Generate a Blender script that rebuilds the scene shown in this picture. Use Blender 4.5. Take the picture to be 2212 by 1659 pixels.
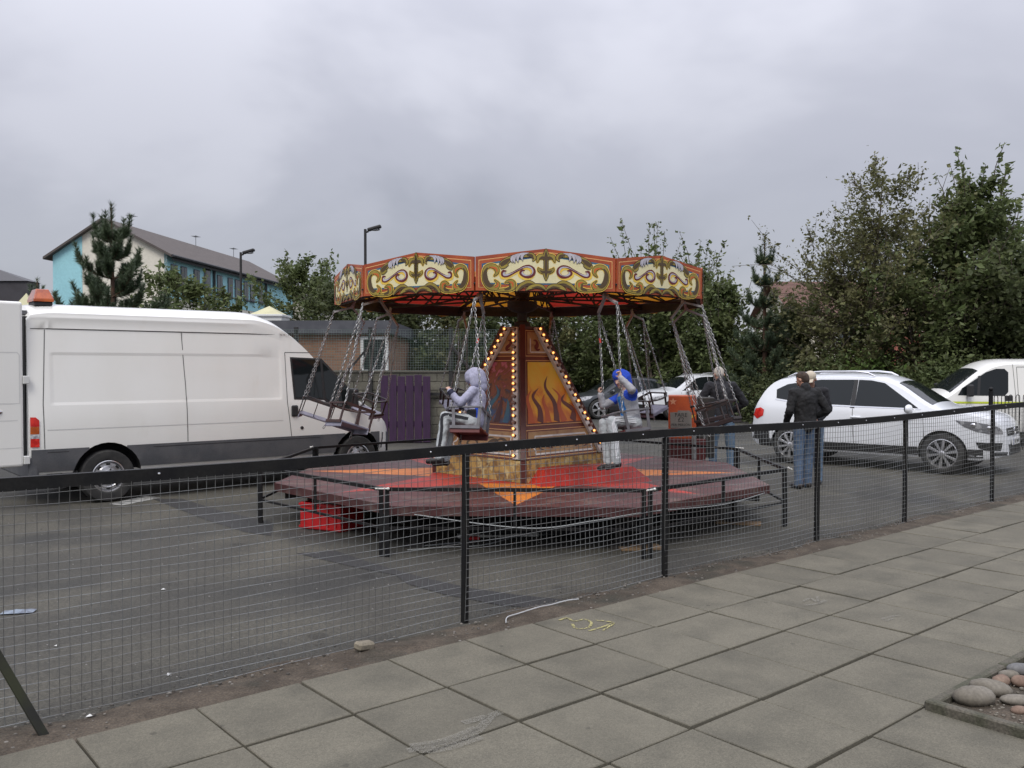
import bpy, bmesh, math, random
import numpy as np
from mathutils import Vector, Matrix, Euler
from mathutils.geometry import tessellate_polygon

for _o in list(bpy.data.objects):
    bpy.data.objects.remove(_o, do_unlink=True)
scene = bpy.context.scene
col = scene.collection
R = math.radians
PI = math.pi
random.seed(7)

# ---------------------------------------------------------------- camera
CAM_H = 1.78
FPX = 885.0                      # focal length in pixels of a 1024 px wide frame
PITCH = math.atan(17.0 / FPX)
cam_d = bpy.data.cameras.new('camera')
cam_d.sensor_fit = 'HORIZONTAL'
cam_d.sensor_width = 36.0
cam_d.lens = 36.0 * FPX / 1024.0
cam_d.clip_start = 0.05
cam_d.clip_end = 2000.0
cam = bpy.data.objects.new('camera', cam_d)
col.objects.link(cam)
cam.location = (0, 0, CAM_H)
cam.rotation_euler = (PI / 2 - PITCH, 0, 0)
scene.camera = cam

# ---------------------------------------------------------------- sky and sun
SUN_EL, SUN_AZ = 52.0, 196.0     # compass-style azimuth, +Y = 0, clockwise: behind the camera
world = bpy.data.worlds.new('World')
scene.world = world
world.use_nodes = True
nt = world.node_tree
nt.nodes.clear()
def wn(t, **k):
    n = nt.nodes.new(t)
    for a, b in k.items():
        setattr(n, a, b)
    return n
def wl(a, b):
    nt.links.new(a, b)
w_out = wn('ShaderNodeOutputWorld')
w_bg = wn('ShaderNodeBackground')
w_sky = wn('ShaderNodeTexSky', sky_type='NISHITA')
w_sky.sun_disc = False
w_sky.sun_elevation = R(SUN_EL)
w_sky.sun_rotation = R(SUN_AZ)
w_tc = wn('ShaderNodeTexCoord')
w_sep = wn('ShaderNodeSeparateXYZ')
wl(w_tc.outputs['Generated'], w_sep.inputs[0])
def wmath(op, a, b=None):
    n = wn('ShaderNodeMath', operation=op)
    for i, s in enumerate((a, b)):
        if s is None: continue
        if isinstance(s, (int, float)): n.inputs[i].default_value = s
        else: wl(s, n.inputs[i])
    return n.outputs[0]
w_zc = wmath('MAXIMUM', w_sep.outputs['Z'], 0.0)
w_den = wmath('ADD', w_zc, 0.34)
w_px = wmath('DIVIDE', w_sep.outputs['X'], w_den)
w_py = wmath('DIVIDE', w_sep.outputs['Y'], w_den)
w_cmb = wn('ShaderNodeCombineXYZ')
wl(w_px, w_cmb.inputs[0]); wl(w_py, w_cmb.inputs[1])
w_cmb.inputs[2].default_value = 3.7
w_n1 = wn('ShaderNodeTexNoise')
w_n1.inputs['Scale'].default_value = 1.15
w_n1.inputs['Detail'].default_value = 5.0
w_n1.inputs['Roughness'].default_value = 0.52
w_n1.inputs['Distortion'].default_value = 0.25
wl(w_cmb.outputs[0], w_n1.inputs['Vector'])
w_rmp = wn('ShaderNodeValToRGB')
w_rmp.color_ramp.interpolation = 'EASE'
e = w_rmp.color_ramp.elements
e[0].position = 0.34; e[0].color = (0.50, 0.515, 0.60, 1)
e[1].position = 0.66; e[1].color = (0.78, 0.79, 0.885, 1)
e2 = w_rmp.color_ramp.elements.new(0.5); e2.color = (0.63, 0.642, 0.735, 1)
wl(w_n1.outputs['Fac'], w_rmp.inputs[0])
# overcast sky: luminance grows towards the zenith (CIE overcast), clouds thin out to a pale band low down
w_gr = wmath('ADD', wmath('MULTIPLY', wmath('MULTIPLY', w_zc, w_zc), 2.7), 0.60)
w_low = wmath('MULTIPLY', wmath('POWER', wmath('SUBTRACT', 1.0, wmath('MINIMUM', wmath('MULTIPLY', w_zc, 4.0), 1.0)), 1.5), 0.55)
w_mixlow = wn('ShaderNodeMix', data_type='RGBA')
wl(w_low, w_mixlow.inputs['Factor'])
wl(w_rmp.outputs[0], w_mixlow.inputs['A'])
w_mixlow.inputs['B'].default_value = (0.80, 0.83, 0.88, 1)
w_mul = wn('ShaderNodeVectorMath', operation='SCALE')
wl(w_mixlow.outputs['Result'], w_mul.inputs[0]); wl(w_gr, w_mul.inputs['Scale'])
w_ss = wn('ShaderNodeVectorMath', operation='SCALE')
wl(w_sky.outputs[0], w_ss.inputs[0]); w_ss.inputs['Scale'].default_value = 0.08
w_mix = wn('ShaderNodeMix', data_type='RGBA')
w_mix.inputs['Factor'].default_value = 0.90
wl(w_ss.outputs[0], w_mix.inputs['A']); wl(w_mul.outputs[0], w_mix.inputs['B'])
wl(w_mix.outputs['Result'], w_bg.inputs['Color'])
w_bg.inputs['Strength'].default_value = 1.0
wl(w_bg.outputs[0], w_out.inputs[0])

sun_d = bpy.data.lights.new('sun', 'SUN')
sun_d.energy = 1.5
sun_d.angle = R(25)
sun_d.color = (1.0, 0.95, 0.86)
sun = bpy.data.objects.new('sun', sun_d)
col.objects.link(sun)
_sd = Vector((math.sin(R(SUN_AZ)) * math.cos(R(SUN_EL)), math.cos(R(SUN_AZ)) * math.cos(R(SUN_EL)), math.sin(R(SUN_EL))))
sun.rotation_euler = _sd.to_track_quat('Z', 'Y').to_euler()
sun.location = (0, -20, 40)

scene.view_settings.view_transform = 'Standard'
scene.view_settings.look = 'None'
scene.view_settings.exposure = 0.22
scene.view_settings.gamma = 1.0
scene.view_settings.use_curve_mapping = False
scene.render.engine = 'CYCLES'

# ---------------------------------------------------------------- pixel -> place helpers
_f = Vector((0, math.cos(PITCH), -math.sin(PITCH)))
_u = Vector((0, math.sin(PITCH), math.cos(PITCH)))
CP = Vector((0, 0, CAM_H))
def ray(x, y):
    return _f * FPX + Vector((1, 0, 0)) * (x - 512) + _u * (384 - y)
def G(x, y, z=0.0):              # where the ray of a pixel meets the level z
    d = ray(x, y)
    return CP + d * ((z - CAM_H) / d.z)
K = 1024.0 / 2212.0
def GD(x, y, z=0.0):
    return G(x * K, y * K, z)
def at(x, y, depth):             # the point of a pixel's ray at a given distance along +Y
    d = ray(x, y)
    return CP + d * (depth / d.y)
def AD(x, y, depth):
    return at(x * K, y * K, depth)

# ---------------------------------------------------------------- mesh builder
class MB:
    def __init__(s, org=(0, 0, 0)):
        s.v = []; s.f = []; s.m = []; s.o = Vector(org)
    def add(s, vs, fs, mi=0):
        n = len(s.v)
        s.v += [tuple(v) for v in vs]
        s.f += [tuple(i + n for i in f) for f in fs]
        s.m += [mi] * len(fs)
    def box(s, c, d, rz=0.0, mi=0, M=None):
        x, y, z = d[0] / 2, d[1] / 2, d[2] / 2
        vs = [Vector((a, b, e)) for e in (-z, z) for a, b in ((-x, -y), (x, -y), (x, y), (-x, y))]
        if M is None:
            M = Matrix.Rotation(rz, 3, 'Z')
        c = Vector(c)
        s.add([M @ v + c for v in vs], [(3, 2, 1, 0), (4, 5, 6, 7), (0, 1, 5, 4), (1, 2, 6, 5), (2, 3, 7, 6), (3, 0, 4, 7)], mi)
        return s
    def bar(s, p0, p1, w, h, up=(0, 0, 1), mi=0):
        p0 = Vector(p0); p1 = Vector(p1)
        d = (p1 - p0)
        L = d.length; d = d / L
        up = Vector(up)
        if abs(d.dot(up)) > 0.98:
            up = Vector((0, 1, 0)) if abs(d.y) < 0.9 else Vector((1, 0, 0))
        a = d.cross(up).normalized(); b = a.cross(d)
        s.box((p0 + p1) / 2, (w, h, L), mi=mi, M=Matrix((a, b, d)).transposed())
        return s
    def tube(s, p0, p1, r0, r1=None, n=8, caps=True, mi=0):
        if r1 is None: r1 = r0
        p0 = Vector(p0); p1 = Vector(p1)
        d = (p1 - p0).normalized()
        a = d.orthogonal().normalized(); b = d.cross(a)
        vs = []
        for p, r in ((p0, r0), (p1, r1)):
            for i in range(n):
                t = 2 * PI * i / n
                vs.append(p + a * (r * math.cos(t)) + b * (r * math.sin(t)))
        fs = [(i, (i + 1) % n, n + (i + 1) % n, n + i) for i in range(n)]
        if caps:
            fs += [tuple(range(n - 1, -1, -1)), tuple(range(n, 2 * n))]
        s.add(vs, fs, mi)
        return s
    def path(s, pts, r, n=6, closed=False, mi=0):
        pts = [Vector(p) for p in pts]
        m = len(pts)
        rs = r if isinstance(r, (list, tuple)) else [r] * m
        vs = []; fs = []
        a = None
        for i, p in enumerate(pts):
            if closed:
                d = pts[(i + 1) % m] - pts[i - 1]
            else:
                d = pts[min(i + 1, m - 1)] - pts[max(i - 1, 0)]
            d = d.normalized() if d.length > 1e-9 else Vector((0, 0, 1))
            if a is None:
                a = d.orthogonal().normalized()
            else:
                a = a - d * a.dot(d)
                a = a.normalized() if a.length > 1e-6 else d.orthogonal().normalized()
            b = d.cross(a)
            for k in range(n):
                t = 2 * PI * k / n
                vs.append(p + (a * math.cos(t) + b * math.sin(t)) * rs[i])
        for i in range(m if closed else m - 1):
            j = (i + 1) % m
            for k in range(n):
                k2 = (k + 1) % n
                fs.append((i * n + k, i * n + k2, j * n + k2, j * n + k))
        if not closed:
            fs += [tuple(range(n - 1, -1, -1)), tuple(range((m - 1) * n, m * n))]
        s.add(vs, fs, mi)
        return s
    def ball(s, c, r, nu=10, nv=6, mi=0):
        c = Vector(c)
        r = Vector(r) if isinstance(r, (tuple, list, Vector)) else Vector((r, r, r))
        vs = [c + Vector((0, 0, -r.z))]
        for j in range(1, nv):
            t = PI * j / nv
            for i in range(nu):
                q = 2 * PI * i / nu
                vs.append(c + Vector((r.x * math.sin(t) * math.cos(q), r.y * math.sin(t) * math.sin(q), -r.z * math.cos(t))))
        vs.append(c + Vector((0, 0, r.z)))
        fs = [(0, 1 + (i + 1) % nu, 1 + i) for i in range(nu)]
        for j in range(nv - 2):
            for i in range(nu):
                a = 1 + j * nu + i; b = 1 + j * nu + (i + 1) % nu
                fs.append((a, b, b + nu, a + nu))
        T = len(vs) - 1; q = 1 + (nv - 2) * nu
        fs += [(q + i, q + (i + 1) % nu, T) for i in range(nu)]
        s.add(vs, fs, mi)
        return s
    def lathe(s, prof, n=24, M=None, mi=0):      # prof: (radius, height) along local z
        M = M or Matrix.Identity(4)
        vs = []
        for r, z in prof:
            for i in range(n):
                t = 2 * PI * i / n
                vs.append(M @ Vector((r * math.cos(t), r * math.sin(t), z)))
        fs = []
        for j in range(len(prof) - 1):
            for i in range(n):
                k = (i + 1) % n
                fs.append((j * n + i, j * n + k, (j + 1) * n + k, (j + 1) * n + i))
        s.add(vs, fs, mi)
        return s
    def prism(s, poly, fn, t0, t1, mi=0):        # 2-D outline swept from t0 to t1, fn(a, b, t) -> point
        n = len(poly)
        vs = [fn(a, b, t0) for a, b in poly] + [fn(a, b, t1) for a, b in poly]
        fs = [(i, (i + 1) % n, n + (i + 1) % n, n + i) for i in range(n)]
        tri = tessellate_polygon([[Vector((a, b, 0)) for a, b in poly]])
        fs += [tuple(t) for t in tri] + [tuple(n + i for i in reversed(t)) for t in tri]
        s.add(vs, fs, mi)
        return s
    def poly(s, pts, mi=0):
        s.add(pts, [tuple(range(len(pts)))], mi)
        return s
    def mesh(s, name, mats, smooth=False, angle=35, bev=0.0, seg=1, fixn=True):
        me = bpy.data.meshes.new(name)
        o = s.o
        me.from_pydata([(v[0] - o.x, v[1] - o.y, v[2] - o.z) for v in s.v], [], s.f)
        if not isinstance(mats, (list, tuple)): mats = [mats]
        for m in mats: me.materials.append(m)
        if len(mats) > 1:
            me.polygons.foreach_set('material_index', s.m)
        if bev > 0 or fixn:
            bm = bmesh.new(); bm.from_mesh(me)
            if fixn: bmesh.ops.recalc_face_normals(bm, faces=bm.faces)
            if bev > 0:
                bmesh.ops.remove_doubles(bm, verts=bm.verts, dist=1e-5)
                es = [x for x in bm.edges if len(x.link_faces) == 2 and x.calc_face_angle(0) > 0.5]
                bmesh.ops.bevel(bm, geom=es, offset=bev, segments=seg, affect='EDGES', profile=0.5, clamp_overlap=True)
            bm.to_mesh(me); bm.free()
        if smooth:
            me.polygons.foreach_set('use_smooth', [True] * len(me.polygons))
            me.set_sharp_from_angle(angle=R(angle))
        me.update()
        return me
    def build(s, name, mats, parent=None, **k):
        return link(name, s.mesh(name, mats, **k), parent)

def link(name, data, parent=None, loc=None, rot=None):
    o = bpy.data.objects.new(name, data)
    col.objects.link(o)
    if parent is not None: o.parent = parent
    if loc is not None: o.location = loc
    if rot is not None: o.rotation_euler = rot
    return o
def tag(o, label=None, cat=None, group=None, kind=None):
    if label: o['label'] = label
    if cat: o['category'] = cat
    if group: o['group'] = group
    if kind: o['kind'] = kind
    return o
def thing(name, label, cat, loc=(0, 0, 0), rz=0.0, group=None):
    o = bpy.data.objects.new(name, None)
    o.empty_display_size = 0.2
    col.objects.link(o)
    o.location = loc; o.rotation_euler = (0, 0, rz)
    return tag(o, label, cat, group)
def copy_tree(o, parent=None):
    c = o.copy(); col.objects.link(c)
    if parent is not None: c.parent = parent
    for ch in list(o.children): copy_tree(ch, c)
    return c
def bake(o, mats=None):                          # evaluate modifiers once and keep the plain mesh
    dg = bpy.context.evaluated_depsgraph_get()
    me = bpy.data.meshes.new_from_object(o.evaluated_get(dg))
    old = o.data
    o.modifiers.clear()
    o.data = me
    return me

# ---------------------------------------------------------------- materials
MATS = {}
def mat(name, c=(0.5, 0.5, 0.5), rough=0.6, metal=0.0, c2=None, nscale=3.0, ncon=(0.35, 0.65), fine=0.0, fscale=60.0,
        bump=0.0, bscale=40.0, emit=None, estr=0.0, coat=0.0, spec=0.5, island=0.0, objvar=0.0, trans=0.0, alpha=1.0, c3=None, n3=0.6, con3=(0.5, 0.7), stretch=None):
    if name in MATS: return MATS[name]
    m = bpy.data.materials.new(name); m.use_nodes = True
    t = m.node_tree; N = t.nodes; L = t.links
    b = N['Principled BSDF']
    b.inputs['Roughness'].default_value = rough
    b.inputs['Metallic'].default_value = metal
    b.inputs['Specular IOR Level'].default_value = spec
    b.inputs['Coat Weight'].default_value = coat
    b.inputs['Coat Roughness'].default_value = 0.06
    b.inputs['Base Color'].default_value = (*c, 1)
    b.inputs['Alpha'].default_value = alpha
    vec = None
    if c2 or c3 or fine or bump or objvar:
        tc = N.new('ShaderNodeTexCoord'); oi = N.new('ShaderNodeObjectInfo')
        va = N.new('ShaderNodeVectorMath'); va.operation = 'MULTIPLY_ADD'
        L.new(oi.outputs['Random'], va.inputs[0]); va.inputs[1].default_value = (37.0, 91.0, 53.0)
        L.new(tc.outputs['Object'], va.inputs[2]); vec = va.outputs[0]
        if stretch:
            mp = N.new('ShaderNodeVectorMath'); mp.operation = 'MULTIPLY'
            mp.inputs[1].default_value = stretch; L.new(vec, mp.inputs[0]); vec = mp.outputs[0]
    cur = None
    def noise(scale, det=4.0):
        n = N.new('ShaderNodeTexNoise'); n.inputs['Scale'].default_value = scale; n.inputs['Detail'].default_value = det
        L.new(vec, n.inputs['Vector']); return n.outputs['Fac']
    def mrange(x, a, bb, lo=0.0, hi=1.0):
        r = N.new('ShaderNodeMapRange'); r.inputs[1].default_value = a; r.inputs[2].default_value = bb
        r.inputs[3].default_value = lo; r.inputs[4].default_value = hi; r.interpolation_type = 'SMOOTHSTEP'
        L.new(x, r.inputs[0]); return r.outputs[0]
    def mix(f, a, bcol):
        x = N.new('ShaderNodeMix'); x.data_type = 'RGBA'
        L.new(f, x.inputs['Factor'])
        for k, v in (('A', a), ('B', bcol)):
            if isinstance(v, tuple): x.inputs[k].default_value = (*v, 1)
            else: L.new(v, x.inputs[k])
        return x.outputs['Result']
    if c2: cur = mix(mrange(noise(nscale), *ncon), c, c2)
    if c3: cur = mix(mrange(noise(n3, 6.0), *con3), cur or c, c3)
    def scale_by(val):
        x = N.new('ShaderNodeVectorMath'); x.operation = 'SCALE'
        if cur is None: x.inputs[0].default_value = c
        else: L.new(cur, x.inputs[0])
        L.new(val, x.inputs['Scale']); return x.outputs[0]
    if fine: cur = scale_by(mrange(noise(fscale, 3.0), 0.25, 0.75, 1 - fine, 1 + fine))
    if objvar: cur = scale_by(mrange(oi.outputs['Random'], 0.0, 1.0, 1 - objvar, 1 + objvar))
    if island:
        g = N.new('ShaderNodeNewGeometry')
        cur = scale_by(mrange(g.outputs['Random Per Island'], 0.0, 1.0, 1 - island, 1 + island))
    if cur is not None: L.new(cur, b.inputs['Base Color'])
    if bump:
        bn = N.new('ShaderNodeBump'); bn.inputs['Strength'].default_value = bump; bn.inputs['Distance'].default_value = 0.02
        L.new(noise(bscale, 6.0), bn.inputs['Height']); L.new(bn.outputs[0], b.inputs['Normal'])
    if emit:
        b.inputs['Emission Color'].default_value = (*emit, 1); b.inputs['Emission Strength'].default_value = estr
    if trans:                                     # thin leaves let light through
        tr = N.new('ShaderNodeBsdfTranslucent'); ms = N.new('ShaderNodeMixShader'); ms.inputs[0].default_value = trans
        if cur is not None: L.new(cur, tr.inputs[0])
        else: tr.inputs[0].default_value = (*c, 1)
        L.new(b.outputs[0], ms.inputs[1]); L.new(tr.outputs[0], ms.inputs[2]); L.new(ms.outputs[0], N['Material Output'].inputs[0])
    MATS[name] = m
    return m

M_black = mat('black_paint', (0.007, 0.007, 0.008), 0.55, spec=0.25, c2=(0.012, 0.0115, 0.011), nscale=5, fine=0.2, bump=0.08, bscale=30)
M_blackm = mat('dull_black', (0.014, 0.013, 0.013), 0.75, c2=(0.03, 0.026, 0.022), nscale=6)
M_wire = mat('galvanised_wire', (0.19, 0.20, 0.20), 0.55, 0.4, c2=(0.12, 0.12, 0.115), nscale=1.5)
M_chain = mat('galvanised_chain', (0.40, 0.405, 0.41), 0.42, 0.7, c2=(0.25, 0.245, 0.235), nscale=6)
M_chrome = mat('chrome', (0.75, 0.75, 0.76), 0.12, 1.0)
M_alloy = mat('alloy', (0.62, 0.62, 0.63), 0.28, 0.85)
M_tyre = mat('tyre_rubber', (0.018, 0.018, 0.018), 0.85, c2=(0.035, 0.034, 0.032), nscale=8)
M_glass = mat('car_glass', (0.010, 0.013, 0.014), 0.03, spec=0.42)
M_white = mat('white_gloss_paint', (0.78, 0.775, 0.74), 0.3, coat=0.7, c2=(0.74, 0.73, 0.685), nscale=1.5, ncon=(0.3, 0.8), c3=(0.70, 0.685, 0.63), n3=4.0, con3=(0.60, 0.85), stretch=(1, 1, .35))
M_whitecar = mat('white_car_paint', (0.74, 0.76, 0.79), 0.28, coat=0.8)
M_grey_pl = mat('grey_bumper_plastic', (0.075, 0.078, 0.085), 0.6, c2=(0.10, 0.10, 0.105), nscale=4, fine=0.08)
M_dark_pl = mat('dark_plastic', (0.02, 0.02, 0.021), 0.6)
M_seam = mat('panel_gap', (0.10, 0.10, 0.095), 0.8)
M_seam_l = mat('crease_shade_grey', (0.60, 0.60, 0.58), 0.5)  # darker than the white paint: crease shading drawn as lines; also colours the hinges
M_redl = mat('red_lens', (0.45, 0.01, 0.008), 0.15, coat=0.6, c2=(0.7, 0.03, 0.02), nscale=14)
M_amber = mat('amber_lens', (0.46, 0.095, 0.008), 0.2, coat=0.6, c2=(0.30, 0.05, 0.005), nscale=9)
M_clear = mat('clear_lens', (0.55, 0.56, 0.58), 0.15, coat=0.8, c2=(0.2, 0.2, 0.22), nscale=18)
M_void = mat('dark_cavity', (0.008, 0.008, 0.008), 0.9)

def pchip(tab):
    xs = np.array([p[0] for p in tab], float); ys = np.array([p[1] for p in tab], float)
    h = np.diff(xs); d = np.diff(ys) / h; n = len(xs); m = np.zeros(n)
    m[0], m[-1] = d[0], d[-1]
    for i in range(1, n - 1):
        if d[i - 1] * d[i] > 0:
            a = 2 * h[i] + h[i - 1]; b = h[i] + 2 * h[i - 1]
            m[i] = (a + b) / (a / d[i - 1] + b / d[i])
    def f(x):
        x = min(max(x, xs[0]), xs[-1])
        i = min(max(int(np.searchsorted(xs, x)) - 1, 0), n - 2)
        t = (x - xs[i]) / h[i]
        return float(ys[i] * (1 + 2 * t) * (1 - t) ** 2 + m[i] * h[i] * t * (1 - t) ** 2 + ys[i + 1] * t * t * (3 - 2 * t) + m[i + 1] * h[i] * t * t * (t - 1))
    return f
def catmull(pts, n=6, closed=False):
    P = [np.array(p, float) for p in pts]; m = len(P); out = []
    for i in range(m if closed else m - 1):
        if closed: a, b, c, d = P[i - 1], P[i], P[(i + 1) % m], P[(i + 2) % m]
        else: a, b, c, d = P[max(i - 1, 0)], P[i], P[i + 1], P[min(i + 2, m - 1)]
        for k in range(n):
            t = k / n
            out.append(0.5 * (2 * b + (c - a) * t + (2 * a - 5 * b + 4 * c - d) * t * t + (3 * b - a - 3 * c + d) * t ** 3))
    if not closed: out.append(P[-1])
    return out
def patch_mesh(name, poly, fn, mats, step=0.12, smooth=True):
    """flat outline cut into a grid and laid on a curved surface: fn(a, b) -> point"""
    bm = bmesh.new()
    vs = [bm.verts.new((a, b, 0)) for a, b in poly]
    bm.faces.new(vs)
    for ax in (0, 1):
        lo = min(p[ax] for p in poly); hi = max(p[ax] for p in poly)
        k = int((hi - lo) / step)
        for i in range(1, k + 1):
            q = [0, 0, 0]; q[ax] = lo + (hi - lo) * i / (k + 1)
            n = [0, 0, 0]; n[ax] = 1
            bmesh.ops.bisect_plane(bm, geom=bm.verts[:] + bm.edges[:] + bm.faces[:], plane_co=q, plane_no=n)
    bmesh.ops.triangulate(bm, faces=bm.faces)
    for v in bm.verts: v.co = fn(v.co.x, v.co.y)
    me = bpy.data.meshes.new(name); bm.to_mesh(me); bm.free()
    for m in (mats if isinstance(mats, (list, tuple)) else [mats]): me.materials.append(m)
    if smooth: me.polygons.foreach_set('use_smooth', [True] * len(me.polygons))
    return me
def text_mesh(name, s, size, m, parent, M, ext=0.002):
    cu = bpy.data.curves.new(name, 'FONT'); cu.body = s; cu.size = size; cu.align_x = 'CENTER'; cu.align_y = 'CENTER'; cu.extrude = ext
    cu.resolution_u = 2
    o = bpy.data.objects.new(name, cu); col.objects.link(o)
    dg = bpy.context.evaluated_depsgraph_get()
    me = bpy.data.meshes.new_from_object(o.evaluated_get(dg))
    bpy.data.objects.remove(o, do_unlink=True)
    me.transform(M); me.materials.clear(); me.materials.append(m)
    return link(name, me, parent)
# ================================================================ ground
M_asph = mat('asphalt', (0.048, 0.045, 0.0365), 0.88, c2=(0.078, 0.072, 0.055), nscale=0.7, ncon=(0.42, 0.72), fine=0.30, fscale=150, bump=0.35, bscale=170,
             c3=(0.031, 0.030, 0.026), n3=0.55, con3=(0.52, 0.66))
M_patch = mat('asphalt_repair', (0.025, 0.0245, 0.024), 0.85, c2=(0.033, 0.032, 0.031), nscale=2.0, fine=0.25, fscale=140, bump=0.3, bscale=150)
M_line = mat('worn_white_line', (0.30, 0.30, 0.28), 0.8, c2=(0.12, 0.12, 0.115), nscale=9, ncon=(0.45, 0.62))
M_soil = mat('dirt', (0.050, 0.038, 0.026), 0.95, c2=(0.085, 0.067, 0.048), nscale=6, fine=0.4, fscale=90, bump=0.8, bscale=45, c3=(0.035, 0.032, 0.022), n3=2.0)
M_slab = mat('concrete_slab', (0.106, 0.0975, 0.073), 0.9, c2=(0.130, 0.119, 0.089), nscale=3.4, ncon=(0.25, 0.75), fine=0.20, fscale=170, bump=0.2, bscale=140,
             c3=(0.083, 0.077, 0.058), n3=2.4, con3=(0.45, 0.75), objvar=0.08)
M_kerb = mat('edging_concrete', (0.095, 0.085, 0.066), 0.9, c2=(0.055, 0.055, 0.035), nscale=7, fine=0.3, fscale=80, bump=0.3, bscale=60)
def speckle(m, scale, lo, hi, spots=None):       # coarse stones of the surface, and optional dark gum spots
    t = m.node_tree; N = t.nodes; L = t.links; b = N['Principled BSDF']; src = b.inputs['Base Color'].links[0].from_socket
    tc = N.new('ShaderNodeTexCoord'); oi = N.new('ShaderNodeObjectInfo'); va = N.new('ShaderNodeVectorMath'); va.operation = 'MULTIPLY_ADD'; va.inputs[1].default_value = (17, 29, 11)
    L.new(oi.outputs['Random'], va.inputs[0]); L.new(tc.outputs['Object'], va.inputs[2])
    def mul(col_, val):
        x = N.new('ShaderNodeVectorMath'); x.operation = 'SCALE'; L.new(col_, x.inputs[0]); L.new(val, x.inputs['Scale']); return x.outputs[0]
    v = N.new('ShaderNodeTexVoronoi'); v.inputs['Scale'].default_value = scale; L.new(va.outputs[0], v.inputs['Vector'])
    s = N.new('ShaderNodeSeparateColor'); L.new(v.outputs['Color'], s.inputs[0])
    r = N.new('ShaderNodeMapRange'); r.inputs[3].default_value = lo; r.inputs[4].default_value = hi; L.new(s.outputs[0], r.inputs[0]); src = mul(src, r.outputs[0])
    if spots:
        v2 = N.new('ShaderNodeTexVoronoi'); v2.inputs['Scale'].default_value = spots[0]; L.new(va.outputs[0], v2.inputs['Vector'])
        r2 = N.new('ShaderNodeMapRange'); r2.inputs[1].default_value = spots[1]; r2.inputs[2].default_value = spots[1] * 1.5; r2.inputs[3].default_value = spots[2]; r2.inputs[4].default_value = 1.0; L.new(v2.outputs['Distance'], r2.inputs[0]); src = mul(src, r2.outputs[0])
    L.new(src, b.inputs['Base Color'])
speckle(M_asph, 75, .72, 1.30, (1.1, .07, .62)); speckle(M_slab, 110, .88, 1.12, (3.3, .045, .68)); speckle(M_patch, 85, .75, 1.25)
g = MB()
S = 420.0
g.poly([(-S, -60, 0), (S, -60, 0), (S, S, 0), (-S, S, 0)])
tag(g.build('ground', M_asph), kind='structure')

def sheet(name, pts, z, m, kind='structure'):
    b = MB(); b.poly([(p[0], p[1], z) for p in pts])
    return tag(b.build(name, m), kind=kind)
sheet('asphalt_patch', [GD(330, 1078), GD(395, 1078), GD(480, 1105), GD(592, 1130), GD(585, 1158), GD(530, 1150), GD(450, 1125), GD(385, 1100)], 0.004, M_patch)
sheet('asphalt_patch', [GD(640, 1196), GD(725, 1190), GD(790, 1213), GD(900, 1245), GD(1010, 1270), GD(1110, 1285), GD(1215, 1296), GD(1190, 1318), GD(1080, 1308), GD(960, 1285), GD(880, 1262), GD(855, 1243), GD(750, 1222)], 0.004, M_patch)
sheet('parking_line', [GD(232, 1090), GD(318, 1070), GD(347, 1076), GD(266, 1092)], 0.004, M_line)

# the pavement lies along the fence: u runs along it, v away from it towards the camera
PO = Vector((0.136, 5.983, 0)); UA = R(49.8)
PU = Vector((math.sin(UA), math.cos(UA), 0)); PV = Vector((math.cos(UA), -math.sin(UA), 0))
def P(u, v, z=0.0):
    q = PO + PU * u + PV * v
    return Vector((q.x, q.y, z))
b = MB(); rnd = random.Random(4)
NU = 90
us = [-9 + 33.0 * i / NU for i in range(NU + 1)]
for i in range(NU):                              # dirt verge, ragged along the asphalt
    a0 = -0.40 - 0.05 * math.sin(us[i] * 3.1) - 0.05 * math.sin(us[i] * 7.7 + 1); a1 = -0.40 - 0.05 * math.sin(us[i + 1] * 3.1) - 0.05 * math.sin(us[i + 1] * 7.7 + 1)
    m0 = (a0 + 0.0) / 2; m1 = a1 / 2
    h0 = 0.022 + 0.010 * math.sin(us[i] * 5); h1 = 0.022 + 0.010 * math.sin(us[i + 1] * 5)
    b.add([P(us[i], a0, 0.003), P(us[i + 1], a1, 0.003), P(us[i + 1], m1, h1), P(us[i], m0, h0)], [(0, 3, 2, 1)])
    b.add([P(us[i], m0, h0), P(us[i + 1], m1, h1), P(us[i + 1], 0.03, 0.018), P(us[i], 0.03, 0.018)], [(0, 3, 2, 1)])
tag(b.build('dirt_verge', M_soil), kind='structure')
b = MB(); b.poly([P(-9, 0.0, .014), P(-9, 5.6, .014), P(24, 5.6, .014), P(24, 0.0, .014)])
tag(b.build('joint_bedding', mat('dark_joint_dirt', (.016, .015, .009), .95, c2=(.028, .026, .014), nscale=9)), kind='structure')
b = MB(); b.box((0, 0, 0.010), (0.3, 0.3, 0.014))
pav = tag(b.build('pavement', M_soil), kind='structure'); pav.location = P(0.3, 0.3)
SL, SV = 0.575, 0.602                            # slab pitch along and across the pavement
def slab_mesh(i):
    r = random.Random(i); q = MB(); j = lambda: r.uniform(-0.0025, 0.0025)
    h = SL / 2 - 0.0075; k_ = SV / 2 - 0.0105
    lo = [(-h + j(), -k_ + j(), 0), (h + j(), -k_ + j(), 0), (h + j(), k_ + j(), 0), (-h + j(), k_ + j(), 0)]
    e_ = 0.004
    hi = [(x, y, 0.040 - e_) for x, y, z in lo]; tp = [(x * (1 - e_ / h), y * (1 - e_ / h), 0.040) for x, y, z in lo]
    q.add(lo + hi + tp, [(0, 1, 5, 4), (1, 2, 6, 5), (2, 3, 7, 6), (3, 0, 4, 7), (4, 5, 9, 8), (5, 6, 10, 9), (6, 7, 11, 10), (7, 4, 8, 11), (8, 9, 10, 11)])
    return q.mesh('slab', M_slab)
SMESH = [slab_mesh(i) for i in range(6)]
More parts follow.
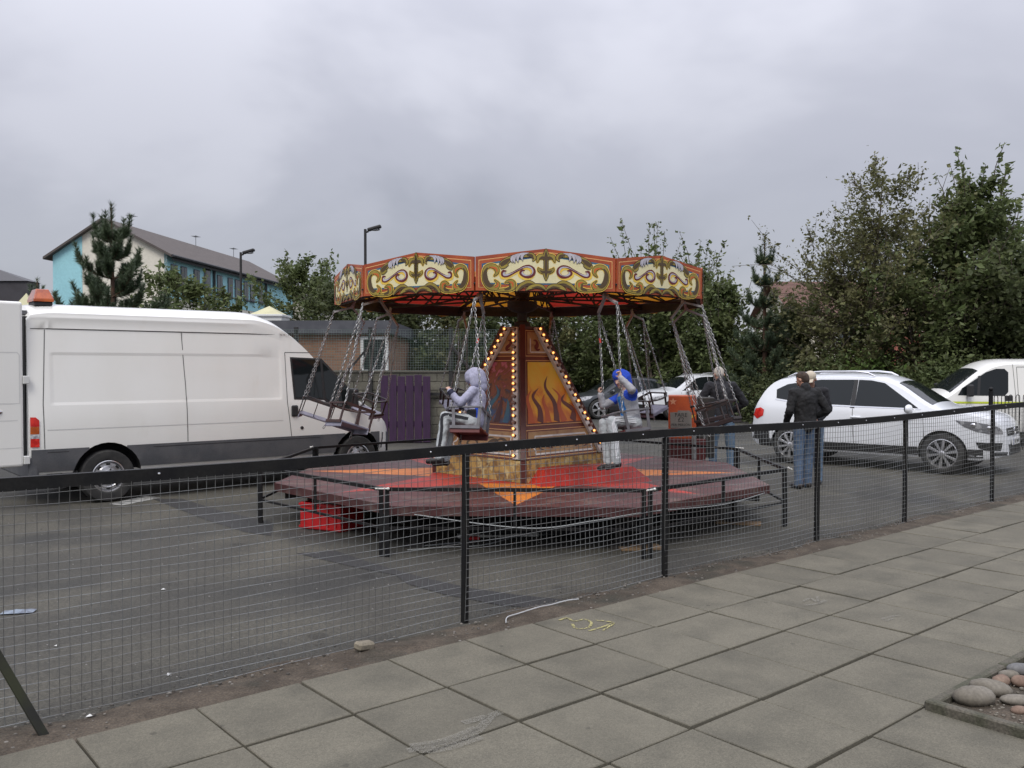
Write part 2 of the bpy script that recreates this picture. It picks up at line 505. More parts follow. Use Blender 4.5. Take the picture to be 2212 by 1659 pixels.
_bc = G(926.2, 699.0, 0.09) - PO; BED_U, BED_V = _bc.x * PU.x + _bc.y * PU.y, _bc.x * PV.x + _bc.y * PV.y
rot = math.atan2(PU.y, PU.x)
cnt = 0
for iu in range(-8, 24):
    for iv in range(0, 9):
        uc, vc = (iu + 0.5) * SL, (iv + 0.5) * SV
        if uc > BED_U and vc > BED_V + 0.1: continue
        w = P(uc, vc)
        if w.y < 1.9 or abs(w.x) > 0.70 * w.y + 0.9: continue
        o = link('slab', SMESH[rnd.randrange(6)], pav)
        o.location = Vector((w.x, w.y, 0.0)) - pav.location + Vector((rnd.uniform(-.002, .002), rnd.uniform(-.002, .002), rnd.uniform(-0.003, 0.004)))
        o.rotation_euler = (rnd.uniform(-.006, .006), rnd.uniform(-.006, .006), rot + rnd.choice((0, PI)) + rnd.uniform(-.004, .004))
        cnt += 1
print('slabs', cnt)

# planting bed with edging, soil, cobbles
b = MB()
for i in range(12):
    for j in range(6):
        def z_(a, c): return 0.030 + 0.012 * math.sin(a * 9) * math.cos(c * 7)
        u0, u1 = BED_U + .04 + i * .35, BED_U + .04 + (i + 1) * .35; v0, v1 = BED_V + .04 + j * .35, BED_V + .04 + (j + 1) * .35
        b.add([P(u0, v0, z_(u0, v0)), P(u1, v0, z_(u1, v0)), P(u1, v1, z_(u1, v1)), P(u0, v1, z_(u0, v1))], [(0, 3, 2, 1)])
tag(b.build('planting_bed', M_soil), kind='structure')
def edging(u0, v0, u1, v1, n, zc=0.03):
    for k in range(n):
        a = P(u0 + (u1 - u0) * k / n, v0 + (v1 - v0) * k / n, zc); c = P(u0 + (u1 - u0) * (k + 1) / n, v0 + (v1 - v0) * (k + 1) / n, zc)
        d = (c - a).normalized() * 0.002
        m_ = MB(org=a); m_.bar(a + d, c - d, 0.055, 0.125, up=(0, 0, 1))
        o = m_.build('edging_kerb', M_kerb, bev=0.008); o.location = a
        tag(o, 'narrow concrete edging kerb bordering the stony planting bed', 'kerb', 'edging kerbs round the planting bed')
edging(BED_U, BED_V + 0.0, BED_U, BED_V + 1.9, 2)
edging(BED_U + .03, BED_V, BED_U + 4.6, BED_V, 5, 0.0)
M_stone = [mat('cobble_grey', (0.130, 0.115, 0.09), 0.85, c2=(0.175, 0.158, 0.13), nscale=9, fine=0.15, bump=0.1), mat('cobble_pink', (0.155, 0.10, 0.072), 0.85, c2=(0.19, 0.135, 0.10), nscale=9, fine=0.15),
           mat('cobble_blue', (0.125, 0.125, 0.125), 0.85, c2=(0.165, 0.16, 0.155), nscale=9, fine=0.15)]
def stone(p, r, rz, m, seed, name='cobble', lab='x'):
    rr = random.Random(seed); q = MB(); q.ball((0, 0, 0), r, 14, 9)
    k1, k2, k3 = rr.uniform(3, 6), rr.uniform(3, 6), rr.uniform(0, 6)
    q.v = [tuple(c * (1 + 0.06 * math.sin(k1 * v[0] / r[0] + k3) * math.cos(k2 * v[1] / r[1] + k3)) for c in v) for v in q.v]
    o = q.build(name, m, smooth=True, angle=80); o.location = (p.x, p.y, p.z); o.rotation_euler = (rr.uniform(-.1, .1), rr.uniform(-.1, .1), rz)
    return tag(o, lab, 'stone')
def B3(px, py):                                  # pixel of the 3264 px frame on the bed's soil
    return G(px * 1024 / 3264, py * 1024 / 3264, 0.075)
q = B3(2850 + 1220 / 4.739, 1980 + 1110 / 4.739); stone(Vector((q.x, q.y, 0.065)), (0.112, 0.078, 0.055), 0.15, M_stone[0], 1, lab='large rounded grey brown cobble by the edging corner')
q = B3(2850 + 1440 / 4.739, 1980 + 980 / 4.739); stone(Vector((q.x, q.y + .02, 0.062)) + PV * .02, (0.105, 0.064, 0.046), -0.4, M_stone[0], 2, lab='pale grey cobble resting behind the largest brown cobble')
q = B3(2850 + 1900 / 4.739, 1980 + 690 / 4.739); stone(Vector((q.x, q.y, 0.062)), (0.072, 0.045, 0.034), 0.0, M_stone[2], 3, lab='bluish grey cobble near the grass tuft')
q = B3(2850 + 1620 / 4.739, 1980 + 830 / 4.739); stone(Vector((q.x, q.y, 0.050)), (0.055, 0.045, 0.030), 0.6, M_stone[1], 4, lab='small flat pinkish stone behind the pale cobble')
q = B3(2850 + 1910 / 4.739, 1980 + 850 / 4.739); stone(Vector((q.x, q.y, 0.052)), (0.052, 0.045, 0.034), 0.2, M_stone[1], 5, lab='rounded orange pink stone in the planting bed')
q = B3(2850 + 1740 / 4.739, 1980 + 745 / 4.739); stone(Vector((q.x, q.y, 0.050)), (0.055, 0.036, 0.028), -0.5, M_stone[0], 6, lab='small yellowish grey stone beside the bluish cobble')
q = B3(2850 + 1880 / 4.739, 1980 + 1130 / 4.739); stone(Vector((q.x, q.y, 0.052)), (0.095, 0.045, 0.030), -0.1, M_stone[0], 7, lab='long flat mossy grey stone half sunk in soil')
q = B3(2850 + 1890 / 4.739, 1980 + 1255 / 4.739); stone(Vector((q.x, q.y, 0.044)), (0.042, 0.032, 0.022), 0.1, M_stone[1], 8, lab='small pale stone in front of the flat mossy stone')
gb = MB(); rr = random.Random(8)
for k in range(1100):                             # grit and pebbles scattered over the bed
    p = P(BED_U + .08 + rr.random() ** 1.3 * 2.6, BED_V + .07 + rr.random() * 1.6, 0.036); s_ = rr.uniform(.004, .016)
    gb.ball(p, (s_, s_ * rr.uniform(.6, 1), s_ * .6), 5, 3)
tag(gb.build('gravel', M_stone[0]), 'loose grit and pebbles scattered over the planting bed soil', 'gravel', kind='stuff')
gg = MB(); rr = random.Random(3)
gq = B3(3245, 2075)
for k in range(260):
    a = rr.uniform(0, 2 * PI); r_ = rr.random() ** .6 * .11; p = PV * .16 + Vector((gq.x + .06 + r_ * math.cos(a) * 1.3, gq.y + .08 + r_ * math.sin(a), 0.03)); h = rr.uniform(.03, .075)
    t = Vector((math.cos(a), math.sin(a), 0)) * rr.uniform(0, .05); w_ = Vector((-math.sin(a), math.cos(a), 0)) * .004
    gg.add([p - w_, p + w_, p + t + Vector((0, 0, h))], [(0, 1, 2)])
M_grass = mat('grass', (0.075, 0.14, 0.022), 0.8, island=0.4, trans=0.3)
tag(gg.build('grass_tuft', M_grass, fixn=False), 'bright green grass tuft in the corner of the planting bed', 'grass', kind='stuff')
# grit along the verge and asphalt edge
gb = MB(); rr = random.Random(12)
for k in range(1500):
    u_ = rr.uniform(-5.5, 14); v_ = rr.gauss(-.28, .16)
    if v_ > -0.03 or v_ < -1.2: continue
    s_ = rr.uniform(.003, .010) * (1 if v_ < -.4 else 1.4); zz = 0.004 if v_ < -.42 else 0.018
    gb.ball(P(u_, v_, zz), (s_, s_ * rr.uniform(.6, 1), s_ * .6), 5, 3)
tag(gb.build('grit', mat('grit_stone', (0.13, 0.12, 0.105), 0.9, island=0.5)), 'grit and crumbs of stone along the foot of the fence', 'grit', kind='stuff')
gb = MB()
for k in range(900):
    p = Vector((rr.uniform(-6, 5), rr.uniform(4.3, 11), 0.002)); s_ = rr.uniform(.003, .009)
    gb.ball(p, (s_, s_ * rr.uniform(.6, 1), s_ * .5), 5, 3)
tag(gb.build('loose_chippings', mat('chip_stone', (0.16, 0.155, 0.145), 0.9, island=0.6)), 'loose pale chippings strewn over the asphalt', 'chippings', kind='stuff')
# broken edging stone, twig, cord and litter
q = GD(785, 1410); o = MB().box((0, 0, .03), (.13, .07, .05)).build('broken_kerb', mat('buff_stone', (0.20, 0.175, 0.13), .9, fine=.2), bev=.012); o.location = (q.x, q.y, 0.015); o.rotation_euler = (.1, .15, .9)
tag(o, 'broken lump of buff stone in the dirt under the fence', 'stone')
pts = [GD(1093, 1345, .03), GD(1096, 1333, .035), GD(1120, 1325, .035), GD(1165, 1311, .035), GD(1190, 1306, .03), GD(1225, 1297, .035), GD(1250, 1294, .03)]
o = MB().path([tuple(x) for x in catmull([tuple(p) for p in pts], 5)], 0.004, 5).build('cord', mat('white_cord', (.45, .46, .47), .7))
tag(o, 'loose white cord lying on the dirt at the slab edge', 'cord')
q = GD(40, 1324); rr = random.Random(2); mm = MB()
gr = [[Vector((-.11 + .22 * i / 7, -.05 + .10 * j / 4, .006 + .035 * rr.random() * math.sin(PI * i / 7) * math.sin(PI * j / 4))) for j in range(5)] for i in range(8)]
for i in range(7):
    for j in range(4): mm.add([gr[i][j], gr[i + 1][j], gr[i + 1][j + 1], gr[i][j + 1]], [(0, 1, 2, 3)])
o = mm.build('crushed_wrapper', mat('wrapper_foil', (0.20, 0.24, 0.29), 0.45, c2=(0.09, 0.10, 0.13), nscale=18), smooth=True, angle=30); o.location = (q.x, q.y, .004); o.rotation_euler = (0, 0, .2)
tag(o, 'crushed bluish wrapper lying on the asphalt', 'litter')
for i, (px, py, s_) in enumerate([(352, 1275, .018), (365, 1459, .016), (480, 1490, .02), (411, 1519, .016), (120, 1397, .012), (193, 1553, .016), (1370, 1300, .012)]):
    q = GD(px, py); o = MB().poly([(-s_, -s_ * .5, .004), (s_ * .9, -s_ * .6, .008), (s_, s_ * .5, .004), (0, s_ * .7, .012), (-s_ * .8, s_ * .4, .005)]).build('paper_scrap', mat('paper_white', (.6, .6, .58), .8)); o.location = (q.x, q.y, 0.002 if py < 1545 else .01); o.rotation_euler = (0, 0, i * 1.3)
    tag(o, 'tiny scrap of white paper litter dropped on the asphalt', 'litter', 'paper scraps on the asphalt')
# chalk drawing
M_chy = mat('yellow_chalk', (0.32, 0.29, 0.13), .95); M_chw = mat('white_chalk', (0.24, 0.23, .20), .95)
for m_, sc_, lo_, hi_ in ((M_chy, 60, .40, .52), (M_chw, 190, .40, .78)):   # chalk sits only on the high grains of the slab
    t_ = m_.node_tree; n_ = t_.nodes.new('ShaderNodeTexNoise'); n_.inputs['Scale'].default_value = sc_; n_.inputs['Detail'].default_value = 4
    r_ = t_.nodes.new('ShaderNodeMapRange'); r_.inputs[1].default_value = lo_; r_.inputs[2].default_value = hi_
    t_.links.new(t_.nodes.new('ShaderNodeTexCoord').outputs['Object'], n_.inputs['Vector']); t_.links.new(n_.outputs['Fac'], r_.inputs[0]); t_.links.new(r_.outputs[0], t_.nodes['Principled BSDF'].inputs['Alpha'])
def chalk(name, strokes, w, m, lab):
    q = MB()
    for s_ in strokes:
        pp = catmull([tuple(GD(x, y, .0445))[:2] for x, y in s_], 5)
        for a, c in zip(pp[:-1], pp[1:]):
            d = c - a; n_ = np.array([-d[1], d[0]]) / (np.hypot(*d) + 1e-9) * w
            q.add([(a[0] - n_[0], a[1] - n_[1], .0462), (c[0] - n_[0], c[1] - n_[1], .0462), (c[0] + n_[0], c[1] + n_[1], .0462), (a[0] + n_[0], a[1] + n_[1], .0462)], [(0, 1, 2, 3)])
    return tag(q.build(name, m), lab, 'chalk drawing')
chalk('chalk_drawing', [[(1208, 1340), (1225, 1335), (1240, 1342), (1262, 1338), (1277, 1345), (1270, 1356), (1245, 1358), (1236, 1348)], [(1272, 1363), (1300, 1355), (1325, 1346)], [(1286, 1340), (1308, 1342), (1325, 1346), (1312, 1356), (1302, 1362)]], .010, M_chy, 'yellow chalk arrow and loop drawn on a paving slab')
chalk('chalk_drawing', [[(1735, 1300), (1750, 1292), (1765, 1300), (1785, 1296)], [(1738, 1308), (1760, 1305), (1786, 1299)], [(1765, 1288), (1770, 1305)]], .012, M_chw, 'faint white chalk scribble on slab near the fence')
chalk('chalk_drawing', [[(1905, 1338), (1925, 1332), (1945, 1330)], [(1912, 1342), (1930, 1336)]], .012, M_chw, 'two short white chalk dashes on a slab')
chalk('chalk_drawing', [[(880, 1622), (930, 1612), (985, 1600), (1030, 1580), (1060, 1548), (1082, 1538)], [(905, 1622), (960, 1618), (1040, 1592)], [(1000, 1562), (1050, 1548)], [(885, 1612), (960, 1600), (1030, 1572)]], .026, M_chw, 'smudged white chalk arc across slab corner')

# ================================================================ fence between pavement and car park
F1 = Vector((-0.33, 6.13, 0)); FD = (Vector((6.32, 11.61, 0)) - F1).normalized(); FN = Vector((FD.y, -FD.x, 0))
fp = lambda t, z=0.0, n=0.0: F1 + FD * t + FN * n + Vector((0, 0, z))
fence = thing('mesh_fence', 'low black steel fence with galvanised wire mesh along the pavement', 'fence', F1)
PT = [-4.15, 0.0, 2.10, 4.43, 6.25, 8.59, 10.75]
RAIL_Z = 1.212
def railz(t): return RAIL_Z + 0.012 * math.sin(t * .9) + (0.004 * (t - 4) ** 2 * .35 if t > 4 else 0)
for i, t in enumerate(PT):
    lean = FD * 0.012
    q = MB(org=F1); q.bar(fp(t, -0.05), fp(t, railz(t) - .03) + lean, 0.040, 0.045, up=FN)
    q.build('post', M_black, fence, bev=.004)
for i in range(len(PT) - 1):
    n_ = 6 if i else 8
    q = MB(org=F1)
    ts = [PT[i] + (PT[i + 1] - PT[i]) * k / n_ for k in range(n_ + 1)]
    sec = [(-.022, -.037), (.022, -.037), (.022, .030), (-.022, .030)]
    vs = []
    for t in ts:
        for a, c in sec: vs.append(fp(t, railz(t) + c, a))
    fs = []
    for k in range(n_):
        for m_ in range(4): fs.append((k * 4 + m_, k * 4 + (m_ + 1) % 4, k * 4 + 4 + (m_ + 1) % 4, k * 4 + 4 + m_))
    fs += [(0, 1, 2, 3), tuple(n_ * 4 + j for j in (3, 2, 1, 0))]
    q.add(vs, fs); q.build('top_rail', M_black, fence)
    for t in (PT[i] + .35, (PT[i] + PT[i + 1]) / 2, PT[i + 1] - .3):
        q = MB(org=F1); q.ball(fp(t, railz(t) + .002, .026), .0075, 6, 4); q.build('bolt', M_chrome, fence)
# wire mesh, 50 x 50 mm, one sheet to a bay, a little slack
def wave(t, z): return 0.010 * math.sin(t * 2.3 + z * 2) + 0.006 * math.sin(t * 5.1 + 1.3) * math.sin(z * 4)
for i in range(len(PT) - 1):
    q = MB(org=F1); t0, t1 = PT[i] - .02, PT[i + 1] - .06
    nz = 24; W_ = 0.0017
    for k in range(int((t1 - t0) / .05) + 1):
        t = t0 + k * .05; jog = .004 * math.sin(k * 1.7)
        zt_ = railz(t) - (.03 if k % 1 == 0 else 0); ns = 5
        vs = []
        for s_ in range(ns + 1):
            z = .02 + (zt_ - .02) * s_ / ns; c = fp(t + jog * math.sin(z * 3) + .008 * math.sin(z * 2.2 + t), z, .030 + wave(t, z))
            vs += [c + FD * W_ - FN * W_, c + FN * W_ * 1.2, c - FD * W_ - FN * W_]
        fs = [(s_ * 3 + a, s_ * 3 + (a + 1) % 3, s_ * 3 + 3 + (a + 1) % 3, s_ * 3 + 3 + a) for s_ in range(ns) for a in range(3)]
        q.add(vs, fs)
    for j in range(nz):
        z0 = .025 + j * .05; ns = max(4, int((t1 - t0) / .3)); vs = []
        for s_ in range(ns + 1):
            t = t0 + (t1 - t0) * s_ / ns; z = z0 + .006 * math.sin(t * 1.9 + j) + .004 * math.sin(t * 4 + j * 2.1) - (.018 * math.sin(PI * s_ / ns)); z *= (railz(t) / RAIL_Z)
            c = fp(t, z, .0335 + wave(t, z)); Z = Vector((0, 0, W_))
            vs += [c + Z - FN * W_, c + FN * W_ * 1.2, c - Z - FN * W_]
        fs = [(s_ * 3 + a, s_ * 3 + (a + 1) % 3, s_ * 3 + 3 + (a + 1) % 3, s_ * 3 + 3 + a) for s_ in range(ns) for a in range(3)]
        q.add(vs, fs)
    tag(q.build('wire_mesh', M_wire, fence, fixn=False), kind='stuff')
M_moss = mat('mossy_black', (0.010, 0.010, 0.009), .8, c2=(0.020, 0.023, 0.008), nscale=7)
bf = GD(97, 1592); bt = at(0, 660, 4.20); bt = bt + (bt - bf) * 1.3
q = MB(org=F1); q.bar(bf - (bt - bf) * .03, bt, .042, .05, up=FN); q.build('brace', M_moss, fence, bev=.004)
# ================================================================ swing ride
RC = Vector((0.13, 11.2, 0))
M_maroon = mat('maroon_checker_plate', (0.105, 0.036, 0.034), 0.5, c2=(0.078, 0.027, 0.026), nscale=3, fine=0.15, c3=(0.135, 0.085, 0.072), n3=3.5, con3=(.50, .70))
M_red = mat('red_deck_paint', (0.50, 0.038, 0.022), 0.5, c2=(0.40, 0.032, 0.02), nscale=3, fine=0.12, c3=(.26, .05, .035), n3=3.5, con3=(.50, .70))
M_orange = mat('orange_deck_paint', (0.72, 0.24, 0.035), 0.5, c2=(0.62, 0.18, 0.03), nscale=3, fine=0.12, c3=(.42, .15, .05), n3=3.5, con3=(.50, .70))
def checker_bump(m):                             # raised tread pattern of the deck plates
    t = m.node_tree; N = t.nodes; L = t.links
    tc = N.new('ShaderNodeTexCoord'); mp = N.new('ShaderNodeMapping'); mp.inputs['Rotation'].default_value = (0, 0, R(45)); mp.inputs['Scale'].default_value = (26, 26, 26)
    L.new(tc.outputs['Object'], mp.inputs[0])
    ck = N.new('ShaderNodeTexBrick'); ck.inputs['Scale'].default_value = 1.0; ck.inputs['Mortar Size'].default_value = .12; ck.inputs['Color1'].default_value = (1, 1, 1, 1); ck.inputs['Color2'].default_value = (.8, .8, .8, 1); ck.inputs['Mortar'].default_value = (0, 0, 0, 1)
    L.new(mp.outputs[0], ck.inputs['Vector'])
    bn = N.new('ShaderNodeBump'); bn.inputs['Strength'].default_value = .6; bn.inputs['Distance'].default_value = .01
    L.new(ck.outputs['Color'], bn.inputs['Height']); L.new(bn.outputs[0], N['Principled BSDF'].inputs['Normal'])
for m_ in (M_maroon, M_red, M_orange): checker_bump(m_)
ride = thing('swing_ride', 'small chair swing ride with painted scroll canopy and lit pyramid tower', 'fairground ride', RC)
DK = 0.45
def rp(r, ang, z=0.0):                           # ang in degrees from the camera side, positive to the right
    return Vector((r * math.sin(R(ang)), -r * math.cos(R(ang)), z))
OFF = -2.0                                       # octagon turned a little
DR = 3.05
for k in range(8):                               # eight deck plates with the painted star
    a0, a1 = OFF + 22.5 + 45 * (k - 1), OFF + 22.5 + 45 * k
    am = (a0 + a1) / 2
    q = MB()
    A, B_ = rp(DR, a0, DK), rp(DR, a1, DK)
    tip = rp(2.70, am, DK); ni = 1.22; c0, c1 = rp(ni, a0, DK), rp(ni, a1, DK); ctr = Vector((0, 0, DK))
    pm = 1 if k % 2 else 2
    d_ = Vector((0, 0, -.004))
    q.add([ctr, c0, c1], [(0, 1, 2)], 1)
    q.add([c0, tip, c1], [(0, 1, 2)], pm)
    em = (A + B_) / 2
    q.add([c0, A, em, tip], [(0, 1, 2, 3)], 0); q.add([c1, tip, em, B_], [(0, 1, 2, 3)], 0)
    lo = Vector((0, 0, -.09)); q.add([A, B_, B_ + lo, A + lo], [(0, 3, 2, 1)], 0)
    q.add([ctr + lo, A + lo, B_ + lo], [(0, 1, 2)], 0)
    q.build('deck_plate', [M_maroon, M_red, M_orange], ride, fixn=False)
    q = MB(); q.bar(rp(.3, a0, DK - .14), rp(DR - .12, a0, DK - .14), .06, .09); q.build('deck_beam', M_blackm, ride)
    for r_ in (2.65,):
        p = rp(r_, a0, 0)
        q = MB(); q.tube(p + Vector((0, 0, DK - .12)), p + Vector((0, 0, .03)), .03, n=8); q.box(p + Vector((0, 0, .015)), (.2, .2, .03)); q.bar(p + Vector((0, 0, .2)), p * .85 + Vector((0, 0, DK - .15)), .03, .03)
        q.build('deck_leg', M_blackm, ride)
for k in (0, 1, 2):                              # black sheets for likely skirts, added to darken the space under the deck
    a0, a1 = OFF + 22.5 + 45 * (k - 1), OFF + 22.5 + 45 * k
    p0, p1 = rp(2.35 if k < 2 else 2.2, a0), rp(2.35 if k < 2 else 2.2, a1); zz = Vector((0, 0, 1)); n_ = 10
    q = MB(); vs = []
    for j in range(n_ + 1):
        b_ = p0.lerp(p1, j / n_) * (1 + .008 * math.sin(j * 2.1 + k)); vs += [b_ + zz * (.07 + .015 * math.sin(j * 1.3 + k)), b_ + zz * (DK - .09)]
    q.add(vs, [(2 * j, 2 * j + 2, 2 * j + 3, 2 * j + 1) for j in range(n_)]); q.build('shade_skirt', mat('black_sheet', (.006, .006, .007), .9), ride, fixn=False)
q = MB(); q.box((0, .1, .20), (1.5, 3.6, .16)); q.box((0, 0, .30), (2.2, 2.2, .12)); q.build('chassis', M_blackm, ride, bev=.02)
for sx in (-1, 1):
    q = MB(); Mx = Matrix.Translation((sx * .82, .3, .27)) @ Matrix.Rotation(PI / 2, 4, 'Y'); q.lathe([(0, -.09), (.16, -.09), (.25, -.08), (.27, 0), (.25, .08), (.16, .09), (0, .09)], 20, Mx); q.build('trailer_wheel', M_tyre, ride, smooth=True)

# ---- pyramid tower
M_brown = mat('brown_red_paint', (0.165, 0.042, 0.022), .5, c2=(0.12, 0.03, 0.018), nscale=4, fine=.1)
M_dkbrown = mat('dark_maroon_paint', (0.060, 0.014, 0.012), .5, c2=(0.085, 0.02, 0.016), nscale=5)
M_tan = mat('tan_paint', (0.42, 0.27, 0.12), .55, c2=(0.33, 0.19, 0.075), nscale=5, ncon=(.35, .65), c3=(.26, .13, .06), n3=7, con3=(.55, .7))
M_mustard = mat('mustard_marbled_paint', (0.46, 0.31, 0.09), .55, c2=(0.20, 0.12, 0.045), nscale=11, ncon=(.42, .62), c3=(.55, .47, .22), n3=9, con3=(.56, .66))
M_cream = mat('cream_paint', (0.74, 0.68, 0.42), .5, c2=(0.68, 0.62, 0.37), nscale=3, fine=.04)
M_whitep = mat('white_trim_paint', (0.70, 0.70, 0.66), .5, c2=(0.55, 0.54, 0.5), nscale=8)
M_gold = mat('gold_scroll_paint', (0.33, 0.25, 0.040), .5, c2=(0.25, 0.19, 0.032), nscale=8)
M_olive = mat('brown_scroll_paint', (0.075, 0.045, 0.018), .5)
M_outl = mat('dark_outline_paint', (0.045, 0.020, 0.012), .5)
M_wine = mat('wine_scroll_paint', (0.12, 0.012, 0.014), .5)
M_grey_s = mat('silver_scroll_paint', (0.50, 0.48, 0.53), .5, c2=(0.42, 0.40, 0.45), nscale=20)
M_yel = mat('yellow_shadow_paint', (0.74, 0.50, 0.07), .5)
M_fras = mat('orange_red_frame_paint', (0.40, 0.080, 0.020), .5, c2=(0.30, 0.052, 0.016), nscale=5, fine=.08)
M_linec = mat('pale_orange_line', (0.72, 0.42, 0.16), .5)
M_blue = mat('blue_bevel_paint', (0.030, 0.10, 0.20), .5, c2=(0.05, 0.16, 0.22), nscale=4)
M_sage = mat('sage_bevel_paint', (0.40, 0.47, 0.36), .5)
M_orsc = mat('orange_scroll_paint', (0.52, 0.11, 0.02), .5)
ZB, ZT = 0.70, 2.26
HB, HT = 1.04, 0.215                             # half diagonal at the foot and at the top
def fpt(k, s, t, off=0.0):                       # k: face, s in -1..1 across, t in 0..1 up
    a0, a1 = 90 * k, 90 * (k + 1)
    h = HB + (HT - HB) * t; z = ZB + (ZT - ZB) * t
    p = rp(h, a0, z) * (1 - s) / 2 + rp(h, a1, z) * (1 + s) / 2
    p.z = z
    e1 = rp(HB, a1) - rp(HB, a0); e2 = (rp(HT, a0) + rp(HT, a1) - rp(HB, a0) - rp(HB, a1)) / 2 + Vector((0, 0, ZT - ZB))
    n = e1.cross(e2).normalized()
    if n.dot(p) < 0: n = -n
    return p + n * off
def fquad(k, s0, s1, t0, t1, off, name, m, thick=.012, inset=0.0):
    q = MB(); hw = lambda t: (HB + (HT - HB) * t) * .7071
    def sx(s, t): return s - math.copysign(inset / max(hw(t), .05), s) if inset else s
    pts = [(sx(s0, t0), t0), (sx(s1, t0), t0), (sx(s1, t1), t1), (sx(s0, t1), t1)]
    vs = [fpt(k, a, b_, off) for a, b_ in pts] + [fpt(k, a, b_, off - thick) for a, b_ in pts]
    q.add(vs, [(0, 1, 2, 3), (4, 7, 6, 5), (0, 4, 5, 1), (1, 5, 6, 2), (2, 6, 7, 3), (3, 7, 4, 0)])
    return q.build(name, m, ride)
def strokes(q, curves, fn, wscale=1.0, extra=0.0, n=7):
    """tapered brush strokes: each curve is a list of (a, b, width) laid on a surface by fn(a, b)"""
    for cv in curves:
        pp = catmull(cv, n)
        L_ = []
        for i, c in enumerate(pp):
            d = pp[min(i + 1, len(pp) - 1)][:2] - pp[max(i - 1, 0)][:2]
            d = d / (np.hypot(*d) + 1e-9); n_ = np.array([-d[1], d[0]]) * (max(c[2], 0) * wscale / 2 + extra)
            L_.append((c[:2] - n_, c[:2] + n_))
        if extra:
            e0 = pp[0][:2] - (pp[1][:2] - pp[0][:2]) / (np.hypot(*(pp[1][:2] - pp[0][:2])) + 1e-9) * extra; L_.insert(0, (e0, e0))
            e1 = pp[-1][:2] + (pp[-1][:2] - pp[-2][:2]) / (np.hypot(*(pp[-1][:2] - pp[-2][:2])) + 1e-9) * extra; L_.append((e1, e1))
        vs = []
        for a, c in L_: vs += [fn(a[0], a[1]), fn(c[0], c[1])]
        q.add(vs, [(2 * i, 2 * i + 2, 2 * i + 3, 2 * i + 1) for i in range(len(L_) - 1)])
def art_mat(name, stops, axis_scale, rot=0.0, dist=2.0):
    """airbrushed print: blended colours with soft flame-like streaks"""
    m = bpy.data.materials.new(name); m.use_nodes = True; t = m.node_tree; N = t.nodes; L = t.links
    tc = N.new('ShaderNodeTexCoord'); mp = N.new('ShaderNodeMapping'); mp.inputs['Scale'].default_value = axis_scale; L.new(tc.outputs['Object'], mp.inputs[0])
    n = N.new('ShaderNodeTexNoise'); n.inputs['Scale'].default_value = 1.0; n.inputs['Detail'].default_value = 3; n.inputs['Distortion'].default_value = dist; L.new(mp.outputs[0], n.inputs['Vector'])
    sp = N.new('ShaderNodeSeparateXYZ'); L.new(tc.outputs['Object'], sp.inputs[0])
    mr = N.new('ShaderNodeMapRange'); mr.inputs[1].default_value = 1.05; mr.inputs[2].default_value = 1.95; mr.inputs[3].default_value = -.22; mr.inputs[4].default_value = .22; L.new(sp.outputs['Z'], mr.inputs[0])
    ad = N.new('ShaderNodeMath'); ad.operation = 'ADD'; L.new(n.outputs['Fac'], ad.inputs[0]); L.new(mr.outputs[0], ad.inputs[1])
    cr = N.new('ShaderNodeValToRGB'); L.new(ad.outputs[0], cr.inputs[0])
    els = cr.color_ramp.elements
    els[0].position, els[0].color = stops[0][0], (*stops[0][1], 1); els[1].position, els[1].color = stops[-1][0], (*stops[-1][1], 1)
    for p_, c_ in stops[1:-1]: x = els.new(p_); x.color = (*c_, 1)
    L.new(cr.outputs[0], N['Principled BSDF'].inputs['Base Color']); N['Principled BSDF'].inputs['Roughness'].default_value = .5
    return m
M_artY = art_mat('flame_airbrush', [(.25, (.56, .15, .02)), (.38, (.74, .28, .02)), (.50, (.82, .44, .025)), (.70, (.80, .54, .05)), (.9, (.64, .44, .18))], (3, 3, 1.6))
M_artR = art_mat('red_brown_airbrush', [(.25, (.03, .09, .22)), (.38, (.10, .05, .03)), (.50, (.26, .09, .03)), (.62, (.20, .05, .03)), (.72, (.50, .16, .20)), (.85, (.42, .08, .16))], (5, 5, 3), dist=3.0)
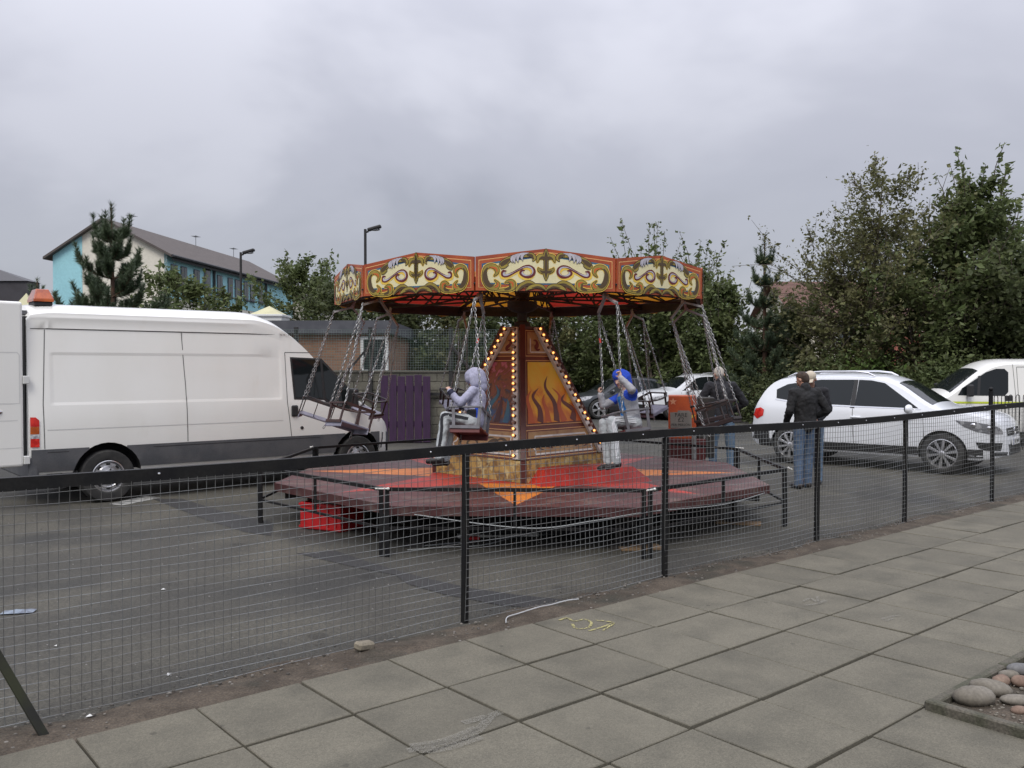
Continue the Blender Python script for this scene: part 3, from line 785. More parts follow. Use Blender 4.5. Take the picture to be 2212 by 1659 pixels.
# each face: board, three framed pictures, borders
for k in (3, 0, 1, 2):                           # 3 = left of the front corner, 0 = right of it
    fquad(k, -1, 1, 0.0, 1.0, 0.0, 'tower_board', M_brown, .02)
    art = M_artY if k in (0, 2) else M_artR
    for t0, t1, nm, m1 in ((0.012, 0.215, 'lower_picture', M_tan), (0.245, 0.745, 'main_picture', art), (0.775, 0.985, 'top_picture', M_tan)):
        fquad(k, -1, 1, t0, t1, .0045, 'picture_border', M_linec, .004, inset=.045)
        fquad(k, -1, 1, t0 + .006, t1 - .006, .0075, 'picture_border', M_brown, .003, inset=.053)
        fquad(k, -1, 1, t0 + .016, t1 - .016, .0105, nm, m1, .003, inset=.075)
    # fn maps flat metric coordinates of the face onto it
    def fl(x, y, off=.0135, k=k):
        t = y / (ZT - ZB); h = (HB + (HT - HB) * t) * .7071
        return fpt(k, x / h, t, off)
    q = MB()                                     # white notched border of the lower picture
    o_ = [(-.52, .055), (.52, .055), (.50, .10), (.53, .13), (.47, .16), (.455, .255), (-.455, .255), (-.47, .16), (-.53, .13), (-.50, .10)]
    strokes(q, [[(a, c, .020) for a, c in o_[i:i + 2]] for i in range(9)] + [[(*o_[9], .02), (*o_[0], .02)]], fl, n=2); q.build('white_border', M_whitep, ride)
    q = MB()
    sc = []
    for sg in (-1, 1):
        sc += [[(sg * .05, .10, .004), (sg * .12, .18, .03), (sg * .22, .20, .035), (sg * .27, .14, .03), (sg * .20, .11, .01)], [(sg * .20, .18, .006), (sg * .30, .22, .028), (sg * .40, .19, .03), (sg * .42, .12, .02), (sg * .36, .10, .006)], [(sg * .02, .20, .004), (sg * .10, .225, .02), (sg * .18, .225, .004)]]
    strokes(q, sc, lambda a, c: fl(a, c, .0145)); q.build('painted_scroll', M_olive if k % 2 else M_dkbrown, ride)
    q = MB(); T_ = .775 * (ZT - ZB)              # ornament of the small top picture
    strokes(q, [[(-.14, T_ + .05, .016), (.14, T_ + .05, .016)], [(.14, T_ + .05, .016), (.075, T_ + .22, .016)], [(-.14, T_ + .05, .016), (-.075, T_ + .22, .016)]], lambda a, c: fl(a, c, .0135), n=2); q.build('white_border', M_whitep, ride)
    q = MB(); strokes(q, [[(-.03, T_ + .20, .01), (.02, T_ + .19, .035), (.02, T_ + .14, .05), (-.02, T_ + .11, .05), (.0, T_ + .08, .035), (.05, T_ + .09, .008)]], lambda a, c: fl(a, c, .0145)); q.build('painted_scroll', M_wine, ride)
    # plain flame licks instead of the pictured figures
    q = MB(); q2 = MB(); rr = random.Random(20 + k); Y0 = .262 * (ZT - ZB)
    for j in range(7):
        x0 = -.44 + .88 * j / 6; hh = rr.uniform(.30, .58) * (1 - abs(x0) * .7); sw = rr.uniform(-.06, .06)
        cv = [(x0, Y0 + .005, .10), (x0 + sw, Y0 + hh * .4, .075), (x0 - sw - x0 * .12, Y0 + hh * .75, .045), (x0 - x0 * .25 + sw, Y0 + hh, .004)]
        (strokes(q, [cv], lambda a, c: fl(a, c, .0125)) if j % 2 else strokes(q2, [cv], lambda a, c: fl(a, c, .0125 if k % 2 == 0 else .013)))
    q.build('painted_flame', M_brown if k % 2 == 0 else M_blue, ride); q2.build('painted_flame', M_orsc if k % 2 == 0 else M_dkbrown, ride)
# marbled skirt under the faces
for k in range(4):
    q = MB(); a0, a1 = rp(1.13, 90 * k, DK + .002), rp(1.13, 90 * (k + 1), DK + .002); b0, b1 = rp(1.10, 90 * k, ZB - .004), rp(1.10, 90 * (k + 1), ZB - .004)
    q.add([a0, a1, b1, b0], [(0, 1, 2, 3)]); c0, c1 = rp(.8, 90 * k, ZB - .004), rp(.8, 90 * (k + 1), ZB - .004); q.add([b0, b1, c1, c0], [(0, 1, 2, 3)])
    q.build('tower_skirt', M_mustard, ride, fixn=False)
# dark corner columns, white bulb strips and the bulbs
M_bulb = mat('lit_bulb', (.9, .7, .4), .3, emit=(1.0, .45, .12), estr=3.2)
M_bulbc = mat('bulb_glass', (.75, .55, .32), .08, alpha=.35, spec=.8)
M_off = mat('unlit_bulb', (.28, .20, .16), .12, coat=.5)
BULB = MB().ball((0, 0, 0), .0135, 8, 6).mesh('bulb', M_bulb, smooth=True)
BGL = MB().ball((0, 0, 0), .025, 10, 7).mesh('bulb_glass', M_bulbc, smooth=True)
BOFF = MB().ball((0, 0, 0), .024, 10, 7).mesh('bulb', M_off, smooth=True)
BSOC = MB().tube((0, 0, -.05), (0, 0, -.012), .021, .019, 8).mesh('bulb_socket', M_dkbrown)
rr = random.Random(5)
for k in range(4):
    a = 90 * k
    q = MB(); q.bar(rp(1.10, a, DK), rp(1.10, a, ZB), .075, .075, up=rp(1, a)); q.bar(rp(HB + .012, a, ZB - .01), rp(HT + .015, a, ZT + .03), .07, .075, up=rp(1, a)); q.build('corner_column', M_dkbrown, ride, bev=.006)
    for fk, ed in (((k + 3) % 4, 1),) + (((3, -1),) if k == 3 else ()):   # bulbs on the right edge of each face, and down the left edge of the left face
        q = MB(); s_hi = lambda t, d: ed * (1 - d / ((HB + (HT - HB) * t) * .7071))
        vs = []
        for t in (.0, 1.0):
            vs += [fpt(fk, s_hi(t, .125), t, .014), fpt(fk, s_hi(t, .045), t, .014), fpt(fk, s_hi(t, .045), t, .05), fpt(fk, s_hi(t, .125), t, .05)]
        q.add(vs, [(0, 1, 5, 4), (1, 2, 6, 5), (2, 3, 7, 6), (3, 0, 4, 7), (0, 3, 2, 1), (4, 5, 6, 7)]); q.build('bulb_strip', M_whitep, ride)
        for j in range(21):
            t = .02 + .96 * j / 20
            p = fpt(fk, s_hi(t, .085), t, .085); n_ = (fpt(fk, 0, .5, 1) - fpt(fk, 0, .5, 0)).normalized()
            dead = (k == 0 and j in (2, 5, 8, 17, 20)) or (k == 1 and j in (4, 7, 10, 14, 17)) or rr.random() < .06
            so = link('bulb', BOFF if dead else BULB, ride, p); so.rotation_euler = n_.to_track_quat('Z', 'Y').to_euler()
            link('bulb_socket', BSOC, so)
            if not dead: link('bulb_glass', BGL, so)
# pole, hub and drive above the tower
q = MB(); q.lathe([(0, 2.2), (.10, 2.2), (.10, 2.34), (.06, 2.36), (.06, 2.46), (.13, 2.48), (.19, 2.52), (.19, 2.60), (.08, 2.62), (.08, 2.98), (0, 2.98)], 16); q.build('hub', M_blackm, ride, smooth=True)
q = MB(); q.box((0, 0, ZT + .01), (.34, .34, .03), rz=R(45)); q.build('tower_cap', M_dkbrown, ride)
# red step up to the tower
M_redstep = mat('red_step_paint', (.36, .022, .016), .5, c2=(.22, .02, .016), nscale=5, fine=.1); M_redside = mat('bright_red_paint', (.52, .030, .018), .5)
q = MB()
def dk(x, y, z): p = GD(x, y, z); return Vector((p.x - RC.x, p.y - RC.y, z))
sA, sB = dk(1168, 1052, DK), dk(1410, 1040, DK); sd = (sB - sA); sd.z = 0; dp = Vector((-sd.y, sd.x, 0)).normalized() * .42
H1 = Vector((0, 0, .16))
q.add([sA, sB, sA + dp * .55 + H1 + sd * .10, sB + dp * .55 + H1 - sd * .10, sA + dp * 1.5 + H1 + sd * .12, sB + dp * 1.5 + H1 - sd * .12, sA + dp * 1.5, sB + dp * 1.5], [(0, 1, 3, 2), (2, 3, 5, 4), (4, 5, 7, 6)], 0)
q.add([sA, sA + dp * .55 + H1 + sd * .10, sA + dp * 1.5 + H1 + sd * .12, sA + dp * 1.5], [(0, 1, 2, 3)], 1)
q.add([sB, sB + dp * .55 + H1 - sd * .10, sB + dp * 1.5 + H1 - sd * .12, sB + dp * 1.5], [(0, 3, 2, 1)], 1)
q.build('step', [M_redstep, M_redside], ride)

# ---- canopy: ten painted panels round a steel frame
CR, CROT = 2.34, -12.5
FZ0, FZ1, FZ2 = 2.55, 2.89, 2.978
SIDE = 2 * CR * math.sin(PI / 10); APO = CR * math.cos(PI / 10)
U_ = SIDE / 1875.0
ax = lambda x: (x - 1092) * U_
az = lambda y: (655 - y) * U_
def pent(i, bot):                                # the panel outline moved in by i
    s_ = SIDE / 2 - .010 - i; e_ = FZ1 - FZ0 - i * 1.12; pk = FZ2 - FZ0 - i * 1.02
    return [(-s_, bot + i), (s_, bot + i), (s_, e_), (0, pk), (-s_, e_)]
def pl(off): return lambda a, c, o=off: Vector((a, o, c))
PAN = []                                         # (name, mesh)
q = MB(); q.prism(pent(0, 0), lambda a, c, t: Vector((a, t, c)), -.022, 0.0); board = q.mesh('fascia_panel', M_fras)
for nm, ins, off, m_ in (('frame_line', .030, .0015, M_linec), ('frame_inner', .036, .003, M_fras), ('bevel_edge', .062, .0045, M_blue), ('field', .078, .006, M_cream)):
    q = MB(); q.poly([pl(off)(a, c) for a, c in pent(ins, 0)]); PAN.append((nm, q.mesh(nm, m_, fixn=False)))
def mir(curves):
    out = []
    for cv in curves:
        out.append([(ax(x), az(y), w * U_) for x, y, w in cv]); out.append([(-ax(x), az(y), w * U_) for x, y, w in cv])
    return out
C_side = [[(1776, 468, 4), (1738, 425, 36), (1742, 372, 56), (1798, 334, 50), (1872, 352, 44), (1908, 430, 40), (1898, 530, 48), (1845, 608, 50), (1762, 622, 50), (1718, 572, 34), (1768, 516, 4)]]
C_top = [[(1268, 268, 4), (1246, 225, 44), (1285, 186, 52), (1350, 192, 44), (1450, 200, 46), (1560, 238, 60), (1650, 296, 74), (1700, 345, 34)], [(1690, 350, 40), (1640, 338, 44), (1590, 318, 10)]]
C_bot = [[(1092, 650, 4), (1140, 606, 46), (1220, 590, 50), (1300, 610, 44), (1360, 648, 8)], [(1238, 560, 4), (1310, 545, 44), (1390, 570, 54), (1450, 615, 46), (1490, 655, 20)], [(1632, 552, 4), (1575, 532, 40), (1530, 555, 62), (1535, 612, 64), (1590, 640, 42), (1700, 650, 20), (1800, 642, 6)]]
C_mid = [[(1092, 240, 30), (1140, 210, 50), (1188, 218, 52), (1208, 282, 4)], [(1092, 410, 36), (1140, 405, 44), (1180, 380, 40), (1195, 352, 4)]]
C_stem = [[(1092, 104, 4), (1092, 170, 62), (1092, 220, 60), (1092, 290, 54), (1092, 370, 56), (1092, 430, 70), (1092, 480, 44), (1092, 520, 4)]]
I_br = [[(1862, 356, 6), (1893, 430, 32), (1880, 530, 42), (1830, 590, 34), (1780, 575, 6)], [(1555, 232, 8), (1630, 282, 36), (1690, 326, 26)], [(1255, 240, 8), (1290, 196, 26), (1345, 190, 10)], [(1105, 640, 4), (1190, 604, 14), (1280, 615, 4)], [(1290, 575, 4), (1390, 596, 20), (1460, 650, 10)], [(1250, 566, 4), (1340, 565, 12), (1420, 610, 6)], [(1580, 560, 4), (1568, 620, 22), (1640, 645, 10)], [(1092, 240, 20), (1140, 222, 26), (1185, 240, 6)], [(1092, 410, 20), (1140, 405, 18), (1172, 385, 4)], [(1092, 130, 4), (1092, 200, 26), (1092, 300, 24), (1092, 400, 26), (1092, 490, 4)]]
I_or = [[(1738, 418, 4), (1752, 368, 26), (1840, 348, 6)], [(1728, 545, 4), (1730, 590, 26), (1770, 616, 8)], [(1588, 536, 4), (1535, 555, 26), (1532, 610, 8)]]
F_gr = [[(1322, 162, 6), (1385, 176, 30), (1412, 215, 34), (1400, 262, 4)], [(1380, 160, 6), (1440, 184, 30), (1468, 232, 34), (1460, 284, 4)], [(1432, 170, 6), (1490, 196, 30), (1515, 250, 34), (1500, 296, 4)], [(1475, 180, 6), (1535, 214, 28), (1548, 255, 26), (1532, 290, 4)]]
S_p = [(1612, 398, 10), (1655, 405, 40), (1655, 450, 52), (1600, 458, 44), (1530, 425, 34), (1450, 380, 32), (1380, 342, 34), (1310, 336, 40), (1258, 375, 46), (1258, 430, 48), (1305, 468, 44), (1370, 464, 44), (1422, 425, 46), (1400, 392, 36), (1370, 388, 6)]
S_y = [(x + 14, y + 20, w + 14) for x, y, w in S_p]
S_w = [(1622, 412, 2), (1645, 425, 20), (1640, 448, 30), (1590, 446, 18), (1520, 415, 5), (1440, 372, 4), (1370, 345, 10), (1305, 348, 18), (1272, 380, 20), (1272, 425, 12), (1310, 455, 4), (1370, 452, 18), (1405, 425, 22), (1392, 402, 8)]
gold = C_side + C_top + C_bot + C_mid + C_stem
for nm, cv, off, m_, ex in (('scroll_glow', C_side + C_bot[2:] + C_mid, .0075, M_yel, .014), ('scroll_shadow', [S_y], .0078, M_yel, 0), ('scroll_outline', gold, .009, M_outl, .0065), ('gold_scroll', gold, .0105, M_gold, 0), ('brown_scroll', I_br, .012, M_olive, 0),
                            ('orange_scroll', I_or, .0122, M_orsc, 0), ('feather_outline', F_gr, .0125, M_outl, .003), ('silver_feather', F_gr, .014, M_grey_s, 0), ('wine_scroll', [S_p], .009, M_wine, 0), ('silver_scroll', [S_w], .0105, M_grey_s, 0)):
    q = MB(); strokes(q, mir(cv), pl(off), extra=ex, wscale=1.6 if nm == 'brown_scroll' else 1.0); PAN.append((nm, q.mesh(nm, m_, fixn=False)))
M_cy = mat('yellow_roof_lining', (.62, .30, .02), .6, c2=(.52, .22, .02), nscale=3, trans=.32); M_cr = mat('red_roof_lining', (.46, .035, .022), .6, c2=(.36, .03, .02), nscale=3, trans=.32)
for k in range(10):
    a = CROT + 18 + 36 * k
    o = link('fascia_panel', board, ride); o.location = rp(APO, a, FZ0); o.rotation_euler = (0, 0, math.atan2(-math.sin(R(a)), -math.cos(R(a))))
    for nm, me in PAN:
        c_ = link(nm, me, o)
        if 'scroll' in nm or 'feather' in nm: c_['kind'] = 'stuff'   # one brush layer of the painted scrollwork
    a0, a1 = CROT + 36 * k, CROT + 36 * (k + 1)
    q = MB(); q.add([rp(.1, a0, 3.04), rp(.1, a1, 3.04), rp(CR - .05, a1, 2.69), rp(CR - .05, a0, 2.69)], [(0, 1, 2, 3)]); pass
    q.build('roof_panel', M_cy if k % 2 else M_cr, ride, fixn=False)
    q = MB()                                     # radial truss: two chords and lattice
    z0, z1 = 2.665, 2.735
    zl = lambda r_: 3.04 - .35 * (r_ - .1) / (CR - .15) - .035
    q.bar(rp(.12, a0, zl(.12)), rp(CR - .06, a0, zl(CR - .06)), .03, .03); q.bar(rp(.12, a0, 2.64), rp(CR - .06, a0, 2.60), .022, .022)
    for j in range(4):
        q.bar(rp(.35 + .5 * j, a0, 2.62), rp(.60 + .5 * j, a0, zl(.6 + .5 * j)), .016, .016); q.bar(rp(.60 + .5 * j, a0, zl(.6 + .5 * j)), rp(.85 + .5 * j, a0, 2.62), .016, .016)
    q.build('truss', M_blackm, ride)
    q = MB(); e_ = [rp(r_, x, z_) for r_ in (CR - .05, 1.3) for x in (a0, a1) for z_ in (2.565,)]
    q.bar(e_[0], e_[1], .04, .05); q.bar(rp(1.3, a0, 2.80), rp(APO - .09, (a0 + a1) / 2, 2.66), .02, .02); q.bar(rp(1.3, a1, 2.80), rp(APO - .09, (a0 + a1) / 2, 2.64), .02, .02)
    pass
    q.build('canopy_frame', M_blackm, ride)
    q = MB(); q.add([rp(CR - .045, a0, 2.56), rp(CR - .045, a1, 2.56), rp(CR - .045, a1, 2.688), rp(CR - .045, a0, 2.688)], [(0, 1, 2, 3)]); q.build('panel_back', M_blackm, ride, fixn=False)

# ---- safety barrier round the deck
BR = 3.22
bar_t = thing('safety_barrier', 'low black tube barrier of eight hinged sections around the ride deck', 'barrier', RC)
bz = .635
for k in range(8):
    a0, a1 = OFF + 22.5 + 45 * (k - 1), OFF + 22.5 + 45 * k
    p0, p1 = rp(BR, a0), rp(BR, a1)
    Z = lambda z: Vector((0, 0, z))
    d = (p1 - p0).normalized()
    q = MB(); q.bar(p0 + d * .03 + Z(bz), p1 - d * .03 + Z(bz), .034, .034); q.build('top_rail', M_black, bar_t)
    q = MB(); q.bar(p0 + d * .03 + Z(.27), p1 - d * .03 + Z(.27), .024, .024); q.build('lower_rail', M_black, bar_t)
    q = MB(); q.bar((p0 + p1) / 2 + Z(.27), (p0 + p1) / 2 + Z(bz), .028, .028); q.build('mid_post', M_black, bar_t)
    for e_, s_ in ((p0, 1), (p1, -1)):
        q = MB(); q.bar(e_ + d * .035 * s_ + Z(0), e_ + d * .035 * s_ + Z(bz + .015), .040, .040); q.build('post', M_black, bar_t)
    q = MB(); nrm = -p0.normalized(); q.path([p0 + Z(bz + .012) - nrm * .05 - d * .05, p0 + Z(bz + .012) - nrm * .045 + d * .06], .008, 6); q.ball(p0 + Z(bz + .012) - nrm * .045 + d * .07, .014, 6, 4); q.build('clamp', M_whitep, bar_t)
# stuff under and around the deck
M_crate = mat('red_crate_plastic', (.45, .012, .014), .4)
q = GD(688, 1145); cr_ = thing('red_crate', 'bright red plastic crate with a dull sack under the deck edge', 'crate', (q.x + .12, q.y + .14, 0), R(-28))
b = MB()
for sx, sy, dx, dy in ((0, -.19, .56, .02), (0, .19, .56, .02), (-.27, 0, .02, .38), (.27, 0, .02, .38)): b.box((sx, sy, .15), (dx, dy, .29))
b.box((0, 0, .01), (.56, .38, .02)); b.build('body', M_crate, cr_, bev=.004)
b = MB()
for i in range(5): b.box((-.22 + .11 * i, -.205, .15), (.012, .014, .24))
b.box((0, -.205, .275), (.58, .016, .022)); b.box((0, -.205, .03), (.58, .016, .022)); b.build('rib', M_crate, cr_)
b = MB(); b.ball((0, 0, .27), (.2, .15, .10), 12, 8); b.build('sack', mat('grey_sack', (.22, .2, .17), .9, bump=.4, bscale=12), cr_, smooth=True)
M_wood = mat('weathered_wood', (.24, .16, .085), .85, c2=(.16, .10, .055), nscale=8, stretch=(1, 8, 8))
for i, (x, y, L_, w_, rz, lab) in enumerate([(1385, 1190, .42, .22, .15, 'short timber packer board beneath the front barrier post'), (1600, 1135, .5, .2, -.3, 'thin timber packing board beneath the right side deck leg')]):
    q = GD(x, y); o = MB().box((0, 0, .012), (L_, w_, .022)).build('packing_board', M_wood, bev=.003); o.location = (q.x, q.y + .1, .002); o.rotation_euler = (0, 0, rz); tag(o, lab, 'board')
q = GD(1075, 1165); o = MB().box((0, 0, .02), (.85, .10, .035)).build('white_plank', M_whitep, bev=.004); o.location = (q.x, q.y + .12, .004); o.rotation_euler = (0, 0, .12); tag(o, 'long white painted plank lying under the deck', 'plank')
q = GD(1030, 1167); o = MB().prism([(-.05, -.05), (.06, -.03), (.04, .05), (-.04, .04)], lambda a, c, t: Vector((a, c, t)), 0.0, .03).build('red_wedge', M_crate, bev=.004); o.location = (q.x - .03, q.y + .03, .002); tag(o, 'small red wedge at the end of the white plank', 'wedge')
M_cab = mat('grey_cable', (.24, .25, .25), .6)
for i, (zz, c_) in enumerate(((.012, [(905, 1180), (990, 1172), (1060, 1166), (1150, 1156), (1260, 1150)]), (.014, [(880, 1188), (960, 1182), (1040, 1178), (1110, 1160)]))):
    pts = catmull([tuple(GD(x, y, zz)) for x, y in c_], 6); o = MB().path([tuple(p) for p in pts], .007, 5).build('cable', M_cab)
    tag(o, ('grey power cable trailing on the asphalt under the deck front' if i == 0 else 'thinner grey cable crossing the asphalt beside the deck'), 'cable')
c_ = [rp(DR + .02, -20, DK - .06), rp(DR + .05, 0, .30), rp(DR + .05, 12, .36), rp(DR + .03, 22, DK - .04), rp(DR + .02, 40, DK - .05), rp(DR, 60, DK - .05)]
o = MB().path([tuple(Vector(tuple(p)) + RC) for p in catmull([tuple(p) for p in c_], 8)], .006, 5).build('cable', M_cab); tag(o, 'slack cable slung along the underside of the deck rim', 'cable')
# ================================================================ swing chairs
M_seatg = mat('lilac_grey_seat', (.25, .245, .31), .6, c2=(.18, .175, .22), nscale=9); M_seatr = mat('dark_red_seat', (.085, .014, .014), .5, c2=(.12, .02, .018), nscale=6)
M_frame_b = mat('black_seat_frame', (.014, .013, .014), .5, c2=(.04, .02, .015), nscale=15); M_frame_r = mat('rusty_seat_frame', (.045, .016, .012), .6, c2=(.03, .013, .011), nscale=15); M_frame_g = mat('grey_seat_frame', (.13, .125, .14), .5, c2=(.09, .085, .09), nscale=12)
M_spr = mat('rust_brown_spreader', (.16, .085, .055), .6, c2=(.24, .22, .21), nscale=14); M_sprg = mat('grey_spreader', (.32, .31, .31), .5, c2=(.22, .2, .19), nscale=14)
M_tape = mat('red_tape', (.6, .03, .02), .5)
SD = 1.42; AH = 1.235; SW = .185; SF = .150; SPZ = -.13; SPY = .195
def chain_mesh(L_, name='chain'):
    q = MB(); pitch = .034; n = int(L_ / pitch); ln, wd, r_ = .0235, .0108, .0038
    for i in range(n + 1):
        z = -L_ * i / n; c = []
        for k in range(10):
            t = 2 * PI * k / 10; a = ln * math.sin(t); w_ = wd * math.cos(t)
            c.append((w_, 0, z + a) if i % 2 else (0, w_, z + a))
        q.path(c, r_, 4, closed=True)
    return q.mesh(name, M_chain, smooth=True, angle=60, fixn=False)
_p0 = Vector((0, SPY, SPZ)); _p1 = Vector((SF, SW, -AH)); CHL = (_p1 - _p0).length
CH = chain_mesh(CHL); CH2 = chain_mesh(.30, 'loose_chain')
def make_swing(seat, frame, spread):
    """parts hang from the origin: x forward, y outward, z up"""
    P_ = []
    q = MB()
    for s_ in (-1, 1): q.bar((0, 0, .0), (0, s_ * SPY, SPZ), .022, .030, up=(1, 0, 0))
    q.tube((-.03, 0, .0), (.03, 0, .0), .022, n=8); q.tube((0, 0, 0), (0, 0, .09), .018, n=8); P_.append(('spreader', q.mesh('spreader', spread), None))
    for sx in (-1, 1):
        for sy in (-1, 1):
            a = Vector((0, sy * SPY, SPZ)); b_ = Vector((sx * SF, sy * SW, -AH)); d = (b_ - a).normalized()
            P_.append(('chain', CH, (a, (-d).to_track_quat('Z', 'X').to_euler())))
    q = MB()                                     # seat pan with rolled edge and backrest plate
    q.box((0, 0, -SD - .012), (.30, .35, .022)); q.bar((.145, -.17, -SD - .03), (.145, .17, -SD - .03), .02, .05); q.box((0, -.170, -SD - .035), (.30, .014, .075)); q.box((0, .170, -SD - .035), (.30, .014, .075)); P_.append(('seat', q.mesh('seat', seat, bev=.006), None))
    for s_ in (-1, 1):
        q = MB(); y = s_ * SW
        q.bar((-SF - .02, y, -AH), (SF + .02, y, -AH), .024, .016); q.bar((-SF + .01, y, -AH), (-SF + .02, y, -SD - .02), .03, .010, up=(0, 1, 0)); q.bar((SF - .02, y, -AH), (SF - .04, y, -SD - .02), .03, .010, up=(0, 1, 0)); q.bar((-SF, y, -SD - .015), (SF, y, -SD - .015), .012, .03)
        P_.append(('side_frame', q.mesh('side_frame', frame), None))
    q = MB(); q.path(catmull([(SF, -SW, -AH), (SF + .07, -SW * .6, -AH - .005), (SF + .085, 0, -AH - .01), (SF + .07, SW * .6, -AH - .005), (SF, SW, -AH)], 4), .011, 6); P_.append(('lap_bar', q.mesh('lap_bar', frame), None))
    q = MB(); q.bar((-SF, -SW, -AH), (-SF, SW, -AH), .012, .03); q.bar((-SF, 0, -AH), (-SF, 0, -SD), .03, .008); P_.append(('back_bar', q.mesh('back_bar', frame), None))
    P_.append(('loose_chain', CH2, (Vector((SF, -SW, -AH)), (.15, .1, 0))))
    return P_
KITS = [make_swing(M_seatg, M_frame_b, M_sprg), make_swing(M_seatg, M_frame_r, M_spr), make_swing(M_seatr, M_frame_g, M_sprg), make_swing(M_seatr, M_frame_r, M_spr), make_swing(mat('near_black_seat', (.020, .010, .010), .85), M_frame_b, M_sprg)]
# angle round the canopy, kit, outward tilt, forward tilt, label
SWG = [(-12.5, 2, 17, 0, 'dark red swing chair on chains carrying the child in grey hood'),
       (23.5, 2, 11, -5, 'dark red swing chair on chains carrying the child in blue hood'),
       (59.5, 4, 19, 2, 'empty dark swing chair hanging in front of the white haired man'),
       (95.5, 4, 12, 6, 'empty black framed swing chair hanging before the orange pay box'),
       (131.5, 0, 18, 0, 'empty swing chair flying out behind the child in blue hood'),
       (167.5, 3, 20, 0, 'empty dark red swing chair hidden behind the lit pyramid tower'),
       (-156.5, 0, 22, 0, 'empty lilac grey swing chair in front of the block wall'),
       (-120.5, 0, 18, 2, 'empty grey swing chair with black frame by the purple boards'),
       (-84.5, 0, 19, 0, 'empty swing chair with black frame beside the big van cab'),
       (-48.5, 1, 18, -2, 'empty swing chair with rusty frame before the big van front wheel')]
SWM = {}
for ang, kit, a_out, b_f, lab in SWG:
    hp = RC + rp(2.12, ang, 2.52)
    t_ = R(ang); tv = Vector((-math.cos(t_), -math.sin(t_), 0)); base = math.atan2(tv.y, tv.x)
    M_ = Matrix.Translation(hp) @ Matrix.Rotation(base, 4, 'Z') @ Matrix.Rotation(R(a_out), 4, 'X') @ Matrix.Rotation(R(-b_f), 4, 'Y')
    o = thing('swing_chair', lab, 'swing chair', group='chained swing chairs hanging from the ride canopy')
    o.matrix_world = M_; o.location, o.rotation_euler = M_.to_translation(), M_.to_euler()
    SWM[ang] = M_
    for nm, me, tr in KITS[kit]:
        c = link(nm, me, o)
        if tr: c.location, c.rotation_euler = tr[0], tr[1]
    q = MB(); f_ = .25; p_ = Vector((0, -SPY, SPZ)).lerp(Vector((SF, -SW, -AH)), f_); q.tube(p_, p_ + Vector((.007, 0, -.05)), .012, n=6)
    if kit in (2, 3): q.build('tape', M_tape, o)
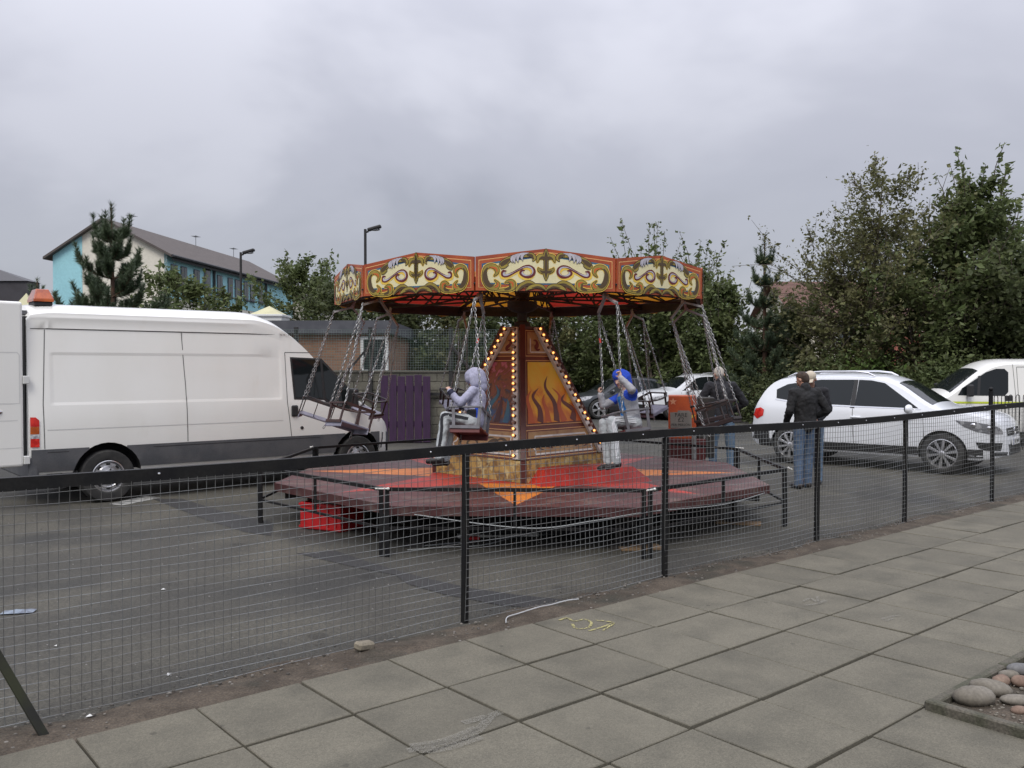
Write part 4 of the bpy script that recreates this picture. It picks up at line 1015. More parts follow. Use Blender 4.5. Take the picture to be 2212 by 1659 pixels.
# ================================================================ vehicles
class Body:
    """car shell described by its silhouettes: x forward, y left, z up"""
    def __init__(s, zt, zb, W, belt, tum, crown, pw=3.0, low=(.93, .98, 1.0, .992, .972)):
        s.zt, s.zb, s.W, s.belt = pchip(zt), pchip(zb), pchip(W), pchip(belt)
        s.tum, s.crown, s.pw, s.low = tum, crown, pw, low
        s.x0, s.x1 = zt[0][0], zt[-1][0]
        s.mod = None; s.zx = (.35, .7)
    def w(s, x, z):
        W = s.W(x); zt = s.zt(x); zb = s.zb(x); b = min(s.belt(x), zt - .09)
        b = max(b, zb + .05)
        if z <= b:
            h = b - zb
            return W * float(np.interp(z, [zb, zb + .10 * h, zb + .45 * h, zb + .85 * h, b], s.low))
        return max(W * s.low[-1] - s.tum * (z - b) + (s.mod(x, z) if s.mod else 0), .05)
    def ze(s, x):
        return max(s.zt(x) - min(s.crown, .45 * (s.zt(x) - s.zb(x))), s.zb(x) + .04)
    def top(s, x, y):
        ze = s.ze(x); ye = s.w(x, ze); t = min(abs(y) / ye, 1.0)
        return s.zt(x) - (s.zt(x) - ze) * t ** s.pw
    def sec(s, x):
        zb, ze = s.zb(x), s.ze(x); b = max(min(s.belt(x), s.zt(x) - .09), zb + .05); b = min(b, ze - .01) if ze - .01 > zb + .03 else zb + .03
        zs = [zb, zb + .10 * (b - zb), zb + .3 * (b - zb), zb + .5 * (b - zb), zb + .7 * (b - zb), zb + .87 * (b - zb), b] + [b + f * (ze - b) for f in s.zx] + [ze]
        pts = [(0, zb)] + [(s.w(x, z), z) for z in zs]
        ye = pts[-1][0]
        for f in (.97, .9, .78, .6, .3, 0): pts.append((ye * f, s.top(x, ye * f)))
        return pts
    def mesh(s, m, arches, arch_r, arch_z, n=70, xs=None, addx=()):
        xs = xs or [s.x0 + (s.x1 - s.x0) * (0.5 - 0.5 * math.cos(PI * (i / n))) * .35 + (s.x1 - s.x0) * (i / n) * .65 for i in range(n + 1)]
        xs = sorted([x for x in xs if all(abs(x - a) > .012 for a in addx)] + list(addx))
        vs = []; fs = []; L_ = None
        for x in xs:
            h = s.sec(x); loop = [(x, -y, z) for y, z in h] + [(x, y, z) for y, z in reversed(h[1:-1])]
            L_ = len(loop); vs += loop
        for i in range(len(xs) - 1):
            for k in range(L_): fs.append((i * L_ + k, i * L_ + (k + 1) % L_, (i + 1) * L_ + (k + 1) % L_, (i + 1) * L_ + k))
        fs += [tuple(range(L_)), tuple((len(xs) - 1) * L_ + k for k in reversed(range(L_)))]
        q = MB(); q.add(vs, fs); me = q.mesh('body', [m, M_void])
        o = link('body', me)
        cut = MB()
        for x in arches:
            for sg in (-1, 1):
                pts = []
                for y in (sg * (s.W(x) - .26), sg * (s.W(x) + .3)):
                    pts += [(x + arch_r * math.cos(2 * PI * k / 32), y, arch_z + arch_r * math.sin(2 * PI * k / 32)) for k in range(32)]
                cut.add(pts, [(k, (k + 1) % 32, 32 + (k + 1) % 32, 32 + k) for k in range(32)] + [tuple(reversed(range(32))), tuple(range(32, 64))])
        c = cut.build('cutter', [M_void])
        md = o.modifiers.new('b', 'BOOLEAN'); md.object = c; md.operation = 'DIFFERENCE'; md.solver = 'EXACT'; md.material_mode = 'TRANSFER'
        bpy.context.view_layer.update()
        me2 = bake(o)
        bpy.data.objects.remove(c, do_unlink=True); bpy.data.objects.remove(o, do_unlink=True)
        me2.polygons.foreach_set('use_smooth', [True] * len(me2.polygons)); me2.set_sharp_from_angle(angle=R(32))
        return me2
    def side(s, sg, off=.004): return lambda x, z: Vector((x, sg * (s.w(x, z) + off), z))
    def topm(s, off=.004): return lambda x, y: Vector((x, y, s.top(x, y) + off))
    def end(s, sgn, off=.004):
        xm = s.x1 if sgn > 0 else s.x0
        def inside(x, y, z): return s.zb(x) - .3 <= z <= s.top(x, y) and abs(y) <= s.w(x, z)
        def f(y, z):
            lo, hi = xm - sgn * 1.2, xm
            if inside(hi, y, z): return Vector((hi + sgn * off, y, z))
            for _ in range(24):
                m_ = (lo + hi) / 2
                if inside(m_, y, z): lo = m_
                else: hi = m_
            return Vector((lo + sgn * off, y, z))
        return f
def rrect(x0, x1, z0, z1, r, n=4):
    out = []
    for cx, cz, a in ((x1 - r, z1 - r, 0), (x0 + r, z1 - r, 90), (x0 + r, z0 + r, 180), (x1 - r, z0 + r, 270)):
        for k in range(n + 1): t = R(a + 90 * k / n); out.append((cx + r * math.cos(t), cz + r * math.sin(t)))
    return out
def seam(q, pts, fn, w=.010, closed=False):
    pts = list(pts) + ([pts[0]] if closed else [])
    dense = []
    for a, b in zip(pts[:-1], pts[1:]):
        n = max(1, int(math.hypot(b[0] - a[0], b[1] - a[1]) / .1))
        dense += [(a[0] + (b[0] - a[0]) * i / n, a[1] + (b[1] - a[1]) * i / n) for i in range(n)]
    dense.append(pts[-1]); vs = []
    for i, p in enumerate(dense):
        a = dense[max(i - 1, 0)]; b = dense[min(i + 1, len(dense) - 1)]
        dx, dz = b[0] - a[0], b[1] - a[1]; l_ = math.hypot(dx, dz) + 1e-9
        vs += [fn(p[0] - dz / l_ * w / 2, p[1] + dx / l_ * w / 2), fn(p[0] + dz / l_ * w / 2, p[1] - dx / l_ * w / 2)]
    q.add(vs, [(2 * i, 2 * i + 2, 2 * i + 3, 2 * i + 1) for i in range(len(dense) - 1)])
def arc_poly(x0, x1, zlo, zhi, arches, r, cz, top=None):
    """side strip with round wheel openings cut from its lower edge"""
    pts = [(x0, zlo)]
    for ax_ in sorted(arches):
        if ax_ - r < x0 - .01 or ax_ + r > x1 + .01: continue
        h = cz - zlo
        if zhi > cz:
            a0 = math.asin(max(-1, min(1, -h / r))) if h < r else -PI / 2
            ang = [PI - a0 + (a0 * 2 - PI) * k / 14 for k in range(15)]
            pp = [(ax_ + r * math.cos(t), cz + r * math.sin(t)) for t in ang]
            mx = max(p[1] for p in pp)
            pts += [p for p in pp if p[1] <= zhi - .012]  if mx <= zhi - .012 else [p for p in pp[:7] if p[1] <= zhi - .012] + [None] + [p for p in pp[8:] if p[1] <= zhi - .012]
    pts.append((x1, zlo))
    runs = [[]]
    for p in pts:
        if p is None: runs.append([])
        else: runs[-1].append(p)
    out = []
    for r_ in runs: out.append([p for p in r_] + [(r_[-1][0], zhi), (r_[0][0], zhi)])
    return out
def wheel(parent, x, y, r, wd, rr_, style, tyre=M_tyre, rimm=M_alloy):
    sg = 1 if y > 0 else -1
    M_ = Matrix.Rotation(-sg * PI / 2, 4, 'X')   # local z points outwards
    o = link('wheel', MB().lathe([(rr_ * .9, -wd), (r * .93, -wd), (r * .985, -wd * .85), (r, -wd * .6), (r, -wd * .4), (r * .985, -wd * .12), (r * .94, .0), (rr_ * 1.12, .012), (rr_ * 1.02, .004), (rr_ * .98, -.02), (rr_ * .96, -wd * .6)], 36, M_).mesh('wheel', tyre, smooth=True, angle=50), parent, (x, y, r))
    b = MB(); b.lathe([(rr_ * 1.0, -.006), (rr_ * 1.02, .004), (rr_ * .97, .008), (rr_ * .93, -.02), (rr_ * .90, -.07)], 36, M_)
    if style == 'steel':
        b.lathe([(rr_ * .91, -.03), (rr_ * .84, -.012), (rr_ * .70, -.010), (rr_ * .55, -.035), (rr_ * .40, -.03), (rr_ * .36, .015), (rr_ * .22, .018), (rr_ * .20, .03), (0, .03)], 32, M_)
        b.build('rim', rimm, o, smooth=True, angle=40)
        s_ = MB()
        for k in range(8):
            t = 2 * PI * k / 8; c = M_ @ Vector((rr_ * .77 * math.cos(t), rr_ * .77 * math.sin(t), -.006)); tx = (M_ @ Vector((-math.sin(t), math.cos(t), 0))).normalized(); nx = (M_ @ Vector((0, 0, 1))).normalized()
            s_.box(c, (.052, .026, .006), M=Matrix((tx, nx.cross(tx), nx)).transposed())
        s_.build('vent_slot', M_void, o, bev=.004)
        s_ = MB()
        for k in range(5): t = 2 * PI * k / 5; s_.tube(M_ @ Vector((rr_ * .45 * math.cos(t), rr_ * .45 * math.sin(t), -.03)), M_ @ Vector((rr_ * .45 * math.cos(t), rr_ * .45 * math.sin(t), -.008)), .013, n=6)
        s_.build('wheel_nut', M_chrome, o)
    else:
        b.build('rim', rimm, o, smooth=True, angle=40)
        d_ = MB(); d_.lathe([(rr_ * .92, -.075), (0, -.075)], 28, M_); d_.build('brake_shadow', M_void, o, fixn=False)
        s_ = MB(); n_ = int(style)
        for k in range(n_):
            t0 = 2 * PI * k / n_ + .2
            for t1 in ((t0,) if n_ >= 10 else (t0 - .13, t0 + .13)):
                wi, wo = (.012, .024) if n_ >= 10 else (.016, .022)
                c = lambda r_, off, z, t1=t1, t0=t0, f=0: M_ @ Vector((r_ * math.cos(t0 + (t1 - t0) * f) - off * math.sin(t0), r_ * math.sin(t0 + (t1 - t0) * f) + off * math.cos(t0), z))
                vs = [c(rr_ * .16, -wi, .012), c(rr_ * .16, wi, .012), c(rr_ * .94, wo, .0, f=1), c(rr_ * .94, -wo, .0, f=1), c(rr_ * .16, -wi, -.03), c(rr_ * .16, wi, -.03), c(rr_ * .94, wo, -.035, f=1), c(rr_ * .94, -wo, -.035, f=1)]
                s_.add(vs, [(0, 1, 2, 3), (4, 7, 6, 5), (0, 3, 7, 4), (1, 5, 6, 2), (0, 4, 5, 1), (3, 2, 6, 7)])
        s_.lathe([(rr_ * .22, -.03), (rr_ * .22, .012), (rr_ * .12, .02), (0, .02)], 16, M_)
        s_.build('spoke', rimm, o, bev=.002)
    return o
def mirror_(parent, x, y, z, m, sg, s=1.0):
    b = MB(); b.ball((x, y + sg * .13 * s, z), (.065 * s, .115 * s, .085 * s), 14, 8); b.bar((x + .02, y - sg * .03, z - .06 * s), (x, y + sg * .10 * s, z - .05 * s), .05 * s, .035 * s); o = b.build('mirror', m, parent, smooth=True, angle=60)
    c = MB(); c.ball((x - .035 * s, y + sg * .13 * s, z), (.04 * s, .098 * s, .068 * s), 12, 6); c.build('mirror_glass', M_glass, o, smooth=True)

# ---- big white van -------------------------------------------------
vA = GD(235, 1085); _b = None
for i in range(500):
    d = 12 + i * .01; X = (357.7 - 512) / FPX * d; e_ = abs(math.hypot(X - vA.x, d - vA.y) - 3.75)
    if _b is None or e_ < _b[0]: _b = (e_, X, d)
vB = Vector((_b[1], _b[2], 0)); vd = (vB - vA).normalized(); vn = Vector((vd.y, -vd.x, 0))
van = thing('white_van', 'large white high roof panel van with grey cladding and open rear door', 'van', (vA + vB) / 2 - vn * .965, math.atan2(vd.y, vd.x))
VB = Body(zt=[(-2.80, 2.52), (-2.74, 2.59), (-2.4, 2.62), (.15, 2.62), (.45, 2.56), (.75, 2.40), (.98, 2.22), (1.25, 1.95), (1.75, 1.47), (1.84, 1.40), (2.05, 1.29), (2.25, 1.18), (2.42, 1.05), (2.52, .93), (2.60, .80), (2.64, .68), (2.66, .55)],
          zb=[(-2.80, .43), (2.3, .36), (2.66, .42)], W=[(-2.80, .945), (-2.6, .965), (0, .975), (1.5, .975), (1.95, .965), (2.25, .925), (2.45, .85), (2.58, .70), (2.66, .48)],
          belt=[(-2.8, 1.262), (2.66, 1.262)], tum=.085, crown=.15, pw=3.2, low=(.955, .985, 1.0, .996, .985))
VAR = (-1.875, 1.875)
def van_relief(x, z):                            # pressed panel, roof lip and lower swage of the side
    st = lambda a, b, v: 0.0 if v <= a else (1.0 if v >= b else (v - a) / (b - a))
    rec = st(-2.55, -2.515, x) * (1 - st(.565, .60, x)) * st(1.295, 1.325, z) * (1 - st(1.935, 1.965, z))
    return -.011 * rec + .012 * st(2.262, 2.272, z) * (1 - st(.90, .98, x)) + .006 * (st(2.385, 2.40, z) - st(2.42, 2.435, z)) * (1 - st(.0, .3, x))
VB.mod = van_relief
_fz = lambda z: (z - 1.262) / (2.47 - 1.262)
VB.zx = [_fz(z) for z in (1.288, 1.294, 1.326, 1.332, 1.6, 1.928, 1.934, 1.966, 1.972, 2.15, 2.255, 2.261, 2.273, 2.279, 2.384, 2.401, 2.419, 2.436)]
link('body', VB.mesh(M_white, VAR, .43, .36, addx=(-2.565, -2.551, -2.514, -2.500, .550, .564, .601, .615, .90, .98)), van)
for sg in (-1, 1):
    sd = VB.side(sg, .003)
    for pz in arc_poly(-2.78, 2.30, .45, .74, VAR, .425, .36): link('cladding', patch_mesh('cladding', pz, VB.side(sg, .012), M_grey_pl), van)
    q = MB(); seam(q, [(-2.6, .70), (-2.35, .70)], VB.side(sg, .014), .008); seam(q, [(-1.3, .70), (1.2, .70)], VB.side(sg, .014), .008); q.build('cladding_groove', M_dark_pl, van, fixn=False)
    link('door_window', patch_mesh('door_window', [(.74, 1.93), (.78, 1.29), (1.28, 1.27), (1.36, 1.20), (1.70, 1.12), (1.78, 1.20), (1.76, 1.42), (1.27, 1.91)], VB.side(sg, .003), M_dark_pl), van)
    link('window_glass', patch_mesh('window_glass', [(.77, 1.90), (.81, 1.32), (1.26, 1.30), (1.24, 1.89)], VB.side(sg, .007), M_glass), van)
    link('window_glass', patch_mesh('window_glass', [(1.28, 1.85), (1.31, 1.30), (1.40, 1.24), (1.66, 1.17), (1.72, 1.41)], VB.side(sg, .007), M_glass), van)
    q = MB(); seam(q, [(.66, 2.0), (.67, 1.25), (.73, .74)], sd); seam(q, [(.66, 2.0), (1.18, 2.0)], sd); seam(q, [(-.88, 2.27), (-.84, 1.5), (-.83, .75)], sd); seam(q, [(-2.60, 2.255), (-2.64, 1.3), (-2.63, .75)], sd); seam(q, [(-2.76, 2.264), (.90, 2.262)], VB.side(sg, .002), .009)
    q.build('panel_gap', M_seam, van, fixn=False)
    q = MB(); seam(q, [(-2.6, .985), (.6, .985)], sd, .010); q.build('crease_shade_grey', M_seam_l, van, fixn=False)  # crease shade drawn as a strip, not pressed into the shell
    q = MB(); q.box((.78, sg * (VB.w(.78, 1.12) + .012), 1.12), (.11, .03, .17)); q.build('door_handle', M_dark_pl, van, bev=.015)
    q = MB(); q.tube((.90, sg * VB.w(.9, .86), .86), (.90, sg * (VB.w(.9, .86) + .008), .86), .026, n=14); q.build('fuel_cap', M_dark_pl, van)
    lampy = lambda x, z, sg=sg: Vector((x, sg * (VB.w(x, z) + .012), z))
    for z0, z1, m_ in ((.775, .88, M_redl), (.882, .935, M_clear), (.937, 1.03, M_amber), (1.032, 1.15, M_redl)): link('tail_light', patch_mesh('tail_light', [(-2.79, z0), (-2.69, z0), (-2.69, z1 - (.04 if z1 > 1.1 else 0)), (-2.73, z1), (-2.79, z1)], lampy, m_), van)
    link('headlight', patch_mesh('headlight', [(sg * .86, 1.07), (sg * .84, .82), (sg * .62, .80), (sg * .60, .98)], VB.end(1), M_clear), van)
    q = MB(); q.box((1.74, sg * 1.06, 1.28), (.10, .20, .33)); mo = q.build('mirror', M_dark_pl, van, bev=.03, seg=2); q = MB(); q.bar((1.72, sg * .90, 1.14), (1.74, sg * 1.05, 1.18), .06, .06); q.build('mirror_arm', M_dark_pl, mo)
for sg in (-1, 1):
    w_ = VB.w(1.55, 1.165) + .0085
    text_mesh('model_lettering', 'T350', .055, M_chrome, van, Matrix.Translation((1.53, sg * w_, 1.185)) @ Matrix.Rotation(PI if sg > 0 else 0, 4, 'Z') @ Matrix.Rotation(PI / 2, 4, 'X'), .001)
for x in VAR:
    for y in (-.965, .965): wheel(van, x, y, .345, .21, .205, 'steel')
link('windscreen', patch_mesh('windscreen', [(1.06, -.70), (1.06, .70), (1.70, .82), (1.70, -.82)], VB.topm(), M_glass), van)
link('windscreen_surround', patch_mesh('windscreen_surround', [(1.70, -.86), (1.70, .86), (1.80, .84), (1.80, -.84)], VB.topm(.003), M_dark_pl), van)
link('front_bumper', patch_mesh('front_bumper', [(-.90, .47), (.90, .47), (.90, .72), (-.90, .72)], VB.end(1, .02), M_grey_pl), van)
link('grille', patch_mesh('grille', [(-.5, .78), (.5, .78), (.52, .93), (-.52, .93)], VB.end(1, .008), M_dark_pl), van)
q = MB(); q.box((-2.75, -.0, .50), (.12, 1.90, .30)); q.build('rear_bumper', M_grey_pl, van, bev=.03, seg=2)
q = MB(); q.box((-2.80, 0, 1.52), (.03, 1.62, 1.80)); q.build('load_shade_panel', M_void, van)  # black panel stands in for the shaded load space
q = MB(); q.box((-2.80, 0, 2.47), (.06, 1.5, .05)); q.build('header_rail', M_grey_pl, van)
for sg, a in ((-1, 0.06), (1, -.5)):             # rear doors swung out
    q = MB(); q.box((-.40, 0, 1.565), (.78, .07, 2.05)); dr = q.build('rear_door', M_white, van, bev=.035, seg=3); dr.location = (-2.855, sg * .935, 0); dr.rotation_euler = (0, 0, a)
    o_ = sg * .0365
    q = MB(); f_ = lambda x, z, o_=o_: Vector((x, o_, z)); seam(q, [(-.72, 1.96), (-.08, 1.96), (-.055, 1.93), (-.055, 1.33), (-.72, 1.33)], f_, .012); seam(q, [(-.72, 1.12), (-.08, 1.12)], f_, .008); seam(q, [(-.74, .78), (-.02, .78)], f_, .008); q.build('door_crease_shade', M_seam_l, dr, fixn=False)  # shading of the door pressings drawn as thin darker lines
    q = MB(); q.ball((-.32, o_, 1.225), (.075, .018, .036), 14, 8); q.build('door_handle', M_chrome, dr, smooth=True)
    for z in (.62, 1.62): q = MB(); q.box((.02, 0, z), (.07, .085, .10)); q.build('hinge', M_seam_l, dr, bev=.006)
bc = thing('warning_beacon', 'amber warning beacon on a black base on the big van roof', 'beacon'); bc.parent = None
bc.location = van.location + Matrix.Rotation(van.rotation_euler.z, 3, 'Z') @ Vector((-2.55, -.45, 2.575)); bc.rotation_euler = (0, 0, van.rotation_euler.z)
q = MB(); q.box((0, 0, .025), (.22, .32, .05)); q.build('base', M_dark_pl, bc, bev=.01)
q = MB(); b4 = lambda sx, sy, z: [(-sx, -sy, z), (sx, -sy, z), (sx, sy, z), (-sx, sy, z)]
v_ = b4(.12, .185, .05) + b4(.12, .185, .085) + b4(.075, .11, .215); q.add(v_, [(i, (i + 1) % 4, 4 + (i + 1) % 4, 4 + i) for i in range(4)] + [(4 + i, 4 + (i + 1) % 4, 8 + (i + 1) % 4, 8 + i) for i in range(4)] + [(8, 9, 10, 11)]); q.build('lens', M_amber, bc, bev=.010, seg=2)

# ---- estate-type cars ----------------------------------------------
def suv(name, label, paint, loc, rz, L, Hh, rims, tall_rear=True, detail=False, rails=True, hatch=False):
    kx, kz = L / 4.43, Hh / 1.67
    t = thing(name, label, 'car', loc, rz)
    X = lambda a: [(x * kx, z * kz) for x, z in a]; XW = lambda a: [(x * kx, y) for x, y in a]
    if hatch: zt = [(-2.22, .72), (-2.18, .98), (-2.05, 1.12), (-1.85, 1.22), (-1.3, 1.52), (-.8, 1.63), (-.2, 1.67), (.2, 1.62), (.5, 1.52), (1.25, 1.06), (1.6, .99), (1.95, .88), (2.12, .76), (2.18, .62), (2.2, .5)]
    else: zt = [(-2.12, .78), (-2.10, 1.0), (-2.02, 1.13), (-1.84, 1.42), (-1.64, 1.585), (-1.2, 1.645), (-.4, 1.67), (.15, 1.645), (.45, 1.565), (1.16, 1.155), (1.25, 1.13), (1.6, 1.095), (1.92, 1.025), (2.07, .955), (2.15, .83), (2.2, .5)]
    B = Body(zt=X(zt), zb=X([(-2.22, .42), (-1.9, .30), (1.8, .26), (2.2, .34)]), W=XW([(-2.22, .66), (-2.1, .74), (-1.98, .82), (-1.75, .885), (0, .905), (1.4, .90), (1.75, .865), (1.98, .77), (2.12, .62), (2.2, .46)]),
             belt=X([(-2.2, 1.08), (-1, 1.065), (1.1, 1.03), (2.2, .94)]), tum=.36, crown=.075, pw=2.6, low=(.93, .975, 1.0, .995, .965))
    ar = (-1.30 * kx, 1.30 * kx)
    link('body', B.mesh(paint, ar, .385, .345), t)
    if not hatch:
        wf = [(.92, 1.085), (.33, 1.50), (.10, 1.545), (-.12, 1.555), (-.14, 1.10)]; wr = [(-.20, 1.555), (-.80, 1.55), (-.98, 1.53), (-1.0, 1.12), (-.22, 1.105)]; wq = [(-1.06, 1.52), (-1.42, 1.46), (-1.62, 1.36), (-1.60, 1.20), (-1.06, 1.125)]
    else:
        wf = [(1.0, 1.03), (.40, 1.42), (.12, 1.52), (-.10, 1.54), (-.12, 1.05)]; wr = [(-.18, 1.54), (-.75, 1.50), (-.98, 1.43), (-1.0, 1.07), (-.20, 1.055)]; wq = [(-1.06, 1.40), (-1.40, 1.27), (-1.55, 1.16), (-1.06, 1.08)]
    sc = lambda a: [(x * kx, z * kz) for x, z in a]
    for sg in (-1, 1):
        for nm, w_ in (('window', wf), ('window', wr), ('quarter_window', wq)): link(nm, patch_mesh(nm, sc(w_), B.side(sg, .004), M_glass), t)
        q = MB(); hull = wf[:4] + wr[:3] + wq[:4] + [wq[-1] if len(wq) > 4 else wq[-1]]
        seam(q, sc([(.96, 1.07), (-.5, 1.092), (-1.05, 1.108), (-1.62, 1.18)]), B.side(sg, .006), .018); q.build('window_trim', M_chrome if detail else M_dark_pl, t, fixn=False)
        link('pillar_trim', patch_mesh('pillar_trim', sc([(-.13, 1.555), (-.20, 1.555), (-.22, 1.06), (-.14, 1.055)]), B.side(sg, .0032), M_dark_pl), t)
        link('pillar_trim', patch_mesh('pillar_trim', sc([(-.98, 1.53), (-1.06, 1.515), (-1.06, 1.08), (-1.0, 1.075)]), B.side(sg, .0032), M_dark_pl), t)
        q = MB(); seam(q, sc([(1.0, 1.0), (1.02, .6), (.95, .42)]), B.side(sg)); seam(q, sc([(-.17, 1.05), (-.16, .7), (-.14, .42)]), B.side(sg)); seam(q, sc([(-1.02, 1.06), (-1.0, .9), (-.92, .72)]), B.side(sg)); seam(q, sc([(.95, .42), (-.85, .42)]), B.side(sg), .008); q.build('panel_gap', M_seam, t, fixn=False)
        for x in (-.02, -.88): q = MB(); q.bar((x * kx, sg * (B.w(x * kx, .90 * kz) + .018), .90 * kz), ((x - .17) * kx, sg * (B.w((x - .17) * kx, .905 * kz) + .018), .905 * kz), .03, .03); q.build('door_handle', paint, t, bev=.008)
        for pz in arc_poly(-1.95 * kx, 1.9 * kx, .30, .44, ar, .385, .345): link('sill_cladding', patch_mesh('sill_cladding', pz, B.side(sg, .008), M_dark_pl), t)
        mirror_(t, .80 * kx, sg * B.w(.80 * kx, 1.07 * kz) + 0, 1.07 * kz, paint, sg, .95)
        link('headlight', patch_mesh('headlight', sc([(1.50, .905), (1.80, .885), (2.0, .845), (2.10, .80), (2.135, .74), (2.14, .69), (2.0, .69), (1.80, .735), (1.62, .81)]), B.side(sg, .006), M_clear if not detail else mat('headlight_housing', (.12, .12, .13), .12, coat=1.0, c2=(.3, .3, .31), nscale=12, ncon=(.5, .6)), step=.06), t)
        if detail:
            for xx, zz in ((1.76, .835), (1.97, .79)): p_ = B.side(sg, .004)(xx, zz); q = MB(); q.ball(p_, (.045, .016, .035), 10, 6); q.build('headlight_lens', M_chrome, t, smooth=True)
            link('fog_light_recess', patch_mesh('fog_light_recess', [(1.80, .56), (1.84, .47), (1.92, .43), (2.12, .42), (2.14, .55)], B.side(sg, .007), M_void, step=.06), t)
        link('tail_light', patch_mesh('tail_light', sc([(-2.04, .99), (-2.08, .86), (-1.98, .80), (-1.84, .87), (-1.82, .98), (-1.90, 1.02)]), B.side(sg, .006), M_redl, step=.05), t)
        if rails:
            y = lambda x: sg * (B.w(x * kx, B.ze(x * kx)) - .04); zr = lambda x: B.ze(x * kx) + .075
            pts = [(-1.45, .0), (-1.30, .045), (-.8, .06), (-.2, .06), (.02, .045), (.14, .0)]
            q = MB(); q.path([(x * kx, y(x), zr(x) + h_ - .03) for x, h_ in pts], [.012, .02, .02, .02, .02, .012], 6); q.build('roof_rail', M_alloy, t, smooth=True)
    for x in ar:
        for sg in (-1, 1): wheel(t, x, sg * (.905 - .015), .345, .20, .238, rims)
    link('windscreen', patch_mesh('windscreen', [(.52 * kx, -.56), (.52 * kx, .56), (1.10 * kx, .68), (1.10 * kx, -.68)], B.topm(), M_glass), t)
    link('rear_window', patch_mesh('rear_window', [(-.55, 1.47 * kz), (.55, 1.47 * kz), (.62, 1.14 * kz), (-.62, 1.14 * kz)], B.end(-1), M_glass), t)
    link('grille', patch_mesh('grille', [(-.44, .655 * kz), (.44, .655 * kz), (.42, .78 * kz), (-.42, .78 * kz)], B.end(1, .006), M_void, step=.08), t)
    link('lower_grille', patch_mesh('lower_grille', [(-.40, .40), (.40, .40), (.43, .52), (-.43, .52)], B.end(1, .006), M_void, step=.08), t)
    link('front_lip', patch_mesh('front_lip', [(-.72, .34), (.72, .34), (.70, .40), (-.70, .40)], B.end(1, .008), M_dark_pl, step=.08), t)
    link('rear_bumper', patch_mesh('rear_bumper', [(-.86, .42), (.86, .42), (.86, .62), (-.86, .62)], B.end(-1, .008), M_dark_pl, step=.08), t)
    link('rear_cladding', patch_mesh('rear_cladding', [(-2.08 * kx, .42), (-1.72 * kx, .42), (-1.72 * kx, .58), (-2.09 * kx, .62)], B.side(-1, .007), M_dark_pl, step=.08), t)
    link('rear_cladding', patch_mesh('rear_cladding', [(-2.08 * kx, .42), (-1.72 * kx, .42), (-1.72 * kx, .58), (-2.09 * kx, .62)], B.side(1, .007), M_dark_pl, step=.08), t)
    return t, B
# white car nearest the fence
tA = GD(2025, 1025); _b = None
for i in range(300):
    d = 14.6 + i * .01; X = (787 - 512) / FPX * d; e_ = abs(math.hypot(X - tA.x, d - tA.y) - 2.60)
    if d > 15.2 and (_b is None or e_ < _b[0]): _b = (e_, X, d)
tB = Vector((_b[1], _b[2], 0)); td = (tA - tB).normalized(); tn = Vector((td.y, -td.x, 0))
tig, TB = suv('white_car', 'pearl white sport utility car with roof rails behind the mesh fence', M_whitecar, (tA + tB) / 2 - tn * .88 + Vector((.07, 0, 0)), math.atan2(td.y, td.x), 4.43, 1.67, '10', detail=True)
fe = TB.end(1, .012)
for z in (.70, .735): 
    q = MB(); seam(q, [(-.42, z), (.42, z)], fe, .014); q.build('grille_bar', M_chrome, tig, fixn=False)
p_ = fe(0, .72); Mf = Matrix.Translation(p_ + Vector((.012, 0, 0))) @ Matrix.Rotation(PI / 2, 4, 'Z') @ Matrix.Rotation(PI / 2, 4, 'X')
q = MB(); q.lathe([(.062, -.01), (.066, .004), (.060, .008), (.054, .004)], 24, Mf); bd = q.build('badge', M_chrome, tig, smooth=True)
q = MB(); fb = lambda a, c: Mf @ Vector((a, c, .006)); strokes(q, [[(-.030, .044, .009), (.0, .008, .009)], [(.030, .044, .009), (.0, .008, .009)], [(-.052, .018, .009), (-.026, -.044, .009)], [(-.026, -.044, .009), (.0, .0, .009)], [(.0, .0, .009), (.026, -.044, .009)], [(.026, -.044, .009), (.052, .018, .009)]], fb, n=2); q.build('badge_letters', M_chrome, bd, fixn=False)
q = MB(); pp = fe(0, .555); q.box(pp + Vector((.012, 0, 0)), (.014, .52, .112)); pl_ = q.build('number_plate', mat('plate_white', (.72, .73, .72), .4), tig, bev=.003)
q = MB(); q.box(pp + Vector((.0205, -.235, 0)), (.002, .04, .108)); q.build('plate_band', mat('plate_blue', (.02, .06, .35), .4), pl_)
for tx_, ty_ in (('H1', -.12), ('WFV', .09)): text_mesh('plate_text', tx_, .088, mat('plate_black', (.01, .01, .01), .5), pl_, Matrix.Translation(pp + Vector((.0205, ty_ + .02, -.004))) @ Matrix.Rotation(PI / 2, 4, 'Z') @ Matrix.Rotation(PI / 2, 4, 'X'), .0008)
# two cars parked by the hedge
M_greycar = mat('dark_grey_car_paint', (.060, .066, .074), .28, metal=.4, coat=.8)
pQ = GD(1421, 909); hd = Vector((-.955, -.295, 0))
suv('white_car', 'white crossover car parked behind the white haired man', M_whitecar, (pQ.x + .97 * 1.20 + .3, pQ.y + 1.35, 0), math.atan2(hd.y, hd.x), 4.15, 1.56, '5')
hd2 = Vector((-.965, -.26, 0)); pG = GD(1300, 905)
suv('grey_car', 'dark grey hatchback parked by the hedge behind the pyramid tower', M_greycar, (pG.x + .85, pG.y + .9, 0), math.atan2(hd2.y, hd2.x), 4.25, 1.47, '5', rails=False, hatch=True)

